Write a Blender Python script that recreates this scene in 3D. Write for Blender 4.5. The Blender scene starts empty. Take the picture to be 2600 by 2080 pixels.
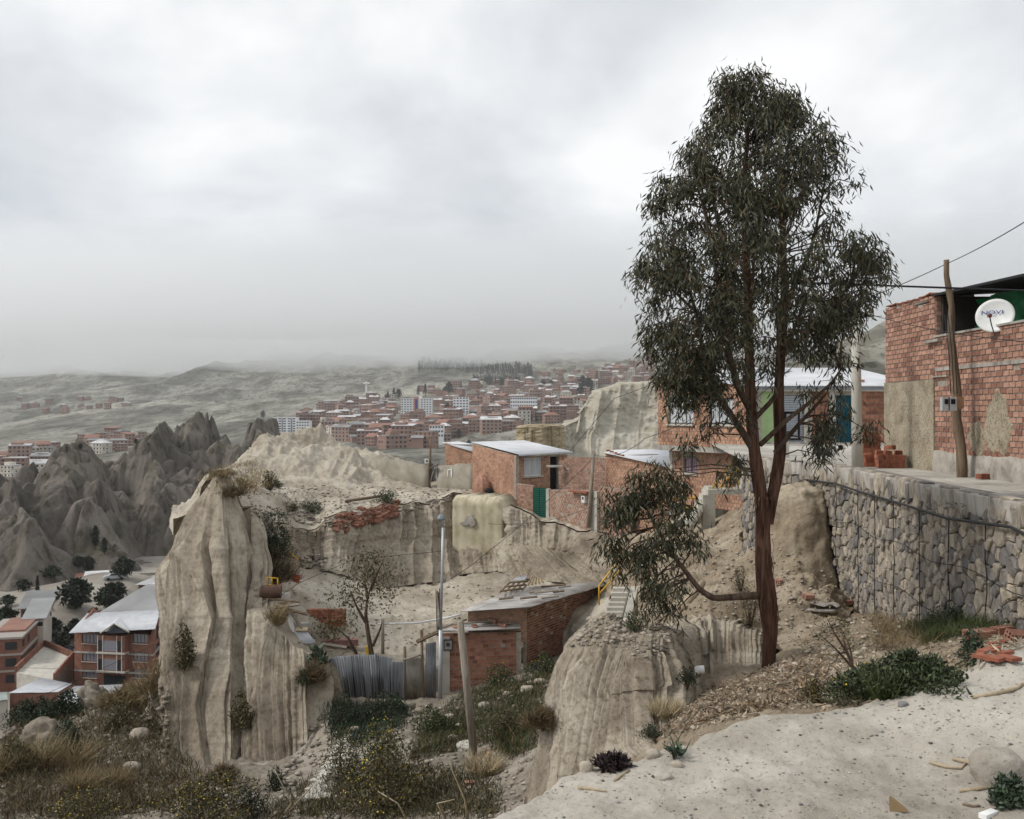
import bpy, math, random
import numpy as np
from mathutils import Vector, Matrix
from mathutils.bvhtree import BVHTree
R = math.radians
random.seed(7)
rng = np.random.default_rng(11)
scene = bpy.context.scene
COL = scene.collection
# ------------------------------------------------------------------ camera
F, H0 = 2600.0, 1045.0           # focal length and horizon row of the 2600 x 2080 photograph
cam_d = bpy.data.cameras.new('camera'); cam = bpy.data.objects.new('camera', cam_d); COL.objects.link(cam)
cam_d.sensor_width = 36; cam_d.lens = 36; cam_d.shift_y = 5/2600
cam_d.clip_start = 0.1; cam_d.clip_end = 30000
cam.location = (0, 0, 0); cam.rotation_euler = (R(90), 0, 0)
scene.camera = cam
# ------------------------------------------------------------------ sky and sun
SUN_EL, SUN_AZ = R(44), R(-100)    # azimuth measured from +Y (view direction) towards +X
world = bpy.data.worlds.new('World'); scene.world = world; world.use_nodes = True
nt = world.node_tree; nt.nodes.clear()
def wn(t, **k):
    n = nt.nodes.new(t)
    for a, b in k.items(): setattr(n, a, b)
    return n
wl = nt.links.new
out = wn('ShaderNodeOutputWorld'); bg = wn('ShaderNodeBackground'); bg.inputs[1].default_value = 0.1
sky = wn('ShaderNodeTexSky', sky_type='NISHITA', sun_disc=False)
sky.sun_elevation = SUN_EL; sky.sun_rotation = SUN_AZ; sky.altitude = 3500
tc = wn('ShaderNodeTexCoord'); sep = wn('ShaderNodeSeparateXYZ'); wl(tc.outputs['Generated'], sep.inputs[0])
mz = wn('ShaderNodeMath', operation='ABSOLUTE'); wl(sep.outputs[2], mz.inputs[0])
az = wn('ShaderNodeMath', operation='ADD'); wl(mz.outputs[0], az.inputs[0]); az.inputs[1].default_value = 0.38
vd = wn('ShaderNodeVectorMath', operation='SCALE'); wl(tc.outputs['Generated'], vd.inputs[0])
iv = wn('ShaderNodeMath', operation='DIVIDE'); iv.inputs[0].default_value = 1; wl(az.outputs[0], iv.inputs[1]); wl(iv.outputs[0], vd.inputs['Scale'])
n1 = wn('ShaderNodeTexNoise', noise_dimensions='3D'); n1.inputs['Scale'].default_value = 1.35; n1.inputs['Detail'].default_value = 6
n1.inputs['Roughness'].default_value = 0.52; n1.inputs['Distortion'].default_value = 0.25
mp = wn('ShaderNodeMapping'); wl(vd.outputs[0], mp.inputs[0]); mp.inputs['Location'].default_value = (2.2, 4.4, 8.8); wl(mp.outputs[0], n1.inputs[0])
cr = wn('ShaderNodeValToRGB'); wl(n1.outputs[0], cr.inputs[0])
e = cr.color_ramp.elements
e[0].position = 0.37; e[0].color = (0.41, 0.45, 0.50, 1)
e[1].position = 0.63; e[1].color = (0.90, 0.90, 0.895, 1)
m_ = e.new(0.50); m_.color = (0.63, 0.65, 0.67, 1)
sc10 = wn('ShaderNodeMixRGB', blend_type='MULTIPLY'); sc10.inputs[0].default_value = 1; wl(cr.outputs[0], sc10.inputs[1]); sc10.inputs[2].default_value = (8.3, 8.3, 8.3, 1)
mx = wn('ShaderNodeMixRGB'); mx.inputs[0].default_value = 0.93; wl(sky.outputs[0], mx.inputs[1]); wl(sc10.outputs[0], mx.inputs[2])
wl(mx.outputs[0], bg.inputs[0]); wl(bg.outputs[0], out.inputs[0])
sun_d = bpy.data.lights.new('sun', 'SUN'); sun_d.energy = 1.5; sun_d.angle = R(11); sun_d.color = (1.0, 0.955, 0.89)
sun = bpy.data.objects.new('sun', sun_d); COL.objects.link(sun)
sv = Vector((math.sin(SUN_AZ)*math.cos(SUN_EL), math.cos(SUN_AZ)*math.cos(SUN_EL), math.sin(SUN_EL)))
sun.rotation_euler = (-sv).to_track_quat('-Z', 'Y').to_euler(); sun.location = (-30, -30, 40)
# ------------------------------------------------------------------ exposure and renderer
vs = scene.view_settings
scene.display_settings.display_device = 'sRGB'
vs.view_transform = 'Standard'; vs.look = 'None'; vs.exposure = 0.6; vs.gamma = 1.0; vs.use_curve_mapping = False
scene.cycles.use_denoising = True
scene.cycles.max_bounces = 18; scene.cycles.diffuse_bounces = 3; scene.cycles.glossy_bounces = 2
scene.cycles.transparent_max_bounces = 6; scene.cycles.volume_bounces = 12
# ------------------------------------------------------------------ helpers
def W(px, py, d):
    return np.array(((px-1300)/F*d, d, (H0-py)/F*d))
def ipx(p):                      # point -> photograph pixel
    return (1300+F*p[0]/p[1], H0-F*p[2]/p[1])
def _hash(ix, iy, iz):
    n = (ix.astype(np.int64)*374761393 + iy.astype(np.int64)*668265263 + iz.astype(np.int64)*1274126177) & 0xffffffff
    n = ((n ^ (n >> 13))*1274126177) & 0xffffffff
    n = ((n ^ (n >> 16))*2246822519) & 0xffffffff
    return ((n ^ (n >> 15)) & 0xffffff)/float(0xffffff)
def vnoise(p):
    f = np.floor(p); t = p-f; t = t*t*t*(t*(t*6-15)+10); f = f.astype(np.int64)
    x, y, z = f[..., 0], f[..., 1], f[..., 2]; a, b, c = t[..., 0], t[..., 1], t[..., 2]
    def L(u, v, k): return u+(v-u)*k
    return L(L(L(_hash(x,y,z), _hash(x+1,y,z), a), L(_hash(x,y+1,z), _hash(x+1,y+1,z), a), b),
             L(L(_hash(x,y,z+1), _hash(x+1,y,z+1), a), L(_hash(x,y+1,z+1), _hash(x+1,y+1,z+1), a), b), c)
ROT = np.array(((0.8,0.36,0.48),(-0.6,0.48,0.64),(0.0,-0.8,0.6)))
def fbm(p, freq=1, octv=4, zs=1.0, gain=0.5, seed=0.0):
    s = 0; amp = 1; tot = 0; q = p*np.array((freq, freq, freq*zs))+seed*17.31
    if zs >= .5 and zs <= 1.2: q = q@ROT
    for k in range(octv):
        s = s+amp*vnoise(q+k*5.7); tot += amp; amp *= gain; q = q*2.03
    return s/tot-0.5             # about -0.5..0.5
def ridged(p, freq=1, octv=3, zs=1.0, seed=0.0):
    s = 0; amp = 1; tot = 0; q = p*np.array((freq, freq, freq*zs))+seed*13.7
    if zs >= .5 and zs <= 1.2: q = q@ROT
    for k in range(octv):
        s = s+amp*(1-np.abs(2*vnoise(q+k*3.1)-1)); tot += amp; amp *= 0.5; q = q*2.1
    return s/tot
def link(o, parent=None):
    COL.objects.link(o)
    if parent is not None:
        o.parent = parent
        if parent.parent is None: o.matrix_parent_inverse = Matrix.Translation(-Vector(parent.location)) if parent.type == 'EMPTY' else Matrix.Identity(4)
    return o
def mesh_np(name, v, f, mat=None, smooth=False):
    me = bpy.data.meshes.new(name)
    v = np.asarray(v, dtype=np.float32).reshape(-1, 3); f = np.asarray(f, dtype=np.int32)
    n = f.shape[1]
    me.vertices.add(len(v)); me.vertices.foreach_set('co', v.ravel())
    me.loops.add(f.size); me.loops.foreach_set('vertex_index', f.ravel())
    me.polygons.add(len(f)); me.polygons.foreach_set('loop_start', np.arange(0, f.size, n, dtype=np.int32))
    me.polygons.foreach_set('loop_total', np.full(len(f), n, dtype=np.int32))
    if smooth: me.polygons.foreach_set('use_smooth', np.ones(len(f), dtype=bool))
    if mat: me.materials.append(mat)
    me.update(calc_edges=True)
    return me
def tag(o, label=None, cat=None, group=None, kind=None):
    if label: o['label'] = label
    if cat: o['category'] = cat
    if group: o['group'] = group
    if kind: o['kind'] = kind
    return o
def thing(name, label, cat, loc, group=None):
    o = bpy.data.objects.new(name, None); o.empty_display_size = 0.2; COL.objects.link(o); o.location = [float(c) for c in loc]
    return tag(o, label, cat, group)
# ---- materials
def mat_new(name):
    m = bpy.data.materials.new(name); m.use_nodes = True; t = m.node_tree
    return m, t, t.nodes['Principled BSDF'], t.links.new
def c3(c): return (c[0], c[1], c[2], 1)
def srgb(r, g, b): return tuple(((x/255)/12.92 if x/255 <= .04045 else ((x/255+.055)/1.055)**2.4) for x in (r, g, b))
def node(t, kind, **k):
    n = t.nodes.new(kind)
    for a, b in k.items(): setattr(n, a, b)
    return n
def noise_mat(name, stops, scale=3, detail=6, rough=0.95, bump=0.0, bscale=None, stretch=(1,1,1), spec=0.2, rand=0.0, second=None, metal=0.0, distort=0.3, vary=None):
    """stops: [(pos,color)...] over noise; second: (scale, stops, fac) overlay; rand: per piece brightness jitter"""
    m, t, b, l = mat_new(name)
    tc = node(t, 'ShaderNodeTexCoord'); mp = node(t, 'ShaderNodeMapping'); l(tc.outputs['Object'], mp.inputs[0]); mp.inputs['Scale'].default_value = stretch
    nz = node(t, 'ShaderNodeTexNoise'); nz.inputs['Scale'].default_value = scale; nz.inputs['Detail'].default_value = detail
    nz.inputs['Roughness'].default_value = 0.6; nz.inputs['Distortion'].default_value = distort; l(mp.outputs[0], nz.inputs[0])
    def ramp(src, st):
        r = node(t, 'ShaderNodeValToRGB'); l(src, r.inputs[0]); el = r.color_ramp.elements
        el[0].position, el[0].color = st[0][0], c3(st[0][1]); el[1].position, el[1].color = st[-1][0], c3(st[-1][1])
        for p, c in st[1:-1]: q = el.new(p); q.color = c3(c)
        return r.outputs[0]
    col = ramp(nz.outputs[0], stops)
    if second:
        for (s2, st2, fac, str2, mode) in second:
            mp2 = node(t, 'ShaderNodeMapping'); l(tc.outputs['Object'], mp2.inputs[0]); mp2.inputs['Scale'].default_value = str2; mp2.inputs['Location'].default_value = (3.1, 7.7, 1.3)
            n2 = node(t, 'ShaderNodeTexNoise'); n2.inputs['Scale'].default_value = s2; n2.inputs['Detail'].default_value = 5; n2.inputs['Roughness'].default_value = 0.65; l(mp2.outputs[0], n2.inputs[0])
            c2 = ramp(n2.outputs[0], st2)
            mxx = node(t, 'ShaderNodeMixRGB', blend_type=mode); mxx.inputs[0].default_value = fac; l(col, mxx.inputs[1]); l(c2, mxx.inputs[2]); col = mxx.outputs[0]
    if rand:
        oi = node(t, 'ShaderNodeObjectInfo'); ge = node(t, 'ShaderNodeNewGeometry')
        ad = node(t, 'ShaderNodeMath', operation='ADD'); l(oi.outputs['Random'], ad.inputs[0]); l(ge.outputs['Random Per Island'], ad.inputs[1])
        fr = node(t, 'ShaderNodeMath', operation='FRACT'); l(ad.outputs[0], fr.inputs[0])
        if vary:
            cc = ramp(fr.outputs[0], vary)
            mxx = node(t, 'ShaderNodeMixRGB', blend_type='MULTIPLY'); mxx.inputs[0].default_value = rand; l(col, mxx.inputs[1]); l(cc, mxx.inputs[2]); col = mxx.outputs[0]
        else:
            mr = node(t, 'ShaderNodeMapRange'); l(fr.outputs[0], mr.inputs[0]); mr.inputs[3].default_value = 1-rand; mr.inputs[4].default_value = 1+rand
            vm = node(t, 'ShaderNodeVectorMath', operation='SCALE'); l(col, vm.inputs[0]); l(mr.outputs[0], vm.inputs['Scale']); col = vm.outputs[0]
    l(col, b.inputs['Base Color']); b.inputs['Roughness'].default_value = rough; b.inputs['Metallic'].default_value = metal
    b.inputs['Specular IOR Level'].default_value = spec
    if bump:
        nb = node(t, 'ShaderNodeTexNoise'); nb.inputs['Scale'].default_value = bscale or scale*6; nb.inputs['Detail'].default_value = 6; nb.inputs['Roughness'].default_value = 0.65; l(mp.outputs[0], nb.inputs[0])
        bp = node(t, 'ShaderNodeBump'); bp.inputs['Strength'].default_value = 1.0; bp.inputs['Distance'].default_value = bump; l(nb.outputs[0], bp.inputs['Height']); l(bp.outputs[0], b.inputs['Normal'])
    return m
M = {}
def flat(name, col, rough=0.8, metal=0.0, spec=0.3, var=0.12, scale=4, bump=0.0):
    if name in M: return M[name]
    a = tuple(max(0, c*(1-var)) for c in col); b2 = tuple(min(1, c*(1+var)) for c in col)
    M[name] = noise_mat(name, [(0.3, a), (0.7, b2)], scale=scale, rough=rough, metal=metal, spec=spec, bump=bump)
    return M[name]
# pale clay soils of the badlands
M['cliff'] = noise_mat('clay_cliff', [(0.28, (0.15,0.123,0.092)), (0.48, (0.325,0.28,0.218)), (0.72, (0.49,0.44,0.36))], scale=0.3, detail=7, bump=0.07, bscale=2.2, stretch=(1,1,0.22),
    second=[(1.3, [(0.30,(0.52,0.47,0.42)),(0.5,(1,1,1)),(0.8,(1.06,1.05,1.02))], 0.8, (2.2,2.2,0.10), 'MULTIPLY'), (7, [(0.32,(0.62,0.58,0.53)),(0.5,(1,1,1)),(0.75,(1.08,1.07,1.05))], 0.75, (1,1,0.55), 'MULTIPLY'), (0.5, [(0.36,(0.74,0.72,0.72)),(0.5,(1,1,1))], 0.6, (0.25,0.25,3.2), 'MULTIPLY')])
M['pinnacle'] = noise_mat('fluted_clay', [(0.25, (0.19,0.155,0.115)), (0.5, (0.36,0.312,0.245)), (0.75, (0.50,0.445,0.365))], scale=1.1, detail=6, bump=0.03, bscale=14, stretch=(1,1,0.4),
    second=[(4.5, [(0.34,(0.5,0.44,0.38)),(0.5,(1,1,1)),(0.8,(1.05,1.04,1.02))], 0.8, (2.2,2.2,0.10), 'MULTIPLY'), (24, [(0.33,(0.58,0.54,0.5)),(0.47,(1,1,1))], 0.6, (1,1,0.7), 'MULTIPLY')])
M['plateau'] = noise_mat('dry_plateau_soil', [(0.28, (0.25,0.213,0.165)), (0.5, (0.41,0.365,0.295)), (0.72, (0.55,0.505,0.425))], scale=0.25, detail=6, bump=0.09, bscale=2.2,
    second=[(1.6, [(0.35,(0.68,0.65,0.60)),(0.5,(1,1,1))], 0.7, (1,1,1), 'MULTIPLY'), (9, [(0.30,(0.6,0.57,0.52)),(0.45,(1,1,1)),(0.8,(1.1,1.1,1.1))], 0.6, (1,1,1), 'MULTIPLY')])
M['ledge'] = noise_mat('pale_gravelly_dirt', [(0.28, (0.30,0.268,0.222)), (0.5, (0.44,0.405,0.35)), (0.72, (0.56,0.53,0.47))], scale=0.9, detail=7, bump=0.016, bscale=26,
    second=[(30, [(0.30,(0.55,0.53,0.5)),(0.42,(1,1,1)),(0.8,(1.08,1.08,1.06))], 0.75, (1,1,1), 'MULTIPLY'), (1.7, [(0.36,(0.72,0.70,0.68)),(0.52,(1,1,1))], .7, (1,1,1), 'MULTIPLY'), (95, [(0.30,(0.45,0.43,0.42)),(0.38,(1,1,1))], 0.7, (1,1,1), 'MULTIPLY')])
M['slope'] = noise_mat('brown_earth_slope', [(0.25, (0.14,0.105,0.07)), (0.5, (0.29,0.235,0.168)), (0.75, (0.45,0.39,0.30))], scale=0.8, detail=7, bump=0.035, bscale=12,
    second=[(8, [(0.33,(0.58,0.52,0.46)),(0.48,(1,1,1))], 0.7, (1,1,1), 'MULTIPLY')])
M['scrub_soil'] = noise_mat('grey_brown_scrub_soil', [(0.25, (0.115,0.098,0.075)), (0.5, (0.235,0.205,0.165)), (0.75, (0.385,0.345,0.29))], scale=0.35, detail=7, bump=0.10, bscale=3,
    second=[(3, [(0.35,(0.6,0.56,0.50)),(0.5,(1,1,1)),(0.8,(1.15,1.15,1.12))], 0.8, (1,1,1), 'MULTIPLY')])
M['valley'] = noise_mat('valley_soil', [(0.3, (0.13,0.115,0.092)), (0.5, (0.27,0.245,0.21)), (0.72, (0.42,0.39,0.34))], scale=0.05, detail=6, bump=0.3, bscale=0.7)
M['mountain'] = noise_mat('eroded_mountain_clay', [(0.25, (0.066,0.058,0.05)), (0.5, (0.15,0.132,0.113)), (0.75, (0.255,0.226,0.192))], scale=0.05, detail=7, bump=0.55, bscale=0.5, stretch=(1,1,0.4),
    second=[(0.28, [(0.36,(0.42,0.38,0.36)),(0.5,(1,1,1))], 0.85, (1.5,1.5,0.10), 'MULTIPLY'), (0.16, [(0.50,(1,1,1)),(0.62,(0.45,0.47,0.36))], 0.8, (1,1,1), 'MULTIPLY')])
M['hills'] = noise_mat('far_hill_scrub', [(0.3, (0.15,0.145,0.12)), (0.5, (0.29,0.28,0.235)), (0.72, (0.44,0.42,0.36))], scale=0.006, detail=8, bump=6, bscale=0.03, stretch=(1,.3,1),
    second=[(0.011, [(0.42,(0.42,0.41,0.39)),(0.54,(1,1,1))], 0.85, (1,.3,1.5), 'MULTIPLY'), (0.045, [(0.42,(0.45,0.445,0.42)),(0.52,(1,1,1))], 0.8, (1,.3,2), 'MULTIPLY'), (0.16, [(0.40,(0.38,0.40,0.37)),(0.46,(1,1,1))], 0.85, (1,.35,1), 'MULTIPLY')])
M['beige_cliff'] = noise_mat('beige_cliff_clay', [(0.3, (0.30,0.265,0.205)), (0.5, (0.43,0.395,0.325)), (0.75, (0.53,0.50,0.425))], scale=0.04, detail=6, bump=0.5, bscale=0.4, stretch=(1,1,1.6),
    second=[(0.5, [(0.36,(0.68,0.64,0.58)),(0.5,(1,1,1))], 0.6, (1,1,0.35), 'MULTIPLY'), (0.12, [(0.38,(0.75,0.72,0.66)),(0.5,(1,1,1))], 0.6, (0.3,0.3,2.6), 'MULTIPLY')])
# ---- terrain sheets built as lofts between break lines
TERR_V, TERR_F = [], []
def add_bvh(v, f):
    off = sum(len(a) for a in TERR_V); TERR_V.append(np.asarray(v)); TERR_F.append(np.asarray(f)+off)
def rows_px(rows, px):
    g = []
    for r in rows:
        p = np.array([q[0] for q in r], float); xyz = np.array([W(*q) for q in r])
        o = np.argsort(p, kind='stable'); p, xyz = p[o], xyz[o]
        # interpolate depth and row, then project: columns stay on their own bearing
        d = np.interp(px, p, xyz[:, 1]); z = np.interp(px, p, xyz[:, 2])
        g.append(np.stack([(px-1300)/F*d, d, z], 1))
    return np.array(g)
def rows_idx(rows, nu, xyz=False):
    g = []
    n = len(rows[0]); u = np.linspace(0, n-1, nu)
    for r in rows:
        a = np.array(r, float) if xyz else np.array([W(*q) for q in r])
        assert len(a) == n, (len(a), n)
        g.append(np.stack([np.interp(u, np.arange(n), a[:, k]) for k in range(3)], 1))
    return np.array(g)
def loft(name, g, segs, mat, disp=None, smooth=2, fade=(1,1,1,1), kind='structure', bvh=True, fade_n=4, obj=True, flatshade=False):
    """g rows x nu x 3; segs: rows inserted between break lines; disp(P,N)->offset vectors"""
    P = [g[0][None]]
    for k, s in enumerate(segs):
        t = np.linspace(0, 1, s+1)[1:, None, None]; P.append(g[k]*(1-t)+g[k+1]*t)
    P = np.concatenate(P, 0)
    for _ in range(smooth):
        Q = P.copy(); Q[1:-1] = 0.5*P[1:-1]+0.25*(P[:-2]+P[2:]); P = Q
        Q = P.copy(); Q[:, 1:-1] = 0.5*P[:, 1:-1]+0.25*(P[:, :-2]+P[:, 2:]); P = Q
    if disp is not None:
        du = np.gradient(P, axis=1); dv = np.gradient(P, axis=0); N = np.cross(du, dv); N /= np.linalg.norm(N, axis=2, keepdims=True)+1e-9
        s_ = np.concatenate([[0], np.cumsum(np.linalg.norm(np.diff(P[len(P)//2], axis=0), axis=1))])
        global LOFT_S
        LOFT_S = np.stack([np.broadcast_to(s_, P.shape[:2]), np.zeros(P.shape[:2]), P[..., 2]], -1)
        D = disp(P, N); nv, nu = P.shape[:2]
        mk = np.ones((nv, nu)); i = np.arange(nv)[:, None]; j = np.arange(nu)[None]
        if fade[0]: mk *= np.clip(i/fade_n, 0, 1)
        if fade[1]: mk *= np.clip((nv-1-i)/fade_n, 0, 1)
        if fade[2]: mk *= np.clip(j/fade_n, 0, 1)
        if fade[3]: mk *= np.clip((nu-1-j)/fade_n, 0, 1)
        P = P+D*mk[..., None]
    nv, nu = P.shape[:2]; V = P.reshape(-1, 3)
    a = np.arange(nv*nu).reshape(nv, nu); Fc = np.stack([a[:-1, :-1], a[:-1, 1:], a[1:, 1:], a[1:, :-1]], -1).reshape(-1, 4)
    if bvh: add_bvh(V, Fc)
    if not obj: return P
    o = bpy.data.objects.new(name, mesh_np(name, V, Fc, M[mat], not flatshade)); COL.objects.link(o)
    tag(o, kind=kind)
    return o
Zup = np.array((0, 0, 1.0))
def d_ground(a, f, octv=5, seed=0, up=True):
    return lambda P, N: fbm(P, f, octv, seed=seed)[..., None]*2*a*(Zup if up else N)
# ================================================================== TERRAIN
def shift(row, dd, dz):          # the same break line moved back and down
    o = []
    for (px, py, d) in row:
        z = (H0-py)/F*d+dz; o.append((px, H0-z/(d+dd)*F, d+dd))
    return o
def lev(px, d, z): return (px, H0-z/d*F, d)
# ---- foreground ledge of pale dirt
E = [(-200,3000,2.35),(800,2500,3.1),(1100,2230,3.9),(1266,2078,4.45),(1387,2010,4.75),(1435,1958,4.95),(1507,1932,5.05),(1604,1915,5.1),(1749,1881,5.25),(1785,1848,5.4),(1881,1822,5.5),(1990,1805,5.6),(2050,1809,5.6),(2171,1797,5.65),(2352,1740,5.75),(2472,1722,5.85),(2508,1680,6.0),(2569,1642,6.3),(2700,1600,6.8),(3000,1560,7.5)]
Ex = [W(*q) for q in E]
back = [(x*1.0+ (i-9)*0.25, -9.0, -1.5) for i, (x, y, z) in enumerate(Ex)]
mid = [(p[0]*0.97, max(0.6, p[1]*0.55), -1.68+0.02*i/10) for i, p in enumerate(Ex)]
g = rows_idx([back, mid, Ex, [W(*q) for q in shift(E, 0.35, -0.26)]], 380, True)
loft('ledge_ground', g, (8, 190, 26), 'ledge', lambda P, N: (0.075*fbm(P, 0.8, 3)+0.05*fbm(P, 3.2, 5, seed=2, gain=.6)+.02*(ridged(P, 1.1, 2, 1, 81)-.5))[..., None]*2*Zup+np.clip((P[..., 1:2]-4)/1.2, 0, 1)*(.16*fbm(P, 2.2, 4, seed=82))[..., None]*np.array((.6,1,0)), smooth=3, fade=(0,0,0,0))
# ---- earth slope between the ledge, the tree and the foot of the stone wall
B3 = [(1250,2230,13),(1375,2075,12.8),(1450,2005,12.3),(1520,1962,12),(1580,1930,11.8),(1650,1890,12),(1690,1838,12.8),(1720,1798,14),(1780,1748,15),(1850,1728,15.3),(1940,1700,15.7),(2000,1640,17.2),(2080,1590,19.2),(2160,1556,21.2),(2240,1568,19.4),(2322,1585,17.8),(2400,1580,16.5),(2484,1572,15.3),(2600,1590,13.7),(2800,1640,11.8),(3000,1700,10.4)]
px = np.linspace(1260, 2990, 420)
E2 = shift(E, 0.2, -0.16); E3 = shift(E, 0.8, -0.42)
g = rows_px([E2, E3, B3], px)
mid = g[1]*0.5+g[2]*0.5; mid[:, 2] -= 0.12
g = np.array([g[0], g[1], mid, g[2], g[2]+np.array((0, 1.2, -0.1))])
loft('earth_slope_ground', g, (12, 70, 90, 6), 'slope', lambda P, N: (0.18*fbm(P, 0.5, 3, seed=3)+0.15*fbm(P, 2.2, 6, seed=4, gain=.6))[..., None]*2*Zup, fade=(1,0,0,0), smooth=3)
# ---- fluted clay pinnacle and the small cliff behind it
def billow(P, f, zs, seed=0, pw=0.65):
    q = P*np.array((f, f, f*zs))+seed*11.3
    return np.abs(2*vnoise(q)-1)**pw
def flutes(a, f, zs, b=0.3, seed=0, strata=0.5, pits=.5):
    def fn(P, N):
        n = N.copy(); n[..., 2] *= 0.2; S = LOFT_S; z0 = 0*P[..., 0]
        wq = S+np.stack([0.35/f*fbm(S, f*.5, 3, zs*2, seed=seed+3), z0, z0], -1)
        w = billow(wq, f, zs, seed, .5)-0.62
        w2 = billow(wq, f*2.3, zs*.8, seed+1, .55)-0.6
        w3 = billow(S+np.stack([.12/f*fbm(S, f*2, 3, zs, seed=seed+8), z0, z0], -1), f*5.5, zs*.6, seed+2, .6)-0.58
        w4 = billow(S, f*13, zs*.45, seed+5, .7)-.55
        lump = fbm(P, f*1.4, 6, 1.0, seed=seed+2, gain=.6)
        st = fbm(S*np.array((.25, 1, 1)), f*5, 3, 1.0, seed=seed+6)
        pit = np.minimum(0, .36-ridged(P, f*5, 3, 1, seed+7))
        k = .45+1.1*np.clip(fbm(S, f*.6, 2, .3, seed=seed+9)+.5, 0, 1)
        return (a*w+k*(a*0.55*w2+a*0.30*w3+a*.13*w4)+a*b*2.2*lump+a*strata*.5*st+a*pits*pit)[..., None]*n
    return fn
top = [(1566,1634,21),(1511,1624,17.5),(1484,1634,15.8),(1474,1624,14.8),(1496,1579,14.5),(1521,1562,14.4),(1546,1560,14.3),(1581,1586,14.1),(1610,1609,13.9),(1650,1614,13.7),(1684,1612,13.9),(1697,1596,15.3),(1720,1581,16.6),(1780,1568,17),(1850,1574,17),(1900,1596,16.6),(1960,1631,16.4)]
foot = [(1480,1950,22),(1400,2010,18.5),(1376,2060,15.8),(1372,2080,14),(1388,2065,13.2),(1425,2025,12.6),(1480,1985,12.2),(1540,1955,11.9),(1590,1930,11.7),(1640,1900,11.8),(1680,1860,12.3),(1705,1815,13.4),(1735,1790,14.3),(1785,1755,14.9),(1850,1735,15.1),(1905,1715,15.2),(1960,1700,15.5)]
m1 = [(a[0]*.45+b[0]*.55-(6 if i < 12 else 0), a[1]*.5+b[1]*.5, a[2]*.55+b[2]*.45) for i, (a, b) in enumerate(zip(top, foot))]
m0 = [(a[0]*.85+b[0]*.15-(8 if i < 12 else 0), a[1]*.84+b[1]*.16, a[2]*.86+b[2]*.14-0.1) for i, (a, b) in enumerate(zip(top, foot))]
cap = [(1640,1604,24),(1600,1594,20),(1560,1579,18),(1540,1569,16.5),(1535,1562,15.5),(1540,1556,15.2),(1560,1564,15.2),(1590,1584,15.2),(1620,1596,15.2),(1650,1600,15.3),(1690,1600,16.4),(1700,1592,18.5),(1725,1582,19.4),(1785,1570,19.6),(1855,1577,19.5),(1910,1602,18.9),(1970,1632,18.3)]
sP = lambda r: [(p[0]+(52*(1-min(1, max(0, (p[0]-1375)/170))) if i < 10 else 0), p[1], p[2]) for i, p in enumerate(r)]
g = rows_idx([sP(cap), sP(top), sP(m0), sP(m1), sP(foot)], 760); g = np.concatenate([g, g[-1:]+np.array((0,-.1,-1.3))], 0)
def pin_disp(P, N):
    d = flutes(0.56, 3.6, 0.02, 0.05, 5, .01, .0)(P, N)
    z = P[..., 2]; tp = np.clip((z+3.55+.5*fbm(P, 1.6, 3, seed=97))/0.55, 0, 1)[..., None]; tp = tp*tp*(3-2*tp)         # the cobbly crust at the top
    cob = (ridged(P, 5.5, 3, 1, 8)-0.5)[..., None]*0.10*N+0.10*fbm(P, 3, 3, seed=6)[..., None]*N
    return d*(1-0.75*tp)+cob*tp
loft('clay_pinnacle', g, (18, 34, 110, 120, 24), 'pinnacle', pin_disp, smooth=26, fade=(0,0,0,0))
# ---- bowl below: from the ledge down, across and up to the cliff foot and the fence
px = np.linspace(-260, 1500, 460)
Rl = [[lev(p, 8.0, -6.0) for p in (-300, 1300)]+[lev(1560, 10, -5.2)], [lev(-300, 17, -9.6), lev(1250, 17, -9.3), lev(1400, 19, -7.8), lev(1560, 19, -6.4)]]
Eb = shift(E[:6], 0.3, -0.25)+[(1560,2010,6.0)]
R0 = [(-300,2200,26),(300,2200,26),(700,2200,26),(1000,2200,25),(1330,2150,24),(1400,2050,23),(1560,1850,24)]
R1 = [(-300,2050,31),(0,2050,31),(250,2060,31),(450,2050,31.5),(640,2030,33),(800,2010,33),(1000,2000,31),(1200,1985,30),(1330,1975,28.5),(1400,1930,28),(1560,1780,30)]
R2 = [(-300,1950,37),(0,1940,38),(200,1900,40),(400,1950,40),(560,1990,37),(700,1960,38),(830,1900,39),(1000,1900,36),(1190,1912,34.5),(1330,1870,33),(1420,1820,33),(1560,1700,36)]
R3 = [(-300,1880,46),(0,1855,47),(100,1830,48),(200,1790,49),(300,1760,50),(380,1745,52),(420,1738,55),(440,1985,41.8),(490,1980,41.6),(540,1965,41.8),(590,1945,42.3),(640,1930,42.8),(690,1955,41.3),(740,1962,40.9),(780,1905,41.8),(800,1855,43.3),(835,1790,44.6),(900,1775,45.2),(1030,1782,45.6),(1110,1782,45.8),(1200,1752,45.8),(1330,1712,46.2),(1440,1672,47),(1560,1600,44)]
R4 = [lev(-300,66,-25), lev(300,70,-25), lev(420,70,-22), lev(445,52,-16), lev(900,50,-13.2), lev(1110,50,-13), lev(1330,52,-12.2), lev(1560,52,-11.5)]
g = rows_px([Eb]+Rl+[R0, R1, R2, R3, R4], px)
g = np.concatenate([g, np.array([[[(p-1300)/F*118, 118, -40.5] for p in px]])], 0)
loft('bowl_ground', g, (6, 8, 14, 40, 60, 70, 24, 14), 'scrub_soil', lambda P, N: (0.9*fbm(P, 0.10, 3, seed=9)+0.75*fbm(P, 0.45, 4, seed=10)+0.3*(ridged(P, 1.3, 3, 1, 11)-.5))[..., None]*np.clip((P[..., 1:2]-12)/15, 0, 1)*Zup*np.where(P[..., 0:1] > -8, 0.6, 1.15), smooth=3, fade=(1,0,0,0))
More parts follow.
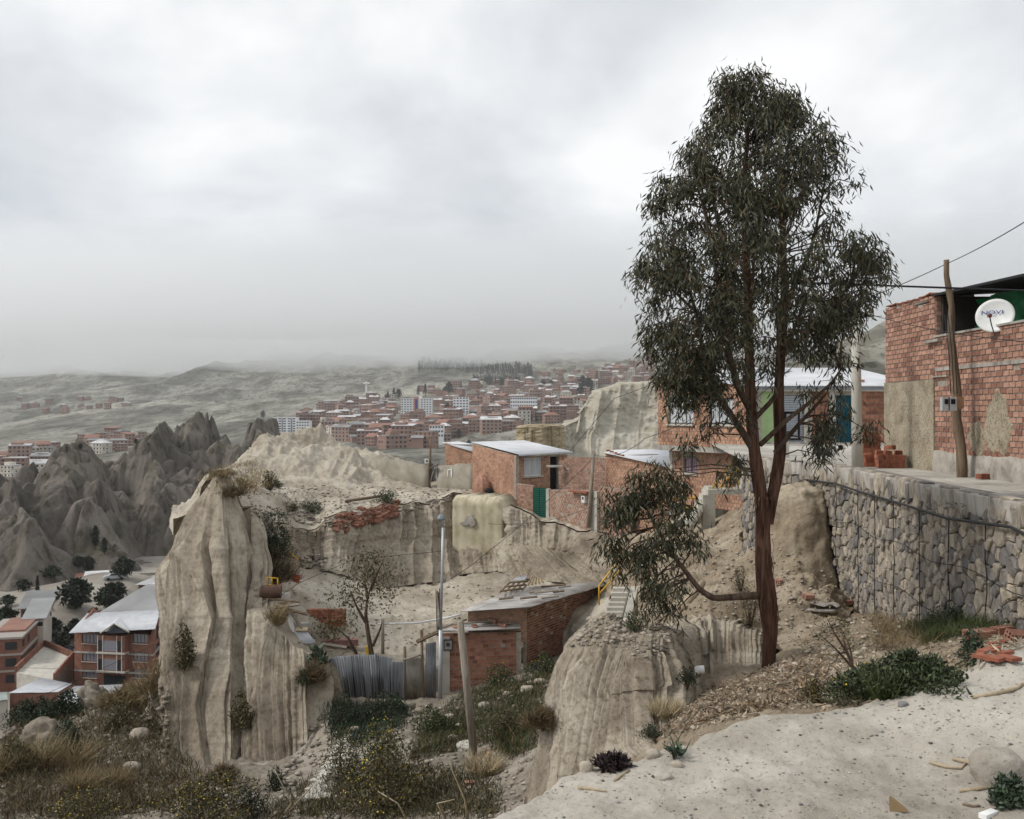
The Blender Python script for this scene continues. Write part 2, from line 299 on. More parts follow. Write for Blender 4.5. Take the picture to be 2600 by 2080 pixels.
# ---- the great clay cliff on the left
topA = [(436,1450,61),(430,1400,60),(440,1325,56),(480,1302,53),(503,1292,51),(508,1240,50),(530,1215,49),(560,1198,48.5),(588,1215,48.5),(601,1262,49.5),(606,1320,52.5),(614,1300,50),(640,1288,49.5),(660,1305,50)]
midA = [(430,1590,57),(428,1560,55),(432,1570,51),(455,1570,48),(480,1570,46.5),(500,1570,46),(530,1565,45.5),(560,1570,45.5),(585,1580,45.8),(598,1585,47),(606,1590,50.5),(614,1585,47),(640,1575,46),(668,1560,46.5)]
mid2 = [(430,1690,56),(422,1700,53),(416,1760,48),(425,1790,45),(445,1790,43.8),(470,1790,43.5),(500,1785,43.3),(535,1780,43.3),(570,1775,43.6),(590,1770,44.4),(604,1768,46.5),(618,1765,44.8),(645,1760,44),(672,1750,44)]
footA = [(430,1745,56),(422,1775,52),(412,1850,47),(412,1930,43.2),(432,1992,41.6),(458,1990,41),(490,1982,41),(525,1972,41.2),(560,1962,41.5),(585,1955,41.8),(602,1950,43.2),(622,1948,42.4),(650,1945,42),(685,1950,41.4)]
sA = lambda r: [(p[0]+48*(1-min(1, max(0, (p[0]-425)/130))), p[1], p[2]) for p in r]
g = rows_idx([sA(topA), sA(midA), sA(mid2), sA(footA)], 620)
g = np.concatenate([g, g[-1:]+np.array((0,-.2,-1.5))], 0)
loft('clay_cliff', g, (130, 110, 80, 14), 'cliff', lambda P, N: flutes(1.9, 0.8, 0.05, 0.08, 21, .01, .0)(P, N)+(1.9*fbm(P, .16, 3, .7, seed=61)+1.5*(billow(LOFT_S, .30, .12, 62, .45)-.6))[..., None]*N*np.array((1,1,.3)), smooth=16, fade=(1,0,0,0), fade_n=70)
# lower fluted columns under the courtyard rim
topB = [(606,1520,50),(640,1500,48.5),(668,1520,46.8),(692,1555,45.8),(715,1605,45),(745,1640,44.6),(778,1655,44.6),(800,1672,44.9),(835,1695,45.2)]
midB = [(622,1700,46.5),(640,1690,46),(672,1690,44.6),(692,1700,43.9),(712,1720,43.3),(748,1720,42.8),(785,1730,43.0),(800,1745,44),(838,1745,45.1)]
footB = [(650,1945,42.2),(668,1945,42),(685,1955,41.5),(700,1968,40.6),(722,1970,40.3),(750,1968,40.3),(776,1935,41),(795,1870,43),(842,1800,45)]
g = rows_idx([topB, midB, footB], 400)
g = np.concatenate([g, g[-1:]+np.array((0,-.2,-1.5))], 0)
loft('fluted_cliff', g, (90, 130, 14), 'cliff', flutes(1.5, 1.15, 0.02, 0.08, 31, .01, .0), smooth=14, fade=(1,0,0,0), fade_n=6)
# upper cliff behind the courtyard
topC = [(600,1300,52.5),(612,1292,50),(645,1290,49.5),(690,1322,52),(725,1332,56.5),(800,1336,57.5),(840,1312,58),(900,1300,60),(1000,1276,63),(1100,1270,65),(1150,1262,66),(1270,1268,65.5),(1300,1288,63),(1350,1312,62.5),(1450,1342,61),(1560,1362,58.5),(1640,1372,55)]
midC = [(606,1400,51.5),(622,1400,50),(655,1395,49.3),(690,1390,51.5),(728,1395,55.5),(800,1400,57.5),(836,1385,57),(900,1375,59),(1000,1370,61.5),(1100,1365,63.5),(1160,1370,64.2),(1270,1370,63.5),(1305,1375,61.5),(1352,1385,60.8),(1450,1405,59.2),(1560,1415,56.5),(1640,1420,52)]
footC = [(606,1535,49.5),(628,1525,49),(660,1505,48.8),(692,1482,50.8),(730,1440,55.5),(800,1442,56.5),(832,1452,55.5),(900,1470,56.5),(1000,1490,58),(1100,1480,60),(1170,1460,62),(1270,1452,61.5),(1350,1470,59),(1450,1482,57),(1560,1482,54),(1600,1484,51),(1640,1486,48)]
def rim_jit(r):                  # crumbling rim shared by the cliff and the ground above it
    q = np.stack([r[:, 0], 0*r[:, 0], 0*r[:, 0]], 1); n1_, n2_ = fbm(q, .55, 4, seed=71), fbm(q, .8, 4, seed=72)
    r[:, 1] += .9*n1_; r[:, 2] += .75*n2_-.25*np.clip(ridged(q, .35, 2, 1, 73)-.72, 0, 1)*4
g = rows_idx([topC, midC, footC], 760); rim_jit(g[0])
loft('courtyard_cliff', g, (84, 84), 'cliff', lambda P, N: flutes(0.95, 0.8, 0.10, 0.22, 41, .35, .12)(P, N)+(0.35*fbm(P, 0.5, 3, 2.2, seed=5))[..., None]*N, smooth=2, fade=(1,0,0,0), fade_n=5)
# courtyard floor
px = np.linspace(590, 1640, 300)
fC = sorted([(p[0], p[1]-4, p[2]+0.5) for p in footC]); fC = [q for i, q in enumerate(fC) if i == 0 or q[0] > fC[i-1][0]]
T1 = [(590,1530,48.8),(640,1515,48.4),(700,1535,48),(800,1560,49.5),(950,1560,52),(1100,1560,53),(1300,1545,53),(1500,1540,51),(1640,1520,46)]
T2 = [(590,1540,48.2),(640,1505,47.9),(668,1525,46.6),(692,1560,45.6),(715,1608,44.9),(745,1643,44.6),(778,1660,44.7),(835,1695,45.3),(860,1672,46.2),(1030,1692,46.9),(1110,1700,47),(1200,1690,47.5),(1340,1645,50),(1440,1610,50),(1560,1572,46),(1640,1560,42)]
g = rows_px([fC, T1, T2, shift(T2, 0.1, -2.4)], px)
loft('courtyard_ground', g, (30, 50, 4), 'plateau', lambda P, N: (0.45*fbm(P, 0.25, 4, seed=12)+0.42*fbm(P, 1.0, 5, seed=13, gain=.62)+.25*(ridged(P, 1.7, 3, 1, 91)-.5))[..., None]*Zup*np.where(P[..., 1:2] < 46.5, 0.3, 1), smooth=4, fade=(0,0,0,0))
# upper plateau with its eroded mound
px = np.linspace(440, 1990, 620)
U0 = [(440,1322,56),(503,1290,52.8),(510,1236,51),(530,1213,50),(560,1197,49),(588,1214,48.8),(612,1290,50),(645,1288,49.8),(690,1320,52.2),(725,1330,56.8),(800,1334,57.8),(840,1310,58.3),(900,1298,60.3),(1000,1274,63.3),(1100,1268,65.3),(1150,1260,66.3),(1270,1266,65.8),(1300,1286,63.4),(1350,1310,62.8),(1450,1340,61.3),(1560,1360,58.8),(1660,1375,54),(1700,1330,52),(1760,1300,50),(1990,1260,50)]
U1 = [(440,1340,58),(520,1215,55),(580,1200,56),(620,1232,57),(700,1258,59),(800,1262,64),(900,1256,66),(1000,1246,68),(1150,1246,70),(1250,1262,68),(1350,1300,65.5),(1450,1325,64),(1560,1340,61.5),(1660,1352,57),(1760,1290,54),(1990,1230,54)]
U2 = [(440,1345,66),(520,1215,66),(580,1190,67),(640,1196,70),(720,1218,71),(830,1216,72),(900,1222,73),(950,1230,74),(1100,1236,75.5),(1200,1242,74.5),(1320,1270,72),(1450,1290,71),(1560,1300,68),(1660,1310,64),(1760,1270,60),(1990,1200,60)]
U3 = [(440,1360,74),(560,1205,73),(600,1178,74),(650,1150,77),(690,1130,79),(730,1116,80.5),(790,1113,82),(840,1118,82.5),(880,1136,82),(950,1162,81),(1040,1176,81),(1130,1200,83),(1200,1215,86),(1320,1230,88),(1450,1240,90),(1660,1250,90),(1990,1180,90)]
U4 = [lev(p, 96, -9) for p in (440, 900)]+[lev(1300, 100, -9), lev(1990, 104, -9)]
U5 = [lev(p, 122, -24) for p in (440, 1990)]
g = rows_px([U0, U1, U2, U3, U4, U5], px); rim_jit(g[0]); g[0][:, 2] += .04
def plat(P, N):
    y = P[..., 1]; x = P[..., 0]
    mound = np.clip((y-69.5)/6, 0, 1)*np.clip((94-y)/8, 0, 1)*np.clip((-8.5-x)/3, 0, 1)
    r = (ridged(P, 0.28, 4, 0.25, 51)-.5)*2.3*mound
    return (0.5*fbm(P, 0.3, 4, seed=14)+0.45*fbm(P, 1.1, 5, seed=15, gain=.62)+.25*(ridged(P, 1.5, 3, 1, 92)-.5))[..., None]*Zup + r[..., None]*(0.65*N+0.5*Zup)
loft('plateau_ground', g, (26, 30, 60, 16, 8), 'plateau', plat, smooth=2, fade=(1,0,0,0))
# ---- bank under the concrete stairs, up to the stone wall
px_ = None
E0 = [(1540,1365,58.5),(1600,1360,54),(1680,1350,48),(1760,1335,44),(1800,1326,42.5),(1860,1296,41),(1893,1288,38),(1900,1360,30),(1930,1400,26.5),(1985,1425,24.6),(2060,1440,23.4),(2120,1470,22.4),(2170,1540,21.6)]
E1 = [(1540,1560,50),(1590,1585,44),(1635,1560,40),(1740,1400,37),(1790,1395,34),(1840,1400,31),(1875,1410,28),(1905,1440,24.5),(1950,1460,22.5),(2000,1475,21.2),(2060,1500,20.6),(2110,1520,20.2),(2160,1556,20.6)]
E2b = [(1540,1590,40),(1575,1595,30),(1610,1585,23),(1650,1575,19.5),(1720,1570,18),(1785,1558,18),(1850,1562,17.8),(1905,1588,17.3),(1960,1605,17.4),(2000,1610,17.8),(2050,1590,18.6),(2100,1575,19.2),(2150,1570,19.8)]
E3b = [(1545,1660,36),(1575,1650,26),(1610,1620,20),(1650,1595,17.5),(1720,1592,17.3),(1785,1582,17.4),(1850,1592,17.2),(1905,1620,16.4),(1960,1650,16.2),(2000,1640,16.8),(2050,1615,17.8),(2100,1590,18.6),(2150,1585,19.4)]
g = rows_idx([[lev(p[0], p[2]+2, W(*p)[2]-0.2) for p in E0], E0, E1, E2b, E3b], 360)
loft('earth_bank_ground', g, (6, 70, 80, 14), 'slope', lambda P, N: (0.5*fbm(P, 0.4, 4, seed=16)+0.5*(ridged(P, 0.9, 3, 0.5, 17)-.5)+0.26*fbm(P, 2.6, 5, seed=18, gain=.6))[..., None]*N, smooth=3, fade=(1,0,1,0))
# brown earth buttress against the wall
def ring_lump(name, cx, cy, rings, mat, n=72, disp=None, power=2.6):
    g = []
    th = np.linspace(0, 2*math.pi, n+1)
    for (z, rx, ry, ox, oy) in rings:
        c, s = np.cos(th), np.sin(th)
        g.append(np.stack([cx+ox+rx*np.sign(c)*np.abs(c)**(2/power), cy+oy+ry*np.sign(s)*np.abs(s)**(2/power), np.full_like(th, z)], 1))
    g = np.array(g)[::-1]
    nn = [16]*(len(rings)-1)
    return loft(name, g[:, ::-1], nn, mat, disp, smooth=1, fade=(0,0,0,0))
ring_lump('earth_buttress_ground', 6.45, 23.3, [(-5.0,0.95,1.5,-.1,-.5),(-4.0,0.82,1.25,-.05,-.3),(-3.2,0.70,1.05,0,-.1),(-2.5,0.62,0.95,.05,0),(-2.0,0.55,0.85,.1,.1),(-1.78,0.42,0.7,.15,.1),(-1.7,0.05,0.05,.2,.1)], 'slope', 96,
    lambda P, N: (0.3*fbm(P, 1.1, 5, seed=19, gain=.6)+0.16*(ridged(P, 3, 3, .3, 20)-.5))[..., None]*N)
# ---- upper road, flat, behind the stone wall
KERB = [(-0.2+6.46, 27.6), (6.44, 25.1), (6.92, 23.5), (7.12, 21.4), (6.90, 18.4), (6.77, 15.7), (6.71, 13.4), (6.75, 11.0), (6.9, 8.6)]
ZR = -1.36
KY = np.array([k[1] for k in KERB])[::-1]; KX = np.array([k[0] for k in KERB])[::-1]
def kerb_x(y): return np.interp(y, KY, KX)
ys = np.concatenate([np.linspace(8.2, 27.6, 150), np.linspace(28, 60, 60)])
rr = []
for t in np.linspace(0, 1, 60):
    x0 = np.where(ys <= 27.6, kerb_x(ys)+0.1, 6.3+(ys-27.6)*0.14); x1 = 30
    xx = x0+(x1-x0)*t**1.7
    rr.append(np.stack([xx, ys, np.full_like(ys, ZR)-np.clip(ys-27, 0, 20)*0.004], 1))
M['road'] = noise_mat('dusty_concrete_road', [(0.25, (0.22,0.20,0.17)), (0.5, (0.40,0.375,0.33)), (0.75, (0.54,0.515,0.46))], scale=0.6, detail=9, bump=0.012, bscale=18,
    second=[(5, [(0.32,(0.6,0.57,0.54)),(0.5,(1,1,1))], 0.7, (1,1,1), 'MULTIPLY')])
loft('upper_road', np.array(rr), (1,)*59, 'road', d_ground(0.02, 0.9, 4), smooth=0, fade=(0,0,0,0))
# ---- valley floor, mountains, far hills
xs = np.linspace(-420, 240, 220); rr = []
for y in np.linspace(96, 440, 140):
    rr.append(np.stack([xs, np.full_like(xs, y), np.full_like(xs, -40.0)], 1))
def valley(P, N):
    px = 1300+F*P[..., 0]/P[..., 1]
    b = 7.0*np.exp(-(((P[..., 0]+79)/9)**2+((P[..., 1]-181)/9)**2))+4*np.exp(-(((P[..., 0]+88)/13)**2+((P[..., 1]-225)/14)**2))
    return (b+2.2*fbm(P, 0.03, 4, seed=22)+1.2*np.clip(b/3, 0, 1)*(ridged(P, .2, 3, 1, 23)-.5))[..., None]*Zup
loft('valley_ground', np.array(rr), (1,)*139, 'valley', valley, smooth=0, fade=(0,0,0,0))
# eroded mountain: pyramids with sharp ribs, cut into a height sheet
gx, gy = np.meshgrid(np.linspace(-250, -20, 560), np.linspace(196, 520, 400))
peaks = [((-60,1235,262),(10,1195,285),1.25),((60,1190,300),(110,1165,310),1.3),((185,1138,296),(200,1150,330),1.12),((185,1138,296),(120,1290,262),1.35),((185,1138,296),(240,1300,262),1.3),((255,1195,340),(300,1190,360),1.1),((330,1165,345),(380,1120,350),1.3),((405,1092,322),(420,1110,350),1.2),((405,1092,322),(395,1250,292),1.35),((440,1098,345),(470,1095,352),1.7),((487,1076,352),(500,1090,372),1.7),((487,1076,352),(510,1230,318),1.6),((533,1062,372),(552,1085,385),1.9),((575,1088,350),(600,1092,362),1.5),((585,1090,352),(600,1220,320),1.6),((640,1090,395),(665,1086,398),1.4),((680,1074,392),(690,1088,410),1.35),((680,1074,392),(700,1200,352),1.4),((0,1215,270),(60,1400,232),1.2),((330,1165,345),(330,1330,290),1.5)]
zz = np.full(gx.shape, -60.0)
wob = fbm(np.stack([gx, gy, gx*0], -1), 0.06, 3, seed=25)*16; wob2 = fbm(np.stack([gx, gy, gx*0+9], -1), 0.06, 3, seed=26)*16
X_, Y_ = gx+wob, gy+wob2
for a, b, sl in peaks:
    A, Bq = W(*a), W(*b); ab = Bq[:2]-A[:2]; t = np.clip(((X_-A[0])*ab[0]+(Y_-A[1])*ab[1])/(ab@ab), 0, 1)
    dd = np.hypot(X_-(A[0]+ab[0]*t), Y_-(A[1]+ab[1]*t)); zt = A[2]+(Bq[2]-A[2])*t
    zz = np.maximum(zz, zt-sl*dd)
Pm = np.stack([gx, gy, np.maximum(zz, -46)], -1)
above = np.clip((zz+40)/8, 0, 1)
bl = lambda f, sd, ky=.3, pw=.45: billow(np.stack([X_+4*fbm(Pm*np.array((1,1,0)), .1, 3, seed=sd+5), Y_*ky, 0*gx], -1), f, 1, sd, pw)-.6
Pm[..., 2] += above*(9.5*bl(.055, 27)+6.5*bl(.14, 29, .25)+3.6*bl(.38, 30, .22)+1.6*bl(.95, 37, .2)+2.2*fbm(Pm*np.array((1,1,0)), 0.2, 5, seed=28))
Pm[..., 2] = np.where(zz < -41, -46, Pm[..., 2])
# the broken foot of the slope eases into the valley
Pm[..., 2] = np.maximum(Pm[..., 2], -44+np.clip((gy-215)/60, 0, 1)*np.clip((-70-gx)/60+0.4, 0, 1)*9*(0.6+fbm(Pm*np.array((1,1,0)), 0.05, 4, seed=33)))
loft('mountain_ground', Pm, (1,)*399, 'mountain', None, smooth=0, fade=(0,0,0,0), flatshade=True)
# far terrain
FR = {420: [(-900,1310),(3400,1310)],
 600: [(-900,1215),(600,1215),(800,1190),(1100,1170),(1250,1175),(1500,1180),(3400,1190)],
 760: [(-900,1200),(0,1195),(300,1180),(600,1175),(800,1165),(1000,1150),(1150,1155),(1400,1150),(1650,1140),(3400,1130)],
 900: [(-900,1180),(0,1160),(300,1140),(500,1130),(700,1118),(900,1135),(1100,1140),(1250,1125),(1400,1110),(1650,1100),(3400,1100)],
 1150: [(-900,1150),(0,1138),(300,1120),(500,1105),(700,1085),(900,1090),(1150,1082),(1400,1062),(1650,1052),(3400,1050)],
 1500: [(-900,1100),(0,1095),(300,1085),(500,1075),(700,1058),(900,1035),(1150,1025),(1400,1012),(1650,992),(3400,990)],
 2000: [(-900,1070),(0,1065),(300,1045),(500,1035),(700,1025),(900,1005),(1150,985),(1400,975),(1650,952),(3400,930)],
 2800: [(-900,1035),(0,1015),(300,990),(500,972),(700,972),(900,965),(1150,955),(1400,938),(1650,912),(3400,880)],
 3600: [(-900,985),(0,962),(200,950),(380,935),(470,905),(540,898),(700,900),(900,900),(1150,895),(1400,880),(1650,860),(3400,800)],
 4600: [(-900,970),(0,930),(380,925),(520,885),(700,855),(1150,850),(1400,840),(1650,820),(3400,740)]}
px = np.linspace(-900, 3400, 520)
g = rows_px([[(p, q, d) for p, q in FR[d]] for d in sorted(FR)], px)
def far(P, N):
    y = P[..., 1]; k = np.clip((y-500)/2200, 0.02, 1.4)
    town = np.exp(-((y-1150)/430)**2)
    a = 110*fbm(P*np.array((1,.6,0)), 0.0018, 6, seed=34)+75*(ridged(P*np.array((1,.7,0)), 0.0032, 5, 1, 35)-.55)
    return (a*k*(1-0.72*town))[..., None]*Zup
loft('far_hills', g, (10, 14, 16, 24, 34, 40, 46, 40, 30), 'hills', far, smooth=3, fade=(0,0,0,0))
# rocky hill behind the houses on the right
px = np.linspace(1850, 3300, 200)
g = rows_px([[lev(1850,62,-1.6),lev(3300,62,-1.6)],[lev(1850,300,-4),lev(3300,300,-4)],[(1700,1000,380),(1950,985,380),(2100,965,380),(3300,960,380)],[(1700,990,440),(1950,960,430),(2100,915,430),(2240,880,430),(3300,850,430)],[(1700,985,520),(1950,955,500),(2050,925,500),(2120,895,500),(2180,855,500),(2240,830,500),(2400,790,500),(3300,700,500)],[(1700,1100,640),(3300,1100,640)]], px)
loft('rocky_hill', g, (4, 20, 30, 40, 10), 'hills', lambda P, N: (9*(ridged(P*np.array((1,1,.3)), 0.03, 4, 1, 36)-.5)+4*fbm(P, .12, 4, seed=37))[..., None]*N*np.clip((P[..., 1:2]-300)/80, 0.01, 1), smooth=2, fade=(0,0,0,0))
# beige cliff in the middle distance
top = [(1370,1125,236),(1420,1092,244),(1448,1072,250),(1468,1062,252),(1484,1022,255),(1505,1000,256),(1535,984,258),(1580,974,260),(1640,970,262),(1720,967,262),(1900,967,262),(2150,967,262),(2700,960,262)]
ft = [(a[0]-24-(6 if i > 3 else 0), 1225, a[2]-20) for i, a in enumerate(top)]
md = [((a[0]*.6+b[0]*.4)-4, a[1]*.55+b[1]*.45, a[2]*.7+b[2]*.3) for a, b in zip(top, ft)]
bk = [lev(a[0]+30, 330, W(*a)[2]+1) for a in top]
g = rows_idx([bk, top, md, ft], 320)
loft('beige_cliff', g, (10, 70, 60), 'beige_cliff', lambda P, N: flutes(3.2, 0.07, 0.16, 0.5, 43, .8)(P, N)+(1.5*fbm(P, .07, 3, 2.5, seed=44))[..., None]*N, smooth=3, fade=(0,0,0,0))
# flat topped clay stump behind the brick houses
sx, sy = (1368-1300)/F*132, 132
M['stump'] = noise_mat('yellow_clay_stump', [(0.25, (0.20,0.16,0.10)), (0.5, (0.36,0.30,0.20)), (0.75, (0.50,0.43,0.31))], scale=0.35, detail=9, bump=0.12, bscale=2, stretch=(1,1,.35),
    second=[(1.2, [(0.36,(0.45,0.40,0.34)),(0.5,(1,1,1))], 0.8, (1.5,1.5,0.15), 'MULTIPLY')])
ring_lump('clay_stump', sx, sy, [(-9,3.9,3.4,0,0),(-6,3.55,3.1,0,0),(-4,3.4,3,0,0),(-2.6,3.3,2.9,0,0),(-2.0,3.25,2.8,0,0),(-1.75,2.9,2.5,.1,0),(-1.6,.1,.1,.1,0)], 'stump', 120, lambda P, N: flutes(0.9, .5, .10, .35, 46)(P, N))
# one broad ground sheet to the horizon
M['ground'] = M['hills']
gp = bpy.data.objects.new('ground', mesh_np('ground', [(-14000,-9000,-48),(14000,-9000,-48),(14000,14000,-48),(-14000,14000,-48)], [(0,1,2,3)], M['hills'])); COL.objects.link(gp); tag(gp, kind='structure')
BVH = BVHTree.FromPolygons([Vector(v) for a in TERR_V for v in a.tolist()], [tuple(q) for a in TERR_F for q in a.tolist()])
def cast(px, py, dmax=6000):
    d = Vector(((px-1300)/F, 1, (H0-py)/F)).normalized(); h = BVH.ray_cast(Vector((0,0,0)), d, dmax)
    return (np.array(h[0]), np.array(h[1])) if h[0] is not None else (None, None)
def hit(px, py):
    p = cast(px, py)[0]
    return W(px, py, 60) if p is None else p
def gz(x, y, top=60):
    h = BVH.ray_cast(Vector((x, y, top)), Vector((0,0,-1)), 400)
    return h[0].z if h[0] is not None else -48.0
# ================================================================== MESH BUILDERS
class MB:
    def __init__(s): s.v = []; s.f = []
    def add(s, vs, fs):
        o = len(s.v); s.v += [tuple(map(float, p)) for p in vs]; s.f += [tuple(i+o for i in f) for f in fs]
    def par(s, o, a, b, c):       # parallelepiped from a corner and three edges
        o, a, b, c = (np.asarray(q, float) for q in (o, a, b, c))
        s.add([o, o+a, o+a+b, o+b, o+c, o+a+c, o+a+b+c, o+b+c], BF_)
    def box(s, c, sz, rz=0):
        ca, sa = math.cos(rz), math.sin(rz); u = np.array((ca, sa, 0))*sz[0]; w = np.array((-sa, ca, 0))*sz[1]; z = np.array((0,0,sz[2]))
        s.par(np.asarray(c, float)-u/2-w/2-z/2, u, w, z)
    def quad(s, *p): s.add(p, [tuple(range(len(p)))])
    def prism(s, poly, ext):      # flat polygon pushed along ext
        poly = [np.asarray(p, float) for p in poly]; n = len(poly); e = np.asarray(ext, float)
        s.add(poly+[p+e for p in poly], [tuple(range(n))[::-1], tuple(range(n, 2*n))]+[(i, (i+1) % n, n+(i+1) % n, n+i) for i in range(n)])
    def tube(s, pts, r, n=8, cap=True):
        pts = [np.asarray(p, float) for p in pts]; k = len(pts); rs = r if hasattr(r, '__len__') else [r]*k
        vs = []; prev = None
        for i in range(k):
            t = pts[min(i+1, k-1)]-pts[max(i-1, 0)]; t = t/(np.linalg.norm(t)+1e-9)
            if prev is None:
                a = np.cross(t, (0,0,1.0)); a = a if np.linalg.norm(a) > 0.1 else np.cross(t, (1.0,0,0))
            else: a = prev-t*(prev@t)
            a = a/np.linalg.norm(a); prev = a; b = np.cross(t, a)
            for j in range(n):
                th = 2*math.pi*j/n; vs.append(pts[i]+rs[i]*(math.cos(th)*a+math.sin(th)*b))
        fs = [(i*n+j, i*n+(j+1) % n, (i+1)*n+(j+1) % n, (i+1)*n+j) for i in range(k-1) for j in range(n)]
        if cap: fs += [tuple(range(n))[::-1], tuple(range((k-1)*n, k*n))]
        s.add(vs, fs)
    def lathe(s, c, prof, n=16, axis=None):
        vs = []; k = len(prof)
        for (r, z) in prof:
            for j in range(n):
                th = 2*math.pi*j/n; vs.append((c[0]+r*math.cos(th), c[1]+r*math.sin(th), c[2]+z))
        fs = [(i*n+j, i*n+(j+1) % n, (i+1)*n+(j+1) % n, (i+1)*n+j) for i in range(k-1) for j in range(n)]
        fs += [tuple(range(n))[::-1], tuple(range((k-1)*n, k*n))]
        s.add(vs, fs)
    def build(s, name, mat, parent=None, smooth=False, kind=None):
        me = bpy.data.meshes.new(name); me.from_pydata(s.v, [], s.f)
        if smooth: me.polygons.foreach_set('use_smooth', np.ones(len(me.polygons), dtype=bool))
        if mat: me.materials.append(mat)
        me.update(); o = bpy.data.objects.new(name, me); link(o, parent)
        if kind: o['kind'] = kind
        return o
BF_ = [(0,3,2,1),(4,5,6,7),(0,1,5,4),(1,2,6,5),(2,3,7,6),(3,0,4,7)]
def part_np(name, v, f, mat, parent=None, smooth=False, kind=None):
    o = bpy.data.objects.new(name, mesh_np(name, v, f, mat, smooth)); link(o, parent)
    if kind: o['kind'] = kind
    return o
def tube_part(name, pts, r, mat, parent=None, n=8, smooth=True):
    b = MB(); b.tube(pts, r, n); return b.build(name, mat, parent, smooth)
def box_part(name, c, sz, mat, parent=None, rz=0):
    b = MB(); b.box(c, sz, rz); return b.build(name, mat, parent)
class Fr:
    """a wall frame: o lower left corner seen from outside, u along the wall, n outward"""
    def __init__(s, p0, p1, z):
        s.o = np.array((p0[0], p0[1], z), float); d = np.array((p1[0]-p0[0], p1[1]-p0[1], 0.0)); s.L = np.linalg.norm(d); s.u = d/s.L
        s.n = np.array((s.u[1], -s.u[0], 0.0)); s.z = np.array((0,0,1.0))
    def p(s, a, b, c=0): return s.o+s.u*a+s.z*b+s.n*c
    def box(s, m, a0, a1, b0, b1, c0, c1): m.par(s.p(a0, b0, c0), s.u*(a1-a0), s.n*(c1-c0), s.z*(b1-b0))
    def ab(s, px, py):           # wall coordinates of a photograph pixel
        k = (px-1300)/F; a = (k*s.o[1]-s.o[0])/(s.u[0]-k*s.u[1]); d = s.o[1]+s.u[1]*a
        return a, (H0-py)/F*d-s.o[2]
    def hole(s, x0, x1, y0, y1):
        a0, b1 = s.ab(x0, y0); a1, b0 = s.ab(x1, y1); return (a0, a1, b0, b1)
    def panel(s, m, H, holes, c0, c1, b0=0, L=None):
        """rectangle with openings, H may be a function of a"""
        L = L or s.L; top = H if callable(H) else (lambda a: H)
        A = sorted({0, L} | {x for h in holes for x in h[:2] if 0 < x < L} | ({L/2} if callable(H) else set()))
        for a0, a1 in zip(A, A[1:]):
            am = (a0+a1)/2; hs = sorted([h for h in holes if h[0] < am < h[1]], key=lambda h: h[2]); b = b0
            for h in hs:
                if h[2] > b+1e-4: s.box(m, a0, a1, b, h[2], c0, c1)
                b = h[3]
            poly = [s.p(a0, b, c0), s.p(a1, b, c0), s.p(a1, top(a1), c0), s.p(a0, top(a0), c0)]
            if min(top(a0), top(a1)) > b: m.prism(poly, s.n*(c1-c0))
_bm = {}
def brick_mesh(l, t, h, mat):
    k = (round(l, 3), round(t, 3), round(h, 3), mat.name)
    if k not in _bm:
        b = MB(); b.box((0,0,0), (l, t, h)); me = bpy.data.meshes.new('brick'); me.from_pydata(b.v, [], b.f); me.materials.append(mat); me.update(); _bm[k] = me
    return _bm[k]
def brickwork(fr, parent, mat, H, b0=0, holes=(), course=0.115, blen=0.25, joint=0.024, proud=0.0, L=None, indiv=0, depth=0.035, soldier=None, jit=0.003, a_start=0, skip=0.004):
    """lay bricks over a frame; the first INDIV of them (in view) are parts of their own, the rest one joined part"""
    L = L or fr.L; top = H if callable(H) else (lambda a: H)
    lst = []; k = 0; b = b0; r_ = random.Random(int(L*977+b0*131))
    hmax = max(top(0), top(L), top(L/2))
    while b < hmax-0.02:
        a = a_start-(blen/2 if k % 2 else 0)-r_.uniform(0, .02)
        while a < L:
            a0, a1 = max(a, a_start), min(a+blen, L); a += blen
            if a1-a0 < 0.05: continue
            am = (a0+a1)/2; b1 = min(b+course, top(am))
            if b1-b < 0.03: continue
            for h in holes:
                if h[2]-0.02 < (b+b1)/2 < h[3]+0.02:
                    if a0 < h[0] < a1: a1 = h[0]
                    if a0 < h[1] < a1: a0 = h[1]
                    if a0 >= h[0]-.01 and a1 <= h[1]+.01: a1 = a0
            if a1-a0 < 0.05 or r_.random() < skip: continue
            lst.append((a0, a1, b, b1))
        b += course; k += 1
    r_.shuffle(lst)
    m = MB(); ni = 0
    for (a0, a1, b, b1) in lst:
        c = fr.p((a0+a1)/2, (b+b1)/2, proud-depth/2+r_.uniform(-jit, jit)); q = ipx(c); vis = -10 < q[0] < 2610
        if ni < indiv and vis:
            o = bpy.data.objects.new('brick', brick_mesh(blen-joint, depth, course-joint, mat))
            o.parent = parent; o.matrix_parent_inverse = Matrix.Translation(-Vector(parent.location)) if parent.type == 'EMPTY' else Matrix.Identity(4)
            mt = Matrix((( fr.u[0], -fr.n[0], 0, c[0]), (fr.u[1], -fr.n[1], 0, c[1]), (0, 0, 1, c[2]), (0,0,0,1)))
            o.matrix_basis = mt @ Matrix.Diagonal(((a1-a0-joint)/(blen-joint), 1, (b1-b-joint)/(course-joint), 1))
            COL.objects.link(o); ni += 1
        else:
            cc = r_.uniform(-jit, jit); fr.box(m, a0+joint/2, a1-joint/2, b+joint/2, b1-joint/2, proud-depth+cc, proud+cc)
    if m.v: m.build('brickwork', mat, parent, kind='stuff')
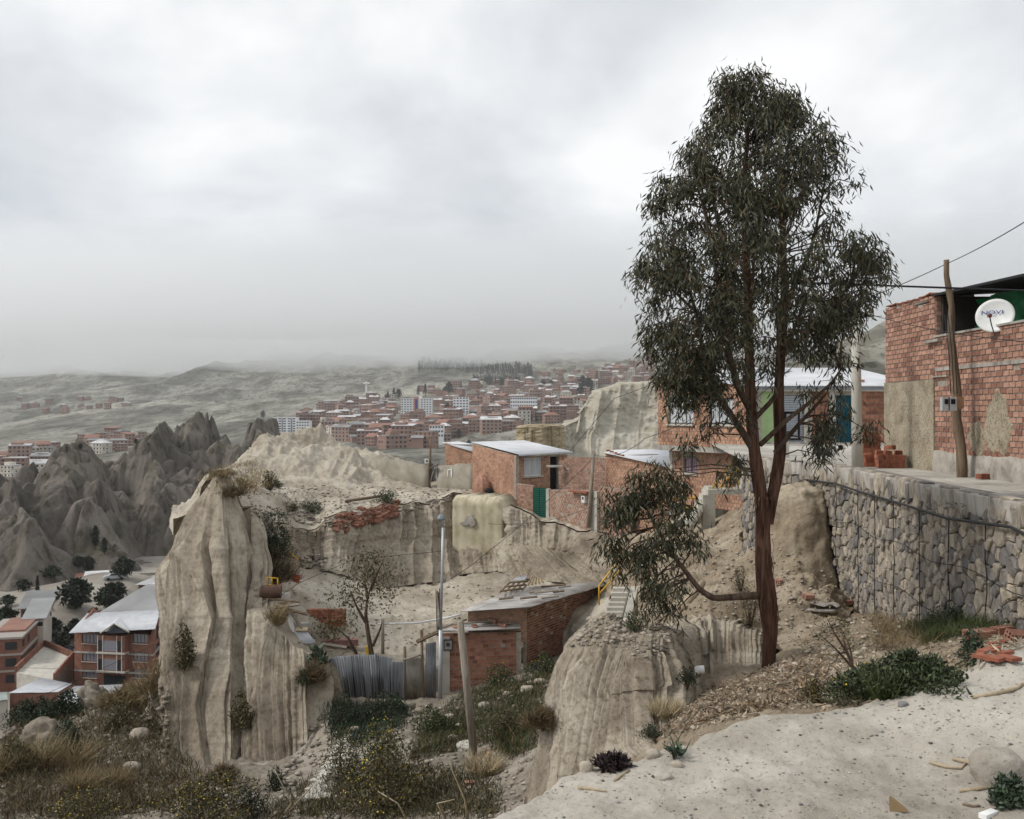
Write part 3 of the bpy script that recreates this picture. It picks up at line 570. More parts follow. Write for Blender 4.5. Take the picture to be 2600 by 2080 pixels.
# ---- brick, concrete, metal, wood
def brick_mat(name, base, mortar_dust=0.25, scale=7, rnd=.85):
    d = tuple(c*0.72 for c in base); l = tuple(min(1, c*1.16+0.02) for c in base)
    return noise_mat(name, [(0.3, d), (0.5, base), (0.72, l)], scale=scale, detail=5, rand=rnd, rough=0.95, bump=0.004, bscale=45,
        vary=[(0.0, (0.50,0.42,0.42)), (0.25, (0.80,0.75,0.74)), (0.5, (1,1,1)), (0.75, (1.12,1.12,1.1)), (1.0, (1.22,1.28,1.30))],
        second=[(1.1, [(0.40,(1,1,1)),(0.70,(1.25,1.35,1.42))], mortar_dust*2, (1,1,1), 'MULTIPLY'), (0.7, [(0.36,(0.62,0.58,0.56)),(0.52,(1,1,1))], .75, (1,1,.8), 'MULTIPLY')])
M['brick_pink'] = brick_mat('weathered_pink_brick', (0.40,0.225,0.165))
M['brick_orange'] = brick_mat('orange_hollow_brick', (0.47,0.27,0.18), rnd=.5)
M['brick_red'] = brick_mat('red_hollow_brick', (0.37,0.17,0.108))
M['brick_new'] = brick_mat('new_red_brick', (0.36,0.145,0.09), 0.05)
M['brick_mid'] = brick_mat('pale_orange_brick', (0.44,0.27,0.20), rnd=.6)
M['mortar'] = noise_mat('grey_mortar', [(0.3,(0.27,0.235,0.195)),(0.7,(0.46,0.42,0.36))], scale=5, bump=0.006, bscale=40)
M['plaster'] = noise_mat('rough_mud_plaster', [(0.28,(0.20,0.165,0.115)),(0.5,(0.37,0.32,0.235)),(0.75,(0.47,0.42,0.325))], scale=2.2, detail=7, bump=0.03, bscale=16,
    second=[(22, [(0.38,(0.35,0.31,0.27)),(0.47,(1,1,1))], 0.85, (1,1,1), 'MULTIPLY')])
M['mudwall'] = noise_mat('grey_mud_wall', [(0.3,(0.25,0.225,0.175)),(0.7,(0.40,0.365,0.30))], scale=1.2, detail=6, bump=0.03, bscale=8)
M['cement'] = noise_mat('stained_cement', [(0.28,(0.21,0.19,0.165)),(0.5,(0.38,0.355,0.32)),(0.75,(0.50,0.475,0.43))], scale=1.4, detail=7, bump=0.006, bscale=22,
    second=[(3.5, [(0.34,(0.45,0.42,0.39)),(0.52,(1,1,1))], 0.85, (1,1,0.16), 'MULTIPLY')])
M['concrete'] = noise_mat('pale_concrete', [(0.3,(0.40,0.38,0.33)),(0.7,(0.58,0.555,0.49))], scale=1.5, detail=6, bump=0.004, bscale=20)
M['cream_plaster'] = noise_mat('stained_cream_plaster', [(0.3,(0.40,0.35,0.24)),(0.5,(0.55,0.50,0.37)),(0.75,(0.64,0.59,0.46))], scale=0.6, detail=6, bump=0.01, bscale=5,
    second=[(1.1, [(0.36,(0.72,0.68,0.60)),(0.52,(1,1,1))], 0.7, (1,1,.6), 'MULTIPLY')])
M['zinc'] = noise_mat('pale_zinc_sheet', [(0.3,(0.50,0.51,0.53)),(0.7,(0.66,0.67,0.69))], scale=0.8, rough=0.5, metal=0.15, spec=0.4)
M['zinc_old'] = noise_mat('weathered_zinc_sheet', [(0.25,(0.22,0.15,0.11)),(0.42,(0.40,0.38,0.36)),(0.75,(0.62,0.61,0.59))], scale=0.9, detail=6, rough=0.65, metal=0.1)
M['zinc_dark'] = noise_mat('stained_zinc_sheet', [(0.28,(0.10,0.105,0.115)),(0.5,(0.26,0.27,0.285)),(0.75,(0.45,0.46,0.47))], scale=0.9, detail=6, rough=0.6, metal=0.15, stretch=(1,1,.4),
    second=[(2.0, [(0.60,(1,1,1)),(0.72,(0.65,0.42,0.28))], 0.8, (1,1,.25), 'MULTIPLY')])
M['wood'] = noise_mat('grey_brown_wood', [(0.3,(0.085,0.058,0.038)),(0.7,(0.24,0.18,0.125))], scale=5, stretch=(3,3,.3), bump=0.006, bscale=14)
M['wood_pale'] = noise_mat('pale_timber', [(0.3,(0.30,0.23,0.15)),(0.7,(0.50,0.42,0.30))], scale=5, stretch=(3,3,.4), bump=0.004)
M['wood_grey'] = noise_mat('weathered_grey_timber', [(0.3,(0.18,0.15,0.12)),(0.7,(0.36,0.32,0.27))], scale=6, stretch=(3,3,.25), bump=0.006)
black = flat('black_cable', (0.02,0.02,0.022), 0.6); dark = flat('dark_void', (0.012,0.012,0.013), 0.95)
white = flat('white_paint', (0.75,0.75,0.73), 0.5); steel = flat('galvanised_steel', (0.42,0.44,0.47), 0.45, 0.4)
yellow = flat('yellow_paint', (0.62,0.36,0.025), 0.5); glass = flat('window_glass', (0.30,0.33,0.37), 0.12, 0, 0.6)
curtain = noise_mat('pale_curtain', [(0.3,(0.34,0.36,0.38)),(0.7,(0.66,0.68,0.70))], scale=9, stretch=(3,3,.06)); M['curtain'] = curtain
frame_dark = flat('dark_window_frame', (0.06,0.055,0.05), 0.6); red_tile = flat('red_roof_tile', (0.28,0.10,0.06), 0.9, var=.3)
# hollow brick with six holes in each end
def hollow_brick_mesh(mat, l=0.24, t=0.15, h=0.10, name='brick'):
    b = MB(); b.box((0,0,0), (l-0.05, t, h)); w = 0.018
    for s in (-1, 1):
        x = s*(l/2-0.0125)
        cy = [-t/2, -t/2+w, -t/6-w/2, -t/6+w/2, t/6-w/2, t/6+w/2, t/2-w, t/2]; cz = [-h/2, -h/2+w, -w/2, w/2, h/2-w, h/2]
        for (a0, a1) in ((0,1),(2,3),(4,5),(6,7)): b.box((x, (cy[a0]+cy[a1])/2, 0), (0.0252, cy[a1]-cy[a0], h))
        for (z0, z1) in ((0,1),(2,3),(4,5)):
            for (a0, a1) in ((1,2),(3,4),(5,6)): b.box((x, (cy[a0]+cy[a1])/2, (cz[z0]+cz[z1])/2), (0.025, cy[a1]-cy[a0], cz[z1]-cz[z0]))
    me = bpy.data.meshes.new(name); me.from_pydata(b.v, [], b.f); me.materials.append(mat); me.update(); return me
HB_NEW = hollow_brick_mesh(M['brick_new']); HB_OLD = hollow_brick_mesh(M['brick_pink']); M['brick_burnt_shade'] = brick_mat('burnt_and_shade_brick', (0.27,0.135,0.095)); HB_DARK = hollow_brick_mesh(M['brick_burnt_shade'])
def place_mesh(name, me, loc, rot=(0,0,0), parent=None, scale=1):
    o = bpy.data.objects.new(name, me); link(o, parent)
    from mathutils import Euler
    sc = scale if hasattr(scale, '__len__') else (scale,)*3
    o.matrix_basis = Matrix.Translation([float(c) for c in loc]) @ Euler(rot).to_matrix().to_4x4() @ Matrix.Diagonal((*sc, 1))
    return o
def corrug_part(name, p00, p10, p11, p01, mat, parent=None, waves=12, amp=0.02, thick=0.004, rag=0.0, n=None, smooth=False):
    """corrugated sheet between four corners; waves run across p00->p10"""
    n = n or waves*4+1; p00, p10, p11, p01 = (np.asarray(q, float) for q in (p00, p10, p11, p01))
    N = np.cross(p10-p00, p01-p00); N = N/np.linalg.norm(N)
    V = []
    for side in (0, 1):
        for i in range(n):
            t = i/(n-1); o = N*(amp*math.sin(2*math.pi*waves*t)+(thick if side else 0))
            a = p00+(p10-p00)*t; b_ = p01+(p11-p01)*t; e = (b_-a)*rag*random.uniform(-1, 1)
            V += [a+o-e*0.6, b_+o+e]
    Fs = []
    for s in (0, 1):
        k = s*2*n
        for i in range(n-1): q = (k+2*i, k+2*i+2, k+2*i+3, k+2*i+1); Fs.append(q if s == 0 else q[::-1])
    for i in range(n-1):
        Fs += [(2*i, 2*n+2*i, 2*n+2*i+2, 2*i+2), (2*i+1, 2*i+3, 2*n+2*i+3, 2*n+2*i+1)]
    Fs += [(0, 1, 2*n+1, 2*n), (2*n-2, 4*n-2, 4*n-1, 2*n-1)]
    return part_np(name, V, Fs, mat, parent)
def window(fr, parent, a0, a1, b0, b1, npane=2, depth=0.12, frame=None, pane=None, sill=True, bars=0, fw=0.05, sillmat=None):
    m = MB(); frame = frame or frame_dark
    for (x0, x1, y0, y1) in ((a0, a1, b0, b0+fw), (a0, a1, b1-fw, b1), (a0, a0+fw, b0+fw, b1-fw), (a1-fw, a1, b0+fw, b1-fw)): fr.box(m, x0, x1, y0, y1, -depth-0.03, -depth+0.02)
    for k in range(1, npane):
        x = a0+(a1-a0)*k/npane; fr.box(m, x-fw/2, x+fw/2, b0+fw, b1-fw, -depth-0.028, -depth+0.018)
    w = m.build('window', frame, parent)
    for k in range(npane):
        m = MB(); x0 = a0+(a1-a0)*k/npane; x1 = a0+(a1-a0)*(k+1)/npane; fr.box(m, x0+fw*.6, x1-fw*.6, b0+fw*.8, b1-fw*.8, -depth-0.02, -depth-0.005); m.build('pane', pane or curtain, w)
    for k in range(bars):
        x = a0+(a1-a0)*(k+.5)/bars; m = MB(); m.tube([fr.p(x, b0, -depth+.06), fr.p(x, b1, -depth+.06)], 0.009, 5); m.build('bar', frame_dark, w)
    if sill:
        m = MB(); fr.box(m, a0-0.08, a1+0.08, b0-0.09, b0-0.01, -depth, 0.09); m.build('sill', sillmat or M['concrete'], w)
    return w
# ================================================================== RIGHT SIDE: stone wall, road, houses
# ---- stone retaining wall with a concrete coping
wall = thing('stone_wall', 'dry stone retaining wall held by wire mesh under a concrete coping', 'wall', (6.9, 18, -4.0))
ky = np.linspace(27.6, 8.6, 40)
sk = [np.array((kerb_x(y), y)) for y in ky]
Sarc = np.concatenate([[0], np.cumsum([np.linalg.norm(b-a) for a, b in zip(sk, sk[1:])])])
def wall_pt(s, z, off=0):
    x = np.interp(s, Sarc, [p[0] for p in sk]); y = np.interp(s, Sarc, [p[1] for p in sk])
    i = min(len(sk)-2, max(0, int(np.searchsorted(Sarc, s)-1))); t = (sk[i+1]-sk[i])/np.linalg.norm(sk[i+1]-sk[i]); n = np.array((t[1], -t[0]))
    n = n if n[0] < 0 else -n
    return np.array((x+n[0]*off, y+n[1]*off, z)), np.array((n[0], n[1], 0)), np.array((t[0], t[1], 0))
m = MB()                       # dark backing of small fill
V, Fq = [], []
for i, s in enumerate(Sarc):
    p, n, t = wall_pt(s, 0, -0.10); V += [(p[0], p[1], -6.2), (p[0], p[1], -1.44), (p[0]+.5, p[1], -1.44), (p[0]+.5, p[1], -6.2)]
    if i: k = 4*i; Fq += [(k-4, k, k+1, k-3), (k-3, k+1, k+2, k-2), (k-2, k+2, k+3, k-1)]
M['fill'] = noise_mat('dark_stone_fill', [(0.3,(0.04,0.035,0.03)),(0.7,(0.16,0.14,0.12))], scale=6, bump=0.05, bscale=12)
part_np('stone_fill', V, Fq, M['fill'], wall)
M['stone'] = noise_mat('river_stone', [(0.25,(0.13,0.115,0.10)),(0.5,(0.29,0.262,0.225)),(0.75,(0.46,0.42,0.365))], scale=7, detail=6, rand=0.9, bump=0.012, bscale=22, stretch=(1,1,.5),
    vary=[(0,(0.48,0.50,0.56)),(0.15,(0.62,0.64,0.70)),(0.35,(0.88,0.86,0.84)),(0.6,(1.02,0.99,0.94)),(0.85,(1.18,1.13,1.04)),(1,(1.32,1.25,1.12))])
# variable radius dart throwing, then each stone is its Voronoi cell, pulled in and rounded
Smax = Sarc[-1]; seeds = []; cell = {}
r0 = random.Random(5)
def near(s, z, rad):
    c = (int(s/0.3), int(z/0.3)); o = []
    for i in range(-2, 3):
        for j in range(-2, 3): o += cell.get((c[0]+i, c[1]+j), [])
    return o
for tries in range(34000):
    s = r0.uniform(0.05, Smax-.05); z = r0.uniform(-4.9, -1.44); rad = r0.choice((0.05, 0.06, 0.07, 0.08, 0.09, 0.11)) if tries > 1500 else r0.uniform(0.09, 0.15)
    if all(((s-q[0])/1.18)**2+(z-q[1])**2 > ((rad+q[2])*0.94)**2 for q in near(s, z, rad)):
        seeds.append((s, z, rad)); cell.setdefault((int(s/0.3), int(z/0.3)), []).append((s, z, rad))
def cell_poly(q):
    poly = [(q[0]-.35, q[1]-.3), (q[0]+.35, q[1]-.3), (q[0]+.35, q[1]+.3), (q[0]-.35, q[1]+.3)]
    for o in near(q[0], q[1], .3):
        if o is q or (o[0] == q[0] and o[1] == q[1]): continue
        dx, dz = o[0]-q[0], o[1]-q[1]; D2 = dx*dx+dz*dz; t = 0.5+(q[2]**2-o[2]**2)/(2*D2)
        mx_, mz_ = q[0]+dx*t, q[1]+dz*t; new = []
        for (a, b) in zip(poly, poly[1:]+poly[:1]):
            da = (a[0]-mx_)*dx+(a[1]-mz_)*dz; db = (b[0]-mx_)*dx+(b[1]-mz_)*dz
            if da <= 0: new.append(a)
            if (da < 0) != (db < 0): k = da/(da-db); new.append((a[0]+(b[0]-a[0])*k, a[1]+(b[1]-a[1])*k))
        poly = new
        if len(poly) < 3: return []
    return poly
stones = []
for q in seeds:
    poly = cell_poly(q)
    if len(poly) < 4: continue
    z_, p = q[1], wall_pt(q[0], q[1])[0]
    if p[2] < gz(p[0]-.25, p[1])-0.35: continue
    cx_ = sum(a[0] for a in poly)/len(poly); cz_ = sum(a[1] for a in poly)/len(poly)
    # cut corners so the outline is rounded
    rp = []
    for (a, b) in zip(poly, poly[1:]+poly[:1]): rp += [(a[0]*.9+b[0]*.1, a[1]*.9+b[1]*.1), (a[0]*.1+b[0]*.9, a[1]*.1+b[1]*.9)]
    gap = r0.uniform(0.90, 0.985); hh = r0.uniform(0.02, 0.075); vs = []
    for (f_, o_) in ((gap*.98, -0.12), (gap, -0.015), (gap*.93, hh*.7), (gap*.72, hh)):
        for (a, b) in rp:
            w, n, t = wall_pt(cx_+(a-cx_)*f_, cz_+(b-cz_)*f_, o_+r0.uniform(-.012, .012)); vs.append(w)
    k = len(rp); fs = [(i*k+j, i*k+(j+1) % k, (i+1)*k+(j+1) % k, (i+1)*k+j) for i in range(3) for j in range(k)]+[tuple(range(3*k, 4*k))]
    c, n, t = wall_pt(cx_, cz_); ip = ipx(c); vis = ip[0] < 2600 and c[2] > gz(c[0]-.15, c[1])-.05 and ip[0] > 1960
    stones.append((vis*q[2]/c[1], vs, fs))
stones.sort(key=lambda a: -a[0])
m = MB()
for i, (_, vs, fs) in enumerate(stones):
    if i < 300: b = MB(); b.add(vs, fs); b.build('stone', M['stone'], wall, smooth=False)
    else: m.add(vs, fs)
if m.v: m.build('stonework', M['stone'], wall, kind='stuff')
V, Fq = [], []
for i, s in enumerate(np.linspace(0, Smax, 90)):
    w0 = .01*math.sin(i*.9); w1 = r0.uniform(-.01, .04)
    for (off, z) in ((0.03+w0, -1.48-w1), (0.05+w0, -1.22), (0.03+w0, -1.20), (-0.36, -1.19), (-0.38, -1.45)):
        V.append(wall_pt(s, z, off)[0])
    if i:
        k = 5*i; Fq += [(k-5+j, k+j, k+j+1, k-5+j+1) for j in range(4)]
part_np('coping', V, Fq, M['cement'], wall, False)
for k, s in enumerate((2.6, 4.2, 5.6, 7.0, 8.2, 9.4, 10.7, 12.0, 13.3)):       # wire seams
    zg = gz(wall_pt(s, 0)[0][0]-.3, wall_pt(s, 0)[0][1]); pts = [wall_pt(s+r0.uniform(-.04, .04), z, 0.075)[0] for z in np.linspace(-1.6, max(zg, -4.3), 7)]
    tube_part('wire_seam', pts, 0.008, dark, wall, 5)
for z0 in (-2.35, -3.15):
    tube_part('wire_seam', [wall_pt(s, z0+0.05*math.sin(s*2.1)-0.0*s, 0.08)[0] for s in np.linspace(5.2, 14.5, 30)], 0.005, dark, wall, 5)
pp = [(210,150),(350,195),(480,215),(680,240),(860,300),(1200,400),(1550,510),(2050,580),(2160,635),(2500,760)]
pts = []
for (cx_, cy_) in pp:
    a, b = 1900+cx_/3.08, 1150+cy_/3.08; d = 18.0
    for _ in range(25): d = (kerb_x(d)-0.11)*F/(a-1300)
    pts.append(W(a, b, d))
tag(tube_part('hose', pts, 0.022, black, None, 8), 'black hose sagging along the stone retaining wall below its coping', 'hose')
# ---- right house
hx = 9.62; ZH = ZR-0.05
house = thing('brick_house', 'weathered pink brick house with rough plaster corner block beside the leaning wooden pole', 'house', (hx, 22, ZH))
fa = Fr((hx, 26.4), (hx, 23.3), ZH); fb = Fr((hx, 23.3), (hx, 16.0), ZH)
Ha = 2.66-ZH; Hb = 1.68-ZH; pb = 0.74-ZH
m = MB(); fa.box(m, 0, 3.1, 0, Ha, -0.25, -0.022); fa.box(m, 2.86, 3.1, 0, Ha+.001, -0.9, -0.25); fb.box(m, 0.001, 7.3, 0, Hb, -0.25, -0.022); m.build('wall', M['mortar'], house)
m = MB(); fa.panel(m, lambda a: pb+0.03*math.sin(a*3), [], -0.03, 0.03, 0)
for k in range(60):
    a, b = random.uniform(0, 3.1), random.uniform(0, pb)
m.build('plaster_render', M['plaster'], house)
V, Fq = [], []
for k in range(61):
    a = 7.3*k/60; hh = 0.50+0.012*math.sin(k*.7)+0.02*math.sin(k*.23+1)+.012*math.sin(k*2.9); V += [fb.p(a, -.1, .05+.012*math.sin(k*1.1)), fb.p(a, .25, .04+.012*math.sin(k*.8+1)), fb.p(a, hh, .03), fb.p(a, hh+.015, -.02)]
    if k: Fq += [(4*k-4+j, 4*k+j, 4*k+j+1, 4*k-4+j+1) for j in range(3)]
M['cement2'] = noise_mat('blotchy_cement', [(0.28,(0.20,0.18,0.15)),(0.5,(0.36,0.33,0.285)),(0.75,(0.47,0.44,0.385))], scale=2.2, detail=7, bump=0.012, bscale=16, second=[(5, [(0.34,(0.6,0.56,0.52)),(0.5,(1,1,1))], .7, (1,1,1), 'MULTIPLY')])
part_np('plaster_base', V, Fq, M['cement2'], house, True)
brickwork(fa, house, M['brick_pink'], Ha, pb, indiv=110, proud=0.0)
brickwork(fb, house, M['brick_pink'], Hb, 0.49, holes=[(0.12, 0.62, 1.95, 2.13)], indiv=186)
ft = Fr((hx+0.02, 23.28), (hx+0.75, 23.28), ZH)
brickwork(ft, house, M['brick_pink'], Ha, Hb+.03, L=.73)
m = MB(); fb.box(m, -0.03, 7.3, Hb, Hb+0.045, -0.27, 0.03); m.build('coping', M['cement'], house)
m = MB(); fb.box(m, -0.35, 0.42, 2.98, 3.04, -0.05, 0.12); m.build('lintel', M['cement'], house)
m = MB(); fb.box(m, -0.05, 0.75, 2.18, 2.215, -0.02, 0.06); m.build('lintel', M['cement'], house)
m = MB(); fb.box(m, .12, .62, 1.95, 2.13, -.12, -.06); bl = m.build('window', flat('bluish_glass_block', (0.16,0.2,0.24), .2), house)
for k in range(6):
    m = MB(); x = .12+.5*k/5; fb.box(m, x-.012, x+.012, 1.95, 2.13, -.06, -.02); m.build('bar', M['cement'], bl)
# mud patches smeared over the bricks
def blob(fr, ca, cb, ra, rb, c, seed, n=26):
    rr_ = random.Random(seed); ph = [rr_.uniform(0, 6.28) for _ in range(4)]; pts = []
    for i in range(n):
        th = 2*math.pi*i/n; k = 1+.16*math.sin(2*th+ph[0])+.12*math.sin(3*th+ph[1])+.08*math.sin(7*th+ph[2])
        pts.append((ca+ra*k*math.cos(th), cb+rb*k*math.sin(th)))
    m = MB(); vs = [fr.p(a, b, -0.02) for a, b in pts]+[fr.p(ca+(a-ca)*.9, cb+(b-cb)*.9, c) for a, b in pts]
    m.add(vs, [(i, (i+1) % n, n+(i+1) % n, n+i) for i in range(n)]+[tuple(range(n, 2*n))]); return m
blob(fb, 3.0, 1.15, .5, .75, .012, 3).build('mud_patch', M['plaster'], house); blob(fb, 2.1, 0.85, .4, .35, .011, 5).build('mud_patch', M['plaster'], house); blob(fb, 4.4, 1.0, .3, .5, .011, 8).build('mud_patch', M['plaster'], house)
for k in range(9):              # broken tiles on the corner block
    a = 0.15+2.8*k/8; m = MB(); m.par(fa.p(a, Ha+.005+random.uniform(0, .03), -.26), fa.u*.3+fa.z*random.uniform(-.03, .05), fa.n*.3, fa.z*.025); m.build('roof_tile', red_tile, house)
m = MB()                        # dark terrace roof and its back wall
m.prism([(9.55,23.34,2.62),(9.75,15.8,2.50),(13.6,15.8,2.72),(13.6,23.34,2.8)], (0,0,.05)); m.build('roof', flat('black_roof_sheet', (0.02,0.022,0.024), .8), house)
m = MB(); m.box((12.6,19.6,0.9), (.12,7.4,3.5)); m.box((11.2,23.2,.9), (2.9,.1,3.4)); m.build('back_wall', flat('dark_back_wall', (0.045,0.04,0.036), .95), house)  # back wall is one near-black colour all over
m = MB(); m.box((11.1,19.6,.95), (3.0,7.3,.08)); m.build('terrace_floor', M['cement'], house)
tube_part('roof_beam', [(9.5,23.38,2.50),(8.9,22.6,2.35)], .035, M['wood_grey'], house, 6)
tube_part('roof_post', [(9.85,16.6,1.6),(9.85,16.6,2.55)], .04, M['wood'], house, 6)
# green tarp hung under the roof
V, Fq = [], []
for i in range(15):
    for j in range(7):
        y = 22.9-i*.42; s = j/6; sag = .18*math.sin(i*1.1)+.1*math.sin(i*2.3); V.append((10.35+.12*math.sin(i*1.7+j)+.1*s, y, 2.5-s*(1.0+.35*sag)))
for i in range(14):
    for j in range(6): k = i*7+j; Fq.append((k, k+7, k+8, k+1))
tag(part_np('tarp', V, Fq, noise_mat('green_tarp', [(0.3,(0.004,0.06,0.022)),(0.7,(0.015,0.17,0.06))], scale=3, rough=.6), None, True), 'green tarpaulin hung under the black terrace roof behind the satellite dish', 'tarp')
# satellite dish
dc = W(2526, 801, 20.3); dn = np.array((-0.62, -0.75, 0.22)); dn /= np.linalg.norm(dn)
dish = thing('satellite_dish', 'white satellite dish with blue lettering on the brick house parapet', 'dish', (dc[0], dc[1], 1.75))
du_ = np.cross((0,0,1.0), dn); du_ /= np.linalg.norm(du_); du_ = -du_ if du_[0] < 0 else du_; dw = np.cross(dn, du_); dw = dw if dw[2] > 0 else -dw
m = MB(); vs = []; nr, nn = 6, 40
for back_ in (0, 1):
    for i in range(nr+1):
        r = .37*i/nr
        for j in range(nn):
            th = 2*math.pi*j/nn; vs.append(dc+du_*r*math.cos(th)+dw*r*.93*math.sin(th)+dn*(.07*(r/.37)**2-.07-(.012 if back_ else 0)))
fs = []
for s in (0, 1):
    o = s*(nr+1)*nn
    for i in range(nr):
        for j in range(nn): q = (o+i*nn+j, o+i*nn+(j+1) % nn, o+(i+1)*nn+(j+1) % nn, o+(i+1)*nn+j); fs.append(q if s == 0 else q[::-1])
for j in range(nn): fs.append((nr*nn+j, nr*nn+(j+1) % nn, (nr+1)*nn+nr*nn+(j+1) % nn, (nr+1)*nn+nr*nn+j))
m.add(vs, fs); m.build('reflector', flat('dish_white', (0.78,0.79,0.78), .45), dish, True)
fp = dc+dn*.36-dw*.12
tube_part('feed_arm', [dc-dw*.35, dc-dw*.25+dn*.2, fp], .012, frame_dark, dish, 6)
box_part('receiver', fp, (.06,.07,.06), flat('red_brown_receiver', (0.16,0.05,0.03), .5), dish)
tube_part('mast', [dc-dn*.08, dc-dn*.12-np.array((0,0,.25)), (dc[0]+.14, dc[1]+.12, 1.5)], .02, steel, dish, 6)
def text_mesh(txt, size, mat, name='lettering'):
    cu = bpy.data.curves.new('t', 'FONT'); cu.body = txt; cu.size = size; cu.align_x = 'CENTER'; cu.align_y = 'CENTER'; cu.extrude = 0.002
    o = bpy.data.objects.new('t', cu); COL.objects.link(o); dg = bpy.context.evaluated_depsgraph_get(); me = bpy.data.meshes.new_from_object(o.evaluated_get(dg)); bpy.data.objects.remove(o); bpy.data.curves.remove(cu)
    me.name = name; me.materials.clear(); me.materials.append(mat); return me
tm = text_mesh('NOVI', .115, flat('blue_print', (0.02,0.04,0.22), .5)); lo = bpy.data.objects.new('lettering', tm); link(lo, dish)
tp = dc+dw*.07-dn*.03-du_*.06
lo.matrix_basis = Matrix(((du_[0],dw[0],dn[0],tp[0]),(du_[1],dw[1],dn[1],tp[1]),(du_[2],dw[2],dn[2],tp[2]),(0,0,0,1))) @ Matrix.Diagonal((1.5,1,1,1))
# leaning wooden pole with meter boxes
b0, b1 = W(2443, 1212, 21.2), W(2404, 660, 21.4)
pole = thing('wooden_pole', 'leaning rough wooden pole with grey meter boxes in front of the brick house', 'pole', b0)
pts = []
for k in range(15):
    t = k/14; pts.append(b0*(1-t)+b1*t+np.array((.025*math.sin(k*1.3), .02*math.sin(k*2.1), 0)))
tube_part('post', [b0-np.array((0,0,.3))]+pts, [.115]+[.11-.055*k/14+.008*math.sin(k*2.7) for k in range(15)], M['wood'], pole, 10)
for (a, s) in ((2399, .15), (2416, .17)):
    c = W(a, 1026, 20.95); bo = box_part('meter_box', c, (s, .12, .27), flat('grey_meter_box', (0.42,0.43,0.43), .5), pole); box_part('dial', c+np.array((0.005,-.064,.05)), (s*.5, .01, .1), dark, bo); 
box_part('meter_box', W(2434, 1022, 21.0), (.16,.14,.24), flat('rusty_meter_box', (0.30,0.17,0.10), .7), pole); 
box_part('crossbar', W(2416, 1037, 21.02), (.42,.05,.05), M['wood_grey'], pole)
for k in range(3):
    x = 2405+k*8; tube_part('cable', [W(x-6, 800, 21.15), W(x+4, 900, 21.1), W(x+9, 1000, 21.0)], .009, black, pole, 5)
# concrete pole on the kerb
p0 = W(2177, 1186, 24.4); p1 = W(2172, 774, 24.4)
tag(tube_part('concrete_pole', [p0-np.array((0,0,.2)), p0*.5+p1*.5, p1], [.135,.115,.095], M['concrete'], None, 20), 'grey concrete utility pole on the road kerb beside the brick stacks', 'pole')
# wires
def wire(name, pts, label, r=.012, sag=0.0, group=None, n=12):
    P_ = []
    for a, b in zip(pts, pts[1:]):
        a, b = np.asarray(a, float), np.asarray(b, float)
        for k in range(n): t = k/n; P_.append(a*(1-t)+b*t-np.array((0,0,sag*4*t*(1-t))))
    P_.append(np.asarray(pts[-1], float)); return tag(tube_part(name, P_, r, black, None, 5), label, 'wire', group)
PT = p1-np.array((0,0,.12))
wire('power_cable', [W(1985,716,16.5), W(2260,726,16), W(2600,738,15.5), W(2800,745,15)], 'thick black power cable from the eucalyptus crown crossing above the weathered house', .016, .0)
wire('power_wire', [W(2180,765,22), b1-np.array((0,0,.08)), W(2600,565,15), W(2800,470,11)], 'thin black wire running over the top of the leaning wooden pole', .009, .03)
wire('power_wire', [PT, W(2600,868,16.5)], 'thin slack wire hanging across the front of the weathered brick house', .008, .1)
wire('power_wire', [PT, W(2239,803,26.3)], 'short wire from the concrete pole to the plastered corner block', .008, .05)
# stacks of new bricks by the plastered corner
def stack(label, x, y, nx, ny, nz, rz, jitter=.012, group=None, miss=0.06):
    st = thing('brick_stack', label, 'bricks', (x, y, ZR), group); rr_ = random.Random(int(x*100+y*10)); c, s = math.cos(rz), math.sin(rz)
    for k in range(nz):
        for i in range(nx):
            for j in range(ny):
                if k == nz-1 and rr_.random() < miss*5: continue
                lx, ly = (i-(nx-1)/2)*.245, (j-(ny-1)/2)*.157; end = (k % 3 == 2)
                place_mesh('brick', HB_NEW, (x+c*lx-s*ly+rr_.uniform(-jitter, jitter), y+s*lx+c*ly+rr_.uniform(-jitter, jitter), ZR+.058+k*.103), (0, 0, rz+rr_.uniform(-.03, .03)+(math.pi if rr_.random() < .5 else 0)), st)
    return st
stack('tall square stack of new red hollow bricks behind the concrete pole', 9.25, 26.6, 2, 3, 8, .1)
stack('low stack of new red hollow bricks against the rough plaster corner', 9.13, 24.75, 2, 4, 4, 1.45)
stack('small narrow pile of new red bricks between the pole and the low stack', 8.72, 25.2, 1, 2, 3, .2)
place = lambda px_, py_, nm, me, label, cat, rot=(0,0,0), sc=1, lift=.0, group=None: tag(place_mesh(nm, me, hit(px_, py_)+np.array((0,0,lift)), rot, None, sc), label, cat, group)
tag(place_mesh('loose_brick', HB_NEW, (9.45, 20.55, ZR+.06), (0,0,.4)), 'single red hollow brick lying at the base of the weathered house wall', 'brick')
tag(place_mesh('loose_brick', HB_NEW, (9.12, 24.72, ZR+.49), (0,.05,2.2)), 'single red brick resting askew on top of the low brick stack', 'brick')
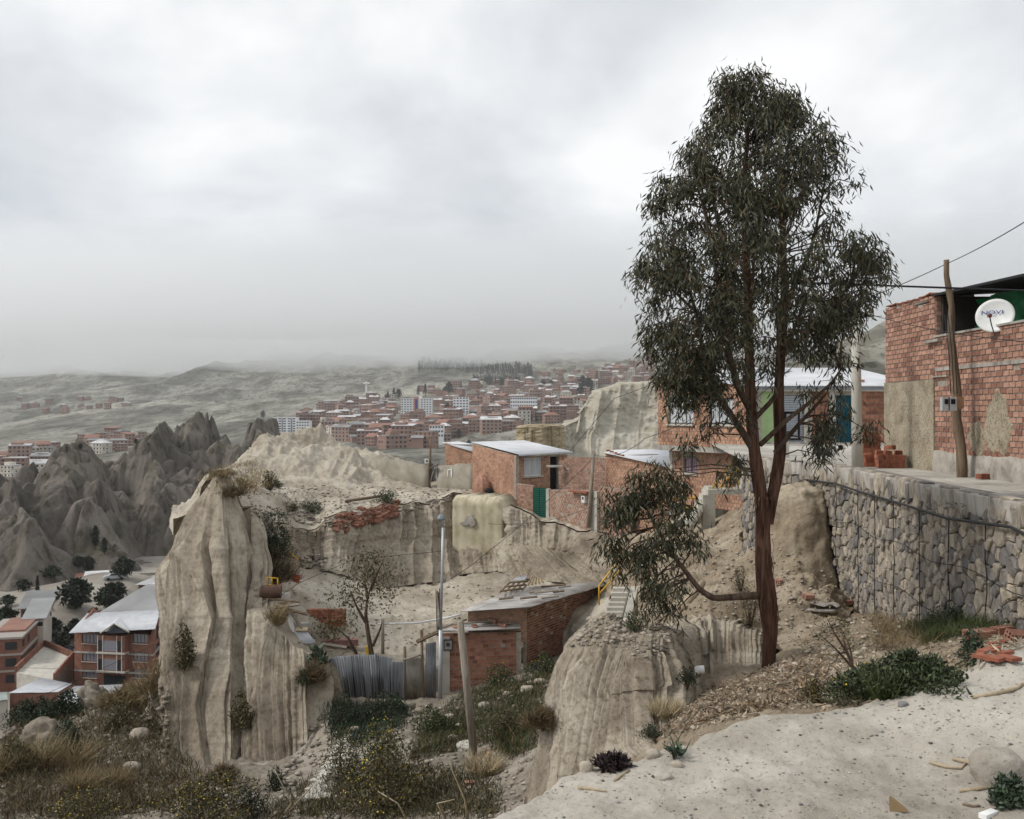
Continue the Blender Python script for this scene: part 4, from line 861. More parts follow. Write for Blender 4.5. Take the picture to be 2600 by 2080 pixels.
# ---- low house with the blue door
yB = 44.0
bh = thing('low_house', 'long low brick house with a blue metal door, roller shutter and white sheet roof', 'house', (13.5, yB, -1.45))
f = Fr((10.6, yB), (17.5, yB), -1.45); Hh = 2.52
sx0 = lambda a: (a-1300)/F*yB-10.6
holes = [(sx0(1983), sx0(2041), .05, 2.15), (sx0(2122), sx0(2172), .05, 2.15)]
m = MB(); f.panel(m, Hh, holes, -.2, -.025); m.build('wall', M['mortar'], bh)
brickwork(f, bh, M['brick_red'], Hh-.1, .12, holes=[(holes[0][0]-1.2, holes[0][1]+.35, 0, 3), (holes[1][0]-.32, holes[1][1]+.2, 0, 3)], course=.17, blen=.25)
m = MB(); f.box(m, 0, sx0(1979), 0, Hh-.1, -.02, .015); m.build('painted_panel', flat('pale_green_paint', (0.31,0.42,0.21), .8), bh)
for a0, a1 in ((1977,1983.5),(2041,2050),(2106,2122),(2172,2179)):
    m = MB(); f.box(m, sx0(a0), sx0(a1), 0, Hh-.1, -.1, .035); m.build('pillar', M['concrete'], bh)
m = MB(); f.box(m, 0, 6.9, -.15, .12, -.02, .06); m.build('plinth', M['cement'], bh)
sh = MB(); f.box(sh, holes[0][0], holes[0][1], .05, 2.15, -.12, -.09); sh = sh.build('shutter', flat('grey_shutter', (0.17,0.18,0.20), .5, .2), bh)
for k in range(21):
    m = MB(); b = .1+k*.097; f.box(m, holes[0][0], holes[0][1], b, b+.07, -.09, -.06); m.build('slat', flat('shutter_slat', (0.36,0.38,0.41), .45, .3), sh)
m = MB()
for a in (holes[0][0]+.2, holes[0][1]-.2): f.box(m, a-.04, a+.04, .3, 1.4, -.06, -.02)
f.box(m, holes[0][0]+.16, holes[0][1]-.16, 1.36, 1.44, -.06, -.02); f.box(m, holes[0][0]+.1, holes[0][1]-.1, .22, .3, -.06, -.02); m.build('wicket_frame', dark, sh)
dr = MB(); f.box(dr, holes[1][0], holes[1][1], .05, 2.15, -.12, -.07); dr = dr.build('door', noise_mat('blue_green_door', [(0.3,(0.008,0.06,0.085)),(0.7,(0.02,0.12,0.15))], scale=3, rough=.5), bh)
for k in range(9):
    m = MB(); a = holes[1][0]+.05+k*(holes[1][1]-holes[1][0]-.1)/8; f.box(m, a-.008, a+.008, .1, 2.1, -.07, -.05); m.build('rib', flat('blue_rib', (0.008,0.045,0.06), .5), dr)
for k in range(8):
    m = MB(); a = holes[1][0]+.1+k*.085; q = .8+.35*abs(math.sin(k*1.9)); f.box(m, a-.014, a+.014, q, q+.28, -.07, -.045); m.build('slot', dark, dr)
# roof: corrugated sheets, fascia and brick bits
for k in range(7):
    x0 = 10.3+k*1.06; corrug_part('roof_sheet', (x0, yB-.45, 1.08+.004*(k % 2)), (x0+1.1, yB-.45, 1.08+.004*(k % 2)), (x0+1.1, yB+9, 2.25+.004*(k % 2)), (x0, yB+9, 2.25+.004*(k % 2)), M['zinc'], bh, 10, .018)
box_part('fascia', (14.0, yB-.3, 1.0), (7.6,.06,.13), flat('grey_gutter', (0.25,0.27,0.30), .5), bh); box_part('eave_beam', (14.0, yB-.16, .93), (7.6,.2,.14), M['concrete'], bh)
m = MB(); m.box((14.05, yB+4.5, -.25), (6.85, 8.7, 2.3)); m.build('rear_wall', M['mortar'], bh)
for (a, b_, w, h) in ((2140, 945, 1.0, .45), (2225, 951, 1.3, .3)):
    c = W(a, b_, yB+8.5); fr_ = Fr((c[0]-w/2, c[1]), (c[0]+w/2, c[1]), c[2]-h); mm = MB(); fr_.box(mm, 0, w, -.3, h, -.2, -.03); pw_ = mm.build('parapet', M['mortar'], bh); brickwork(fr_, pw_, M['brick_red'], h, 0, course=.12)
place_mesh('brick', HB_NEW, (15.35, yB+1.0, 1.35), (0,0,.2), bh)
m = MB(); m.box((11.4, yB-3.4, ZR-.0), (1.2,2.6,.0)); 
st_ = MB(); st_.box((13.4, yB-.9, -1.47), (6.4,1.8,.16)); tag(st_.build('pavement', M['cement']), kind='structure')
st_ = MB(); st_.prism([(9.6,yB-8,-1.43),(15.8,yB-9,-1.43),(16,yB-1.9,-1.43),(9.8,yB-1.9,-1.43)], (0,0,.03)); tag(st_.build('cobbled_yard', noise_mat('pale_cobbles', [(0.35,(0.34,0.32,0.28)),(0.6,(0.56,0.535,0.48))], scale=4, bump=.02, bscale=5)), kind='structure')
bp_ = thing('concrete_bollard', 'short pale concrete post with a dark box beside the eucalyptus trunk', 'post', W(1995, 1160, 30.5))
c = W(1993, 1138, 30.5); mm = MB(); mm.lathe((c[0], c[1], -1.42), [(.13,0),(.13,.5),(.11,.56)], 4); mm.build('shaft', M['concrete'], bp_); box_part('box', (c[0]+.03, c[1], -.72), (.22,.2,.28), frame_dark, bp_)
# ---- dog
def skin_mesh(name, verts, edges, radii, sub=2):
    me = bpy.data.meshes.new(name); me.from_pydata([tuple(map(float, v)) for v in verts], edges, []); o = bpy.data.objects.new(name, me); COL.objects.link(o)
    o.modifiers.new('s', 'SKIN'); sub_ = o.modifiers.new('u', 'SUBSURF'); sub_.levels = sub
    for i, r in enumerate(radii): me.skin_vertices[0].data[i].radius = (r, r) if not hasattr(r, '__len__') else r
    me.skin_vertices[0].data[0].use_root = True
    dg = bpy.context.evaluated_depsgraph_get(); out_ = bpy.data.meshes.new_from_object(o.evaluated_get(dg)); bpy.data.objects.remove(o); out_.name = name
    return out_
DV = [(-.16,0,.27),(-.05,0,.28),(.08,0,.27),(.16,0,.29),(.235,0,.35),(.30,0,.385),(.365,0,.365),(.41,0,.352),   # body, neck, head, muzzle
      (-.18,.055,.20),(-.15,.06,.12),(-.19,.06,.06),(-.17,.06,.015),(-.18,-.055,.20),(-.15,-.06,.12),(-.19,-.06,.06),(-.17,-.06,.015),
      (.13,.05,.17),(.12,.05,.09),(.13,.05,.015),(.13,-.05,.17),(.15,-.05,.09),(.17,-.05,.015),(-.24,0,.33),(-.27,0,.41),(-.25,0,.47)]
DE = [(0,1),(1,2),(2,3),(3,4),(4,5),(5,6),(6,7),(0,8),(8,9),(9,10),(10,11),(0,12),(12,13),(13,14),(14,15),(2,16),(16,17),(17,18),(2,19),(19,20),(20,21),(0,22),(22,23),(23,24)]
DR = [.085,.08,.088,.075,.06,.068,.042,.028]+[.055,.03,.022,.026]*2+[.042,.024,.027]*2+[.028,.02,.012]
dm = skin_mesh('dog', DV, DE, DR)
mt_, t_, b_, l_ = mat_new('black_white_fur')
tcn = node(t_, 'ShaderNodeTexCoord'); sp = node(t_, 'ShaderNodeSeparateXYZ'); l_(tcn.outputs['Object'], sp.inputs[0]); nz = node(t_, 'ShaderNodeTexNoise'); nz.inputs['Scale'].default_value = 9; l_(tcn.outputs['Object'], nz.inputs[0])
ad = node(t_, 'ShaderNodeMath', operation='MULTIPLY_ADD'); l_(nz.outputs[0], ad.inputs[0]); ad.inputs[1].default_value = .12; l_(sp.outputs[0], ad.inputs[2])
rp = node(t_, 'ShaderNodeValToRGB'); mr = node(t_, 'ShaderNodeMapRange'); l_(ad.outputs[0], mr.inputs[0]); mr.inputs[1].default_value = -.3; mr.inputs[2].default_value = .5; l_(mr.outputs[0], rp.inputs[0])
el = rp.color_ramp.elements; rp.color_ramp.interpolation = 'CONSTANT'; el[0].position = 0; el[0].color = (.035,.036,.04,1); el[1].position = .56; el[1].color = (.62,.6,.56,1)
for ps, cc in ((.75, (.03,.028,.028,1)), (.885, (.55,.5,.46,1))): q = el.new(ps); q.color = cc
l_(rp.outputs[0], b_.inputs['Base Color']); b_.inputs['Roughness'].default_value = .9
dm.materials.clear(); dm.materials.append(mt_)
for p_ in dm.polygons: p_.use_smooth = True
dog = bpy.data.objects.new('dog', dm); COL.objects.link(dog); tag(dog, 'small black and white puppy standing at the edge of the upper road', 'dog')
DOGM = Matrix.Translation((7.42, 24.15, ZR+.12)) @ Matrix.Rotation(R(-18), 4, 'Z') @ Matrix.Scale(1.05, 4); dog.matrix_basis = DOGM
for s in (-1, 1):
    m = MB(); m.add([(.285,.035*s,.435),(.325,.05*s,.43),(.275,.085*s,.40),(.30,.075*s,.36),(.27,.055*s,.42),(.315,.06*s,.42)], [(0,1,3,2),(0,2,4),(1,5,3),(2,3,5,4)]); eo = m.build('ear', flat('black_ear', (.02,.02,.02), .9), None, True); eo.parent = dog
m = MB(); m.box((7.42, 24.15, ZR+.06), (.9,.5,.12), R(-18)); tag(m.build('kerb_stone', M['cement']), 'low broken concrete kerb piece under the puppy', 'kerb')
# ================================================================== EUCALYPTUS
def leaf_mat(name, base, var=0.5, warm=0.0):
    m, t, b, l = mat_new(name); ge = node(t, 'ShaderNodeNewGeometry'); r = node(t, 'ShaderNodeValToRGB'); l(ge.outputs['Random Per Island'], r.inputs[0]); el = r.color_ramp.elements
    el[0].color = c3(tuple(c*(1-var) for c in base)); el[1].color = c3((base[0]*(1+var)+warm, base[1]*(1+var), base[2]*(1+var*.7))); q = el.new(.5); q.color = c3(base)
    l(r.outputs[0], b.inputs['Base Color']); b.inputs['Roughness'].default_value = .55; b.inputs['Specular IOR Level'].default_value = .35
    return m
def unit(a): return a/(np.linalg.norm(a, axis=-1, keepdims=True)+1e-9)
def leaf_strips(P, D, L, Wd, bend=0.25):
    """curved two-quad leaves: base P, direction D, length L, width Wd"""
    n = len(P); side = unit(np.cross(D, rng.normal(size=(n, 3)))); nrm = np.cross(side, D)
    p1 = P+D*(L*.5)[:, None]+nrm*(L*bend*.5)[:, None]*0.4; p2 = P+D*L[:, None]-nrm*(L*bend)[:, None]*.5
    w = Wd[:, None]*side
    V = np.stack([P-w*.12, P+w*.12, p1-w*.5, p1+w*.5, p2-w*.06, p2+w*.06], 1).reshape(-1, 3)
    k = np.arange(n)[:, None]*6; Fq = np.concatenate([k+np.array([[0,1,3,2]]), k+np.array([[2,3,5,4]])], 0)
    return V, Fq
def leaf_diamonds(P, D, L, Wd):
    n = len(P); side = unit(np.cross(D, rng.normal(size=(n, 3)))); nrm = np.cross(side, D)
    V = np.stack([P, P+D*(L*.45)[:, None]-side*(Wd*.5)[:, None]+nrm*(L*.08)[:, None], P+D*L[:, None], P+D*(L*.45)[:, None]+side*(Wd*.5)[:, None]+nrm*(L*.08)[:, None]], 1).reshape(-1, 3)
    return V, np.arange(n*4).reshape(-1, 4)
def bark_tube(pts, rad, n=18, sub=14, amp=.16, seed=0, f=9):
    """limb with furrowed bark"""
    pts = np.array(pts, float); k = len(pts); u = np.linspace(0, k-1, (k-1)*sub+1); P = np.stack([np.interp(u, range(k), pts[:, c]) for c in range(3)], 1); Rr = np.interp(u, range(k), rad)
    for _ in range(sub//2):
        P[1:-1] = .5*P[1:-1]+.25*(P[:-2]+P[2:])
    T = unit(np.gradient(P, axis=0)); a = np.cross(T, np.array((0,1.0,0.02))); a = unit(a); b = np.cross(T, a); th = np.linspace(0, 2*math.pi, n, endpoint=False)
    ring = np.cos(th)[None, :, None]*a[:, None]+np.sin(th)[None, :, None]*b[:, None]
    q = np.stack([np.cos(th)[None]*np.ones((len(P), 1))*f*.35, np.sin(th)[None]*np.ones((len(P), 1))*f*.35, (P[:, 2:3]*1.3)*np.ones((1, n))], -1)+seed*7.7
    am = 1+amp*2*(fbm(q, 1.0, 3)) + amp*.9*(billow(q, 1.3, 1, 2)-.5)
    V = (P[:, None]+ring*(Rr[:, None]*am)[..., None]).reshape(-1, 3); m_ = len(P); i = np.arange(m_*n).reshape(m_, n)
    Fq = np.stack([i[:-1], np.roll(i[:-1], -1, 1), np.roll(i[1:], -1, 1), i[1:]], -1).reshape(-1, 4)
    return V, Fq
def join_np(lst):
    V, Fq, o = [], [], 0
    for v, f in lst: V.append(v); Fq.append(np.asarray(f)+o); o += len(v)
    return np.concatenate(V), np.concatenate(Fq)
TD = 15.6
tb = hit(1948, 1694); TD = tb[1]+.1
tree = thing('eucalyptus_tree', 'tall dark eucalyptus with peeling red-brown bark on the earth slope below the stone wall', 'tree', tb)
def T(px_, py_, dd=0.0): return W(px_, py_, TD)+np.array((0, dd, 0))
M['bark'] = noise_mat('peeling_red_bark', [(0.25,(0.022,0.012,0.009)),(0.45,(0.075,0.036,0.024)),(0.62,(0.145,0.082,0.056)),(0.78,(0.26,0.20,0.16))], scale=7, detail=7, stretch=(2.2,2.2,.20), bump=0.02, bscale=16)
M['bark2'] = noise_mat('grey_brown_bark', [(0.25,(0.035,0.024,0.018)),(0.5,(0.10,0.068,0.05)),(0.75,(0.20,0.155,0.12))], scale=7, detail=6, stretch=(2,2,.3), bump=0.008, bscale=20)
tr = [T(1951,1730), T(1950,1690), T(1957,1610), T(1948,1520), T(1937,1430), T(1936,1340), T(1940,1260)]
sL = [T(1938,1300), T(1925,1210), T(1912,1120), T(1906,1000), T(1902,860), T(1898,700), T(1888,520), T(1895,380), T(1902,260)]
sR = [T(1948,1330,.02), T(1968,1240,.05), T(1986,1140,.08), T(1980,1020,.1), T(1988,900,.15), T(2002,760,.2), T(1996,600,.2), T(1990,450,.2), T(2022,310,.15)]
limbs = [[T(1912,1140), T(1880,1095,-.1), T(1832,1030,-.2), T(1795,975,-.3), T(1776,900,-.3), T(1755,800,-.4), T(1720,690,-.45), T(1690,610,-.4)],
 [T(1905,1040), T(1860,985,-.35), T(1832,900,-.5), T(1812,800,-.6), T(1790,680,-.7), T(1770,560,-.6), T(1750,470,-.5)],
 [T(1985,910,.15), T(2050,845,-.1), T(2105,790,-.2), T(2150,720,-.2), T(2190,660,0)],
 [T(2000,770,.2), T(2050,690,.4), T(2090,600,.5), T(2110,500,.5), T(2120,420,.4)],
 [T(1900,820), T(1930,720,.5), T(1945,600,.7), T(1960,470,.6)], [T(1898,690), T(1850,600,.5), T(1830,500,.5), T(1800,420,.4)],
 [T(1930,1130), T(1985,1065,-.3), T(2040,1020,-.4), T(2085,975,-.5), T(2112,935,-.5)], [T(1968,1150), T(2020,1075,-.2), T(2062,1025,-.3), T(2080,1000,-.35)],
 [T(1910,1070), T(1960,1000,-.4), T(1950,880,-.6), T(1940,760,-.7), T(1945,640,-.8)], [T(1985,930,.2), T(2030,860,.6), T(2080,760,.8), T(2130,640,.9)],
 [T(1902,880), T(1830,820,.4), T(1760,760,.6), T(1700,700,.6)], [T(1990,560,.2), T(2050,480,.1), T(2090,400,0)], [T(1890,540), T(1820,450,-.2), T(1770,400,-.2)]]
part_np('trunk', *bark_tube(tr, [.14,.098,.105,.128,.12,.108,.105], 30, 22, .2, 1, 12), M['bark'], tree, True)
part_np('stem', *bark_tube(sL, [.095,.095,.09,.08,.07,.06,.045,.03,.012], 16, 16, .2, 2), M['bark'], tree, True)
part_np('stem', *bark_tube(sR, [.095,.09,.085,.08,.07,.06,.045,.03,.012], 16, 16, .2, 3), M['bark'], tree, True)
for i, lb in enumerate(limbs): part_np('limb', *bark_tube(lb, np.linspace(.06 if i < 2 else .04, .012, len(lb)), 8, 8, .1, 4+i), M['bark2'], tree, True)
low = [T(1925,1512), T(1860,1508,-.25), T(1795,1506,-.45), T(1760,1482,-.5), T(1728,1440,-.5), T(1692,1392,-.45), T(1655,1330,-.4), T(1625,1265,-.35)]
part_np('limb', *bark_tube(low, [.06,.052,.046,.04,.034,.028,.02,.012], 8, 8, .12, 33), M['bark2'], tree, True)
# crown outline measured from the photograph: row, left, right
CR = [(182,1868,1935),(225,1825,1965),(262,1815,2050),(300,1805,2062),(340,1768,2112),(385,1730,2158),(425,1695,2172),(470,1664,2158),(520,1642,2140),(570,1628,2170),(620,1636,2222),(670,1602,2250),(715,1598,2250),(760,1612,2232),(810,1626,2192),(860,1640,2160),(900,1652,2120),(945,1664,2062),(985,1680,1960)]
cy_ = np.array([c[0] for c in CR]); cl = np.array([c[1] for c in CR]); cr_ = np.array([c[2] for c in CR])
holes_ = [(1880,365,30),(2105,470,26),(2092,535,24),(2045,470,18),(1722,545,18),(1745,590,16),(1960,430,14),(2080,395,14),(2010,560,20),(1985,640,26),(2040,640,24),(1935,660,20),(2060,560,18),(1850,310,14),(2110,580,18),(2075,700,24),(2010,720,18),(1840,640,14),(1960,800,20),(2060,790,24),(1850,760,14),(2120,740,16),(2150,610,14),(1790,430,14)]
skel = np.concatenate([np.array(sL[1:]), np.array(sR[1:])]+[np.array(l) for l in limbs])
sk2 = []
for l in [sL, sR]+limbs:
    for a, b in zip(l, l[1:]):
        for t in np.linspace(0, 1, 6)[:-1]: sk2.append(a*(1-t)+b*t)
sk2 = np.array(sk2)
clumps = []; tries = 0
while len(clumps) < 470 and tries < 60000:
    tries += 1
    y = rng.uniform(190, 985); l, r = np.interp(y, cy_, cl), np.interp(y, cy_, cr_); l += 26*(abs(math.sin(y*.043))+.5*math.sin(y*.11))-8; r -= 26*(abs(math.sin(y*.051+1))+.5*math.sin(y*.093))-8; hw = (r-l)/2; x = rng.uniform(l+8, r-8)
    if rng.random() > .25+.75*hw/310: continue
    e_ = abs((x-(l+r)/2)/hw); zmax = hw*math.sqrt(max(0, 1-e_*e_))*.92; dd = rng.uniform(-1, 1)
    dd = math.copysign(abs(dd)**.6, dd)*zmax
    if y > 800 and 1870 < x < 2040 and rng.random() < .6: continue
    if y > 880 and x > 1840 and rng.random() < .65: continue
    if any((x-a)**2+(y-b)**2 < (c*1.45)**2 for a, b, c in holes_): continue
    p = np.array(((x-1300)/F*TD, TD+dd/F*TD, (H0-y)/F*TD))
    if clumps and np.min(np.linalg.norm(np.array(clumps[-400:])-p, axis=1)) < .13: continue
    clumps.append(p)
for (x, y, dd, k) in [(1600,1300,-.4,9),(1560,1300,-.35,7),(1640,1240,-.4,8),(1690,1260,-.4,7),(1720,1300,-.4,5),(1590,1400,-.35,7),(1650,1390,-.45,10),(1665,1460,-.45,8),(1630,1440,-.4,5),(1660,1510,-.45,6),(1690,1490,-.5,5),(1745,1360,-.45,5),(1545,1350,-.3,4),(1690,1340,-.4,6),(1640,1210,-.4,5),(1700,1210,-.4,4),(1600,1250,-.35,5),(1690,1540,-.45,3),
                     (2085,1075,-.4,5),(2090,1110,-.4,6),(2075,1140,-.4,4),(2105,1090,-.4,3),(2095,960,-.5,3),(2140,930,-.5,2),(1830,1120,-.2,3),(1790,1125,-.2,2),(1800,1190,-.3,3),(1850,1190,-.2,3),(1730,1010,-.3,6),(1700,990,-.3,6),(1760,1020,-.3,4),(1830,1040,-.3,3),(1860,1075,-.2,2),(2015,990,-.3,2),(2070,920,-.2,3)]:
    for _ in range(max(1, int(k*.62))): clumps.append(T(x+rng.normal()*24, y+rng.normal()*24, dd+rng.normal()*.14))
C_ = np.array(clumps); nl = rng.integers(40, 112, len(C_)); idx = np.repeat(np.arange(len(C_)), nl); n = len(idx)
Pl = C_[idx]+rng.normal(size=(n, 3))*np.array((.095,.095,.10)); az_ = rng.uniform(0, 2*math.pi, n); dn_ = rng.uniform(.5, 2.6, n)
outw = unit(np.concatenate([(Pl-C_[idx])[:, :2], np.zeros((n, 1))], 1))
Dl = unit(np.stack([np.cos(az_), np.sin(az_), -dn_], 1)+outw*.5)
V, Fq = leaf_strips(Pl, Dl, rng.uniform(.085, .165, n), rng.uniform(.017, .030, n))
part_np('crown', V, Fq, leaf_mat('eucalyptus_leaf', (0.050,0.056,0.030), .65, .03), tree)
# twigs from the limbs to every clump, with a few dry brown leaves
tw = []
LOWS = np.array([a*(1-t)+b*t for a, b in zip(low[2:], low[3:]) for t in (0,.33,.66)])
for c in C_:
    j = np.argmin(np.linalg.norm(sk2-c, axis=1)+.6*np.maximum(0, sk2[:, 2]-c[2])); a = sk2[j]
    if c[2] < -.95 and c[0] < 2.75: a = LOWS[np.argmin(np.linalg.norm(LOWS-c, axis=1))]
    mdl = (a+c)/2+np.array((0, 0, .06))+rng.normal(size=3)*.03; b = MB(); b.tube([a, mdl, c, c+rng.normal(size=3)*.06-np.array((0,0,.1))], [.013,.009,.005,.002], 4, False); tw.append((np.array(b.v), np.array(b.f)))
part_np('twigs', *join_np(tw), M['bark2'], tree, False, 'stuff')
n2 = 2600; j = rng.integers(0, len(C_), n2); Pb = C_[j]*.8+sk2[rng.integers(0, len(sk2), n2)]*0+C_[j]*.2+rng.normal(size=(n2, 3))*.13
V, Fq = leaf_strips(Pb, unit(rng.normal(size=(n2, 3))-np.array((0,0,.7))), rng.uniform(.05, .12, n2), rng.uniform(.01, .02, n2))
part_np('dry_leaves', V, Fq, leaf_mat('dry_leaf', (0.10,0.045,0.03), .5), tree, False, 'stuff')
# bark strips hanging at the trunk
for k in range(26):
    t = rng.uniform(.15, 1); z = tb[2]+.4+t*3.2; i = np.interp(z, [p[2] for p in tr], range(len(tr))); c = np.array([np.interp(i, range(len(tr)), [p[q] for p in tr]) for q in range(3)]); th = rng.uniform(math.pi, 2*math.pi); rr_ = .14
    s = c+np.array((math.cos(th)*rr_, math.sin(th)*rr_, 0)); L = rng.uniform(.15, .4); o_ = np.array((math.cos(th), math.sin(th), 0)); tn = np.array((-math.sin(th), math.cos(th), 0))*.018
    part_np('bark_strip', [s-tn, s+tn, s+tn*.8+o_*.03-np.array((0,0,L*.5)), s-tn*.8+o_*.03-np.array((0,0,L*.5)), s+o_*.01-np.array((0,0,L))+tn*.3, s+o_*.01-np.array((0,0,L))-tn*.3], [(0,1,2,3),(3,2,4,5)], M['bark'], tree)
# ================================================================== MIDDLE GROUND HOUSES
def sheets(parent, c00, c10, c11, c01, n, mat, name='roof_sheet', waves=8, amp=.018, lap=.004):
    c00, c10, c11, c01 = (np.asarray(q, float) for q in (c00, c10, c11, c01))
    for k in range(n):
        t0, t1 = k/n, (k+1.04)/n; t1 = min(t1, 1.0); dz = np.array((0,0,lap*(k % 2)))
        corrug_part(name, c00+(c10-c00)*t0+dz, c00+(c10-c00)*t1+dz, c01+(c11-c01)*t1+dz, c01+(c11-c01)*t0+dz, mat, parent, waves, amp)
def bwall(fr, parent, mat, H, holes=(), course=.115, blen=.25, b0=0, indiv=0, thick=.2, back='mortar', **k):
    m = MB(); fr.panel(m, H, holes, -thick, -.025, b0); m.build('wall', M[back], parent); brickwork(fr, parent, mat, H, b0, holes, course, blen, indiv=indiv, **k)
def frame(x0, d0, x1, d1, z): return Fr(W(x0, H0, d0)[:2], W(x1, H0, d1)[:2], z)
# ---- brick house with the mono-pitch roof
h1 = thing('brick_house', 'orange brick house with slanted pale sheet roof above the green metal gate', 'house', W(1310, 1262, 66))
fg = frame(1199, 72, 1311, 66, -5.7); fw = frame(1311, 66, 1441, 70, -5.7)
tg = lambda a: (-2.28+5.7)+(-2.86+2.28)*a/fg.L
bwall(fg, h1, M['brick_orange'], tg, course=.16, blen=.24, joint=.03)
wo = fw.hole(1331, 1376, 1164, 1207); do = fw.hole(1397, 1419, 1160, 1242)
bwall(fw, h1, M['brick_orange'], 2.75, [wo, do], course=.16, blen=.24, joint=.03)
window(fw, h1, *wo, npane=3, frame=white, pane=curtain, sill=True)
m = MB(); fw.box(m, *do, -.5, -.3); m.build('doorway', dark, h1)
m = MB()
q = [fg.p(0, 0, -.2), fg.p(0, 0, -4.5), fw.p(fw.L, 0, -4.0), fw.p(fw.L, 0, -.2)]
for a, b, ha, hb in ((q[0], q[1], 3.3, 3.1), (q[2], q[3], 2.5, 2.6)): m.prism([a, b, b+np.array((0,0,hb)), a+np.array((0,0,ha))], (.12, .05, 0))
m.build('side_wall', M['mortar'], h1)
sheets(h1, W(1196, 1122.5, 72.4), W(1330, 1118.5, 77), W(1453, 1147, 70.3), W(1319, 1154.5, 65.4), 6, M['zinc'])
tube_part('gutter', [W(1319, 1157, 65.4), W(1453, 1150, 70.2)], .05, steel, h1, 6)
tube_part('downpipe', [W(1448, 1151, 70.0), W(1456, 1160, 69.9), W(1453, 1236, 69.9)], .035, steel, h1, 6)
h2 = thing('brick_shack', 'small orange brick outbuilding with sheet roof behind the grey mud wall', 'house', W(1160, 1200, 77))
f2 = frame(1130, 78, 1203, 76, -5.6)
bwall(f2, h2, M['brick_orange'], lambda a: (-2.38+5.6)-.62*a/f2.L, course=.16, blen=.24, joint=.03)
sheets(h2, W(1121, 1123.5, 78.2), W(1165, 1121.5, 84), W(1240, 1136, 82), W(1204, 1148, 75.6), 4, M['zinc'])
m = MB(); m.prism([f2.p(0, 0, -.2), f2.p(0, 0, -4), f2.p(0, 3.0, -4), f2.p(0, 3.1, -.2)], f2.u*.15); m.build('side_wall', M['mortar'], h2)
# ---- grey mud walls of the plateau
def mud_wall(label, x0, d0, x1, d1, ytop, zb, mat='mudwall', thick=.35, seed=1):
    fr = frame(x0, d0, x1, d1, zb); n = max(6, int(fr.L/.35)); rr_ = random.Random(seed); V = []
    for i in range(n+1):
        a = fr.L*i/n; b = fr.ab(*ipx(fr.p(a, 0)))[1]; yt = ytop[0]+(ytop[1]-ytop[0])*i/n; h = (H0-yt)/F*(fr.o[1]+fr.u[1]*a)-zb+rr_.uniform(-.07, .07)
        V += [fr.p(a, -.6, .05), fr.p(a, h, 0), fr.p(a, h+rr_.uniform(-.03, .03), -thick), fr.p(a, -.6, -thick)]
    Fq = [(4*i+j, 4*i+4+j, 4*i+4+(j+1) % 4, 4*i+(j+1) % 4) for i in range(n) for j in range(4)]+[(0,1,2,3), (4*n+3, 4*n+2, 4*n+1, 4*n)]
    o = part_np('mud_wall', V, Fq, M[mat]); return tag(o, label, 'wall'), fr
mud_wall('long grey mud wall with a crumbling top beside the eroded mound', 948, 76.5, 1086, 75, (1163, 1180), -6.2, seed=2)
_, fm = mud_wall('short grey mud wall with a white paint mark beside the orange brick house', 1110, 75, 1200, 73.2, (1182, 1178), -6.3, seed=3)
a, b = fm.ab(1137, 1209); m = MB()
for (x0, x1, y0, y1) in ((0,.07,.0,.5),(.07,.28,.43,.5),(.3,.42,.1,.55),(.34,.40,-.1,.1)): fm.box(m, a+x0, a+x1, b+y0, b+y1, 0.01, .055)
o = m.build('paint_mark', white); tag(o, 'white painted letters on the short grey mud wall', 'lettering')
gt = thing('broken_gate', 'collapsed grey sheet gate with timber props between the two mud walls', 'gate', W(1098, 1230, 75.5))
corrug_part('sheet', W(1087, 1225, 75.5), W(1108, 1222, 75), W(1110, 1185, 74.8), W(1091, 1172, 75.6), M['zinc_dark'], gt, 6, .02); tube_part('prop', [W(1088, 1238, 75.2), W(1100, 1200, 75), W(1112, 1172, 75)], .06, M['wood_grey'], gt, 6); tube_part('prop', [W(1090, 1190, 75), W(1112, 1180, 74.6)], .05, M['wood'], gt, 6)
mp_ = thing('wooden_pole', 'thin dark wooden pole with a small white meter box beside the mud wall gate', 'pole', W(1092, 1235, 75.3))
tube_part('post', [W(1090, 1245, 75.3), W(1092, 1180, 75.3), W(1094, 1110, 75.3)], [.1,.085,.07], M['wood'], mp_, 7); bo = box_part('meter_box', W(1083, 1171, 75.1), (.28,.2,.32), white, mp_); box_part('dial', W(1084, 1171, 74.97), (.12,.02,.14), dark, bo)
# cream plastered face of the cliff below the brick house
fc_ = frame(1149, 63.4, 1275, 62.2, -8.9); V, Fq = [], []; n, nb = 40, 12
for i in range(n+1):
    a = fc_.L*i/n; tp_ = fc_.ab(1212, 1262+2*math.sin(i*.5)+1.5*math.sin(i*1.7)+(26*max(0, (i-31)/9)**2))[1]; bt = .12+.10*math.sin(i*.7)+.06*math.sin(i*2.3)
    for j in range(nb+1): V.append(fc_.p(a, bt+(tp_-bt)*j/nb, (.02*math.sin(i*.9)+.03*math.sin(j*1.1+i*.15))-(.5 if j == nb else 0)))
for i in range(n):
    for j in range(nb): k = i*(nb+1)+j; Fq.append((k, k+nb+1, k+nb+2, k+1))
k0 = len(V); V += [tuple(np.array(p)-fc_.n*2.2) for p in V]; Fq += [(b_+k0, a_+k0, d_+k0, c_+k0) for (a_, b_, c_, d_) in Fq]
e_ = [i*(nb+1) for i in range(n+1)]; Fq += [(e_[i], e_[i]+k0, e_[i+1]+k0, e_[i+1]) for i in range(n)]; Fq += [(e_[i]+nb, e_[i+1]+nb, e_[i+1]+nb+k0, e_[i]+nb+k0) for i in range(n)]
Fq += [(j, j+1, j+1+k0, j+k0) for j in range(nb)]+[(e_[n]+j, e_[n]+j+k0, e_[n]+j+1+k0, e_[n]+j+1) for j in range(nb)]
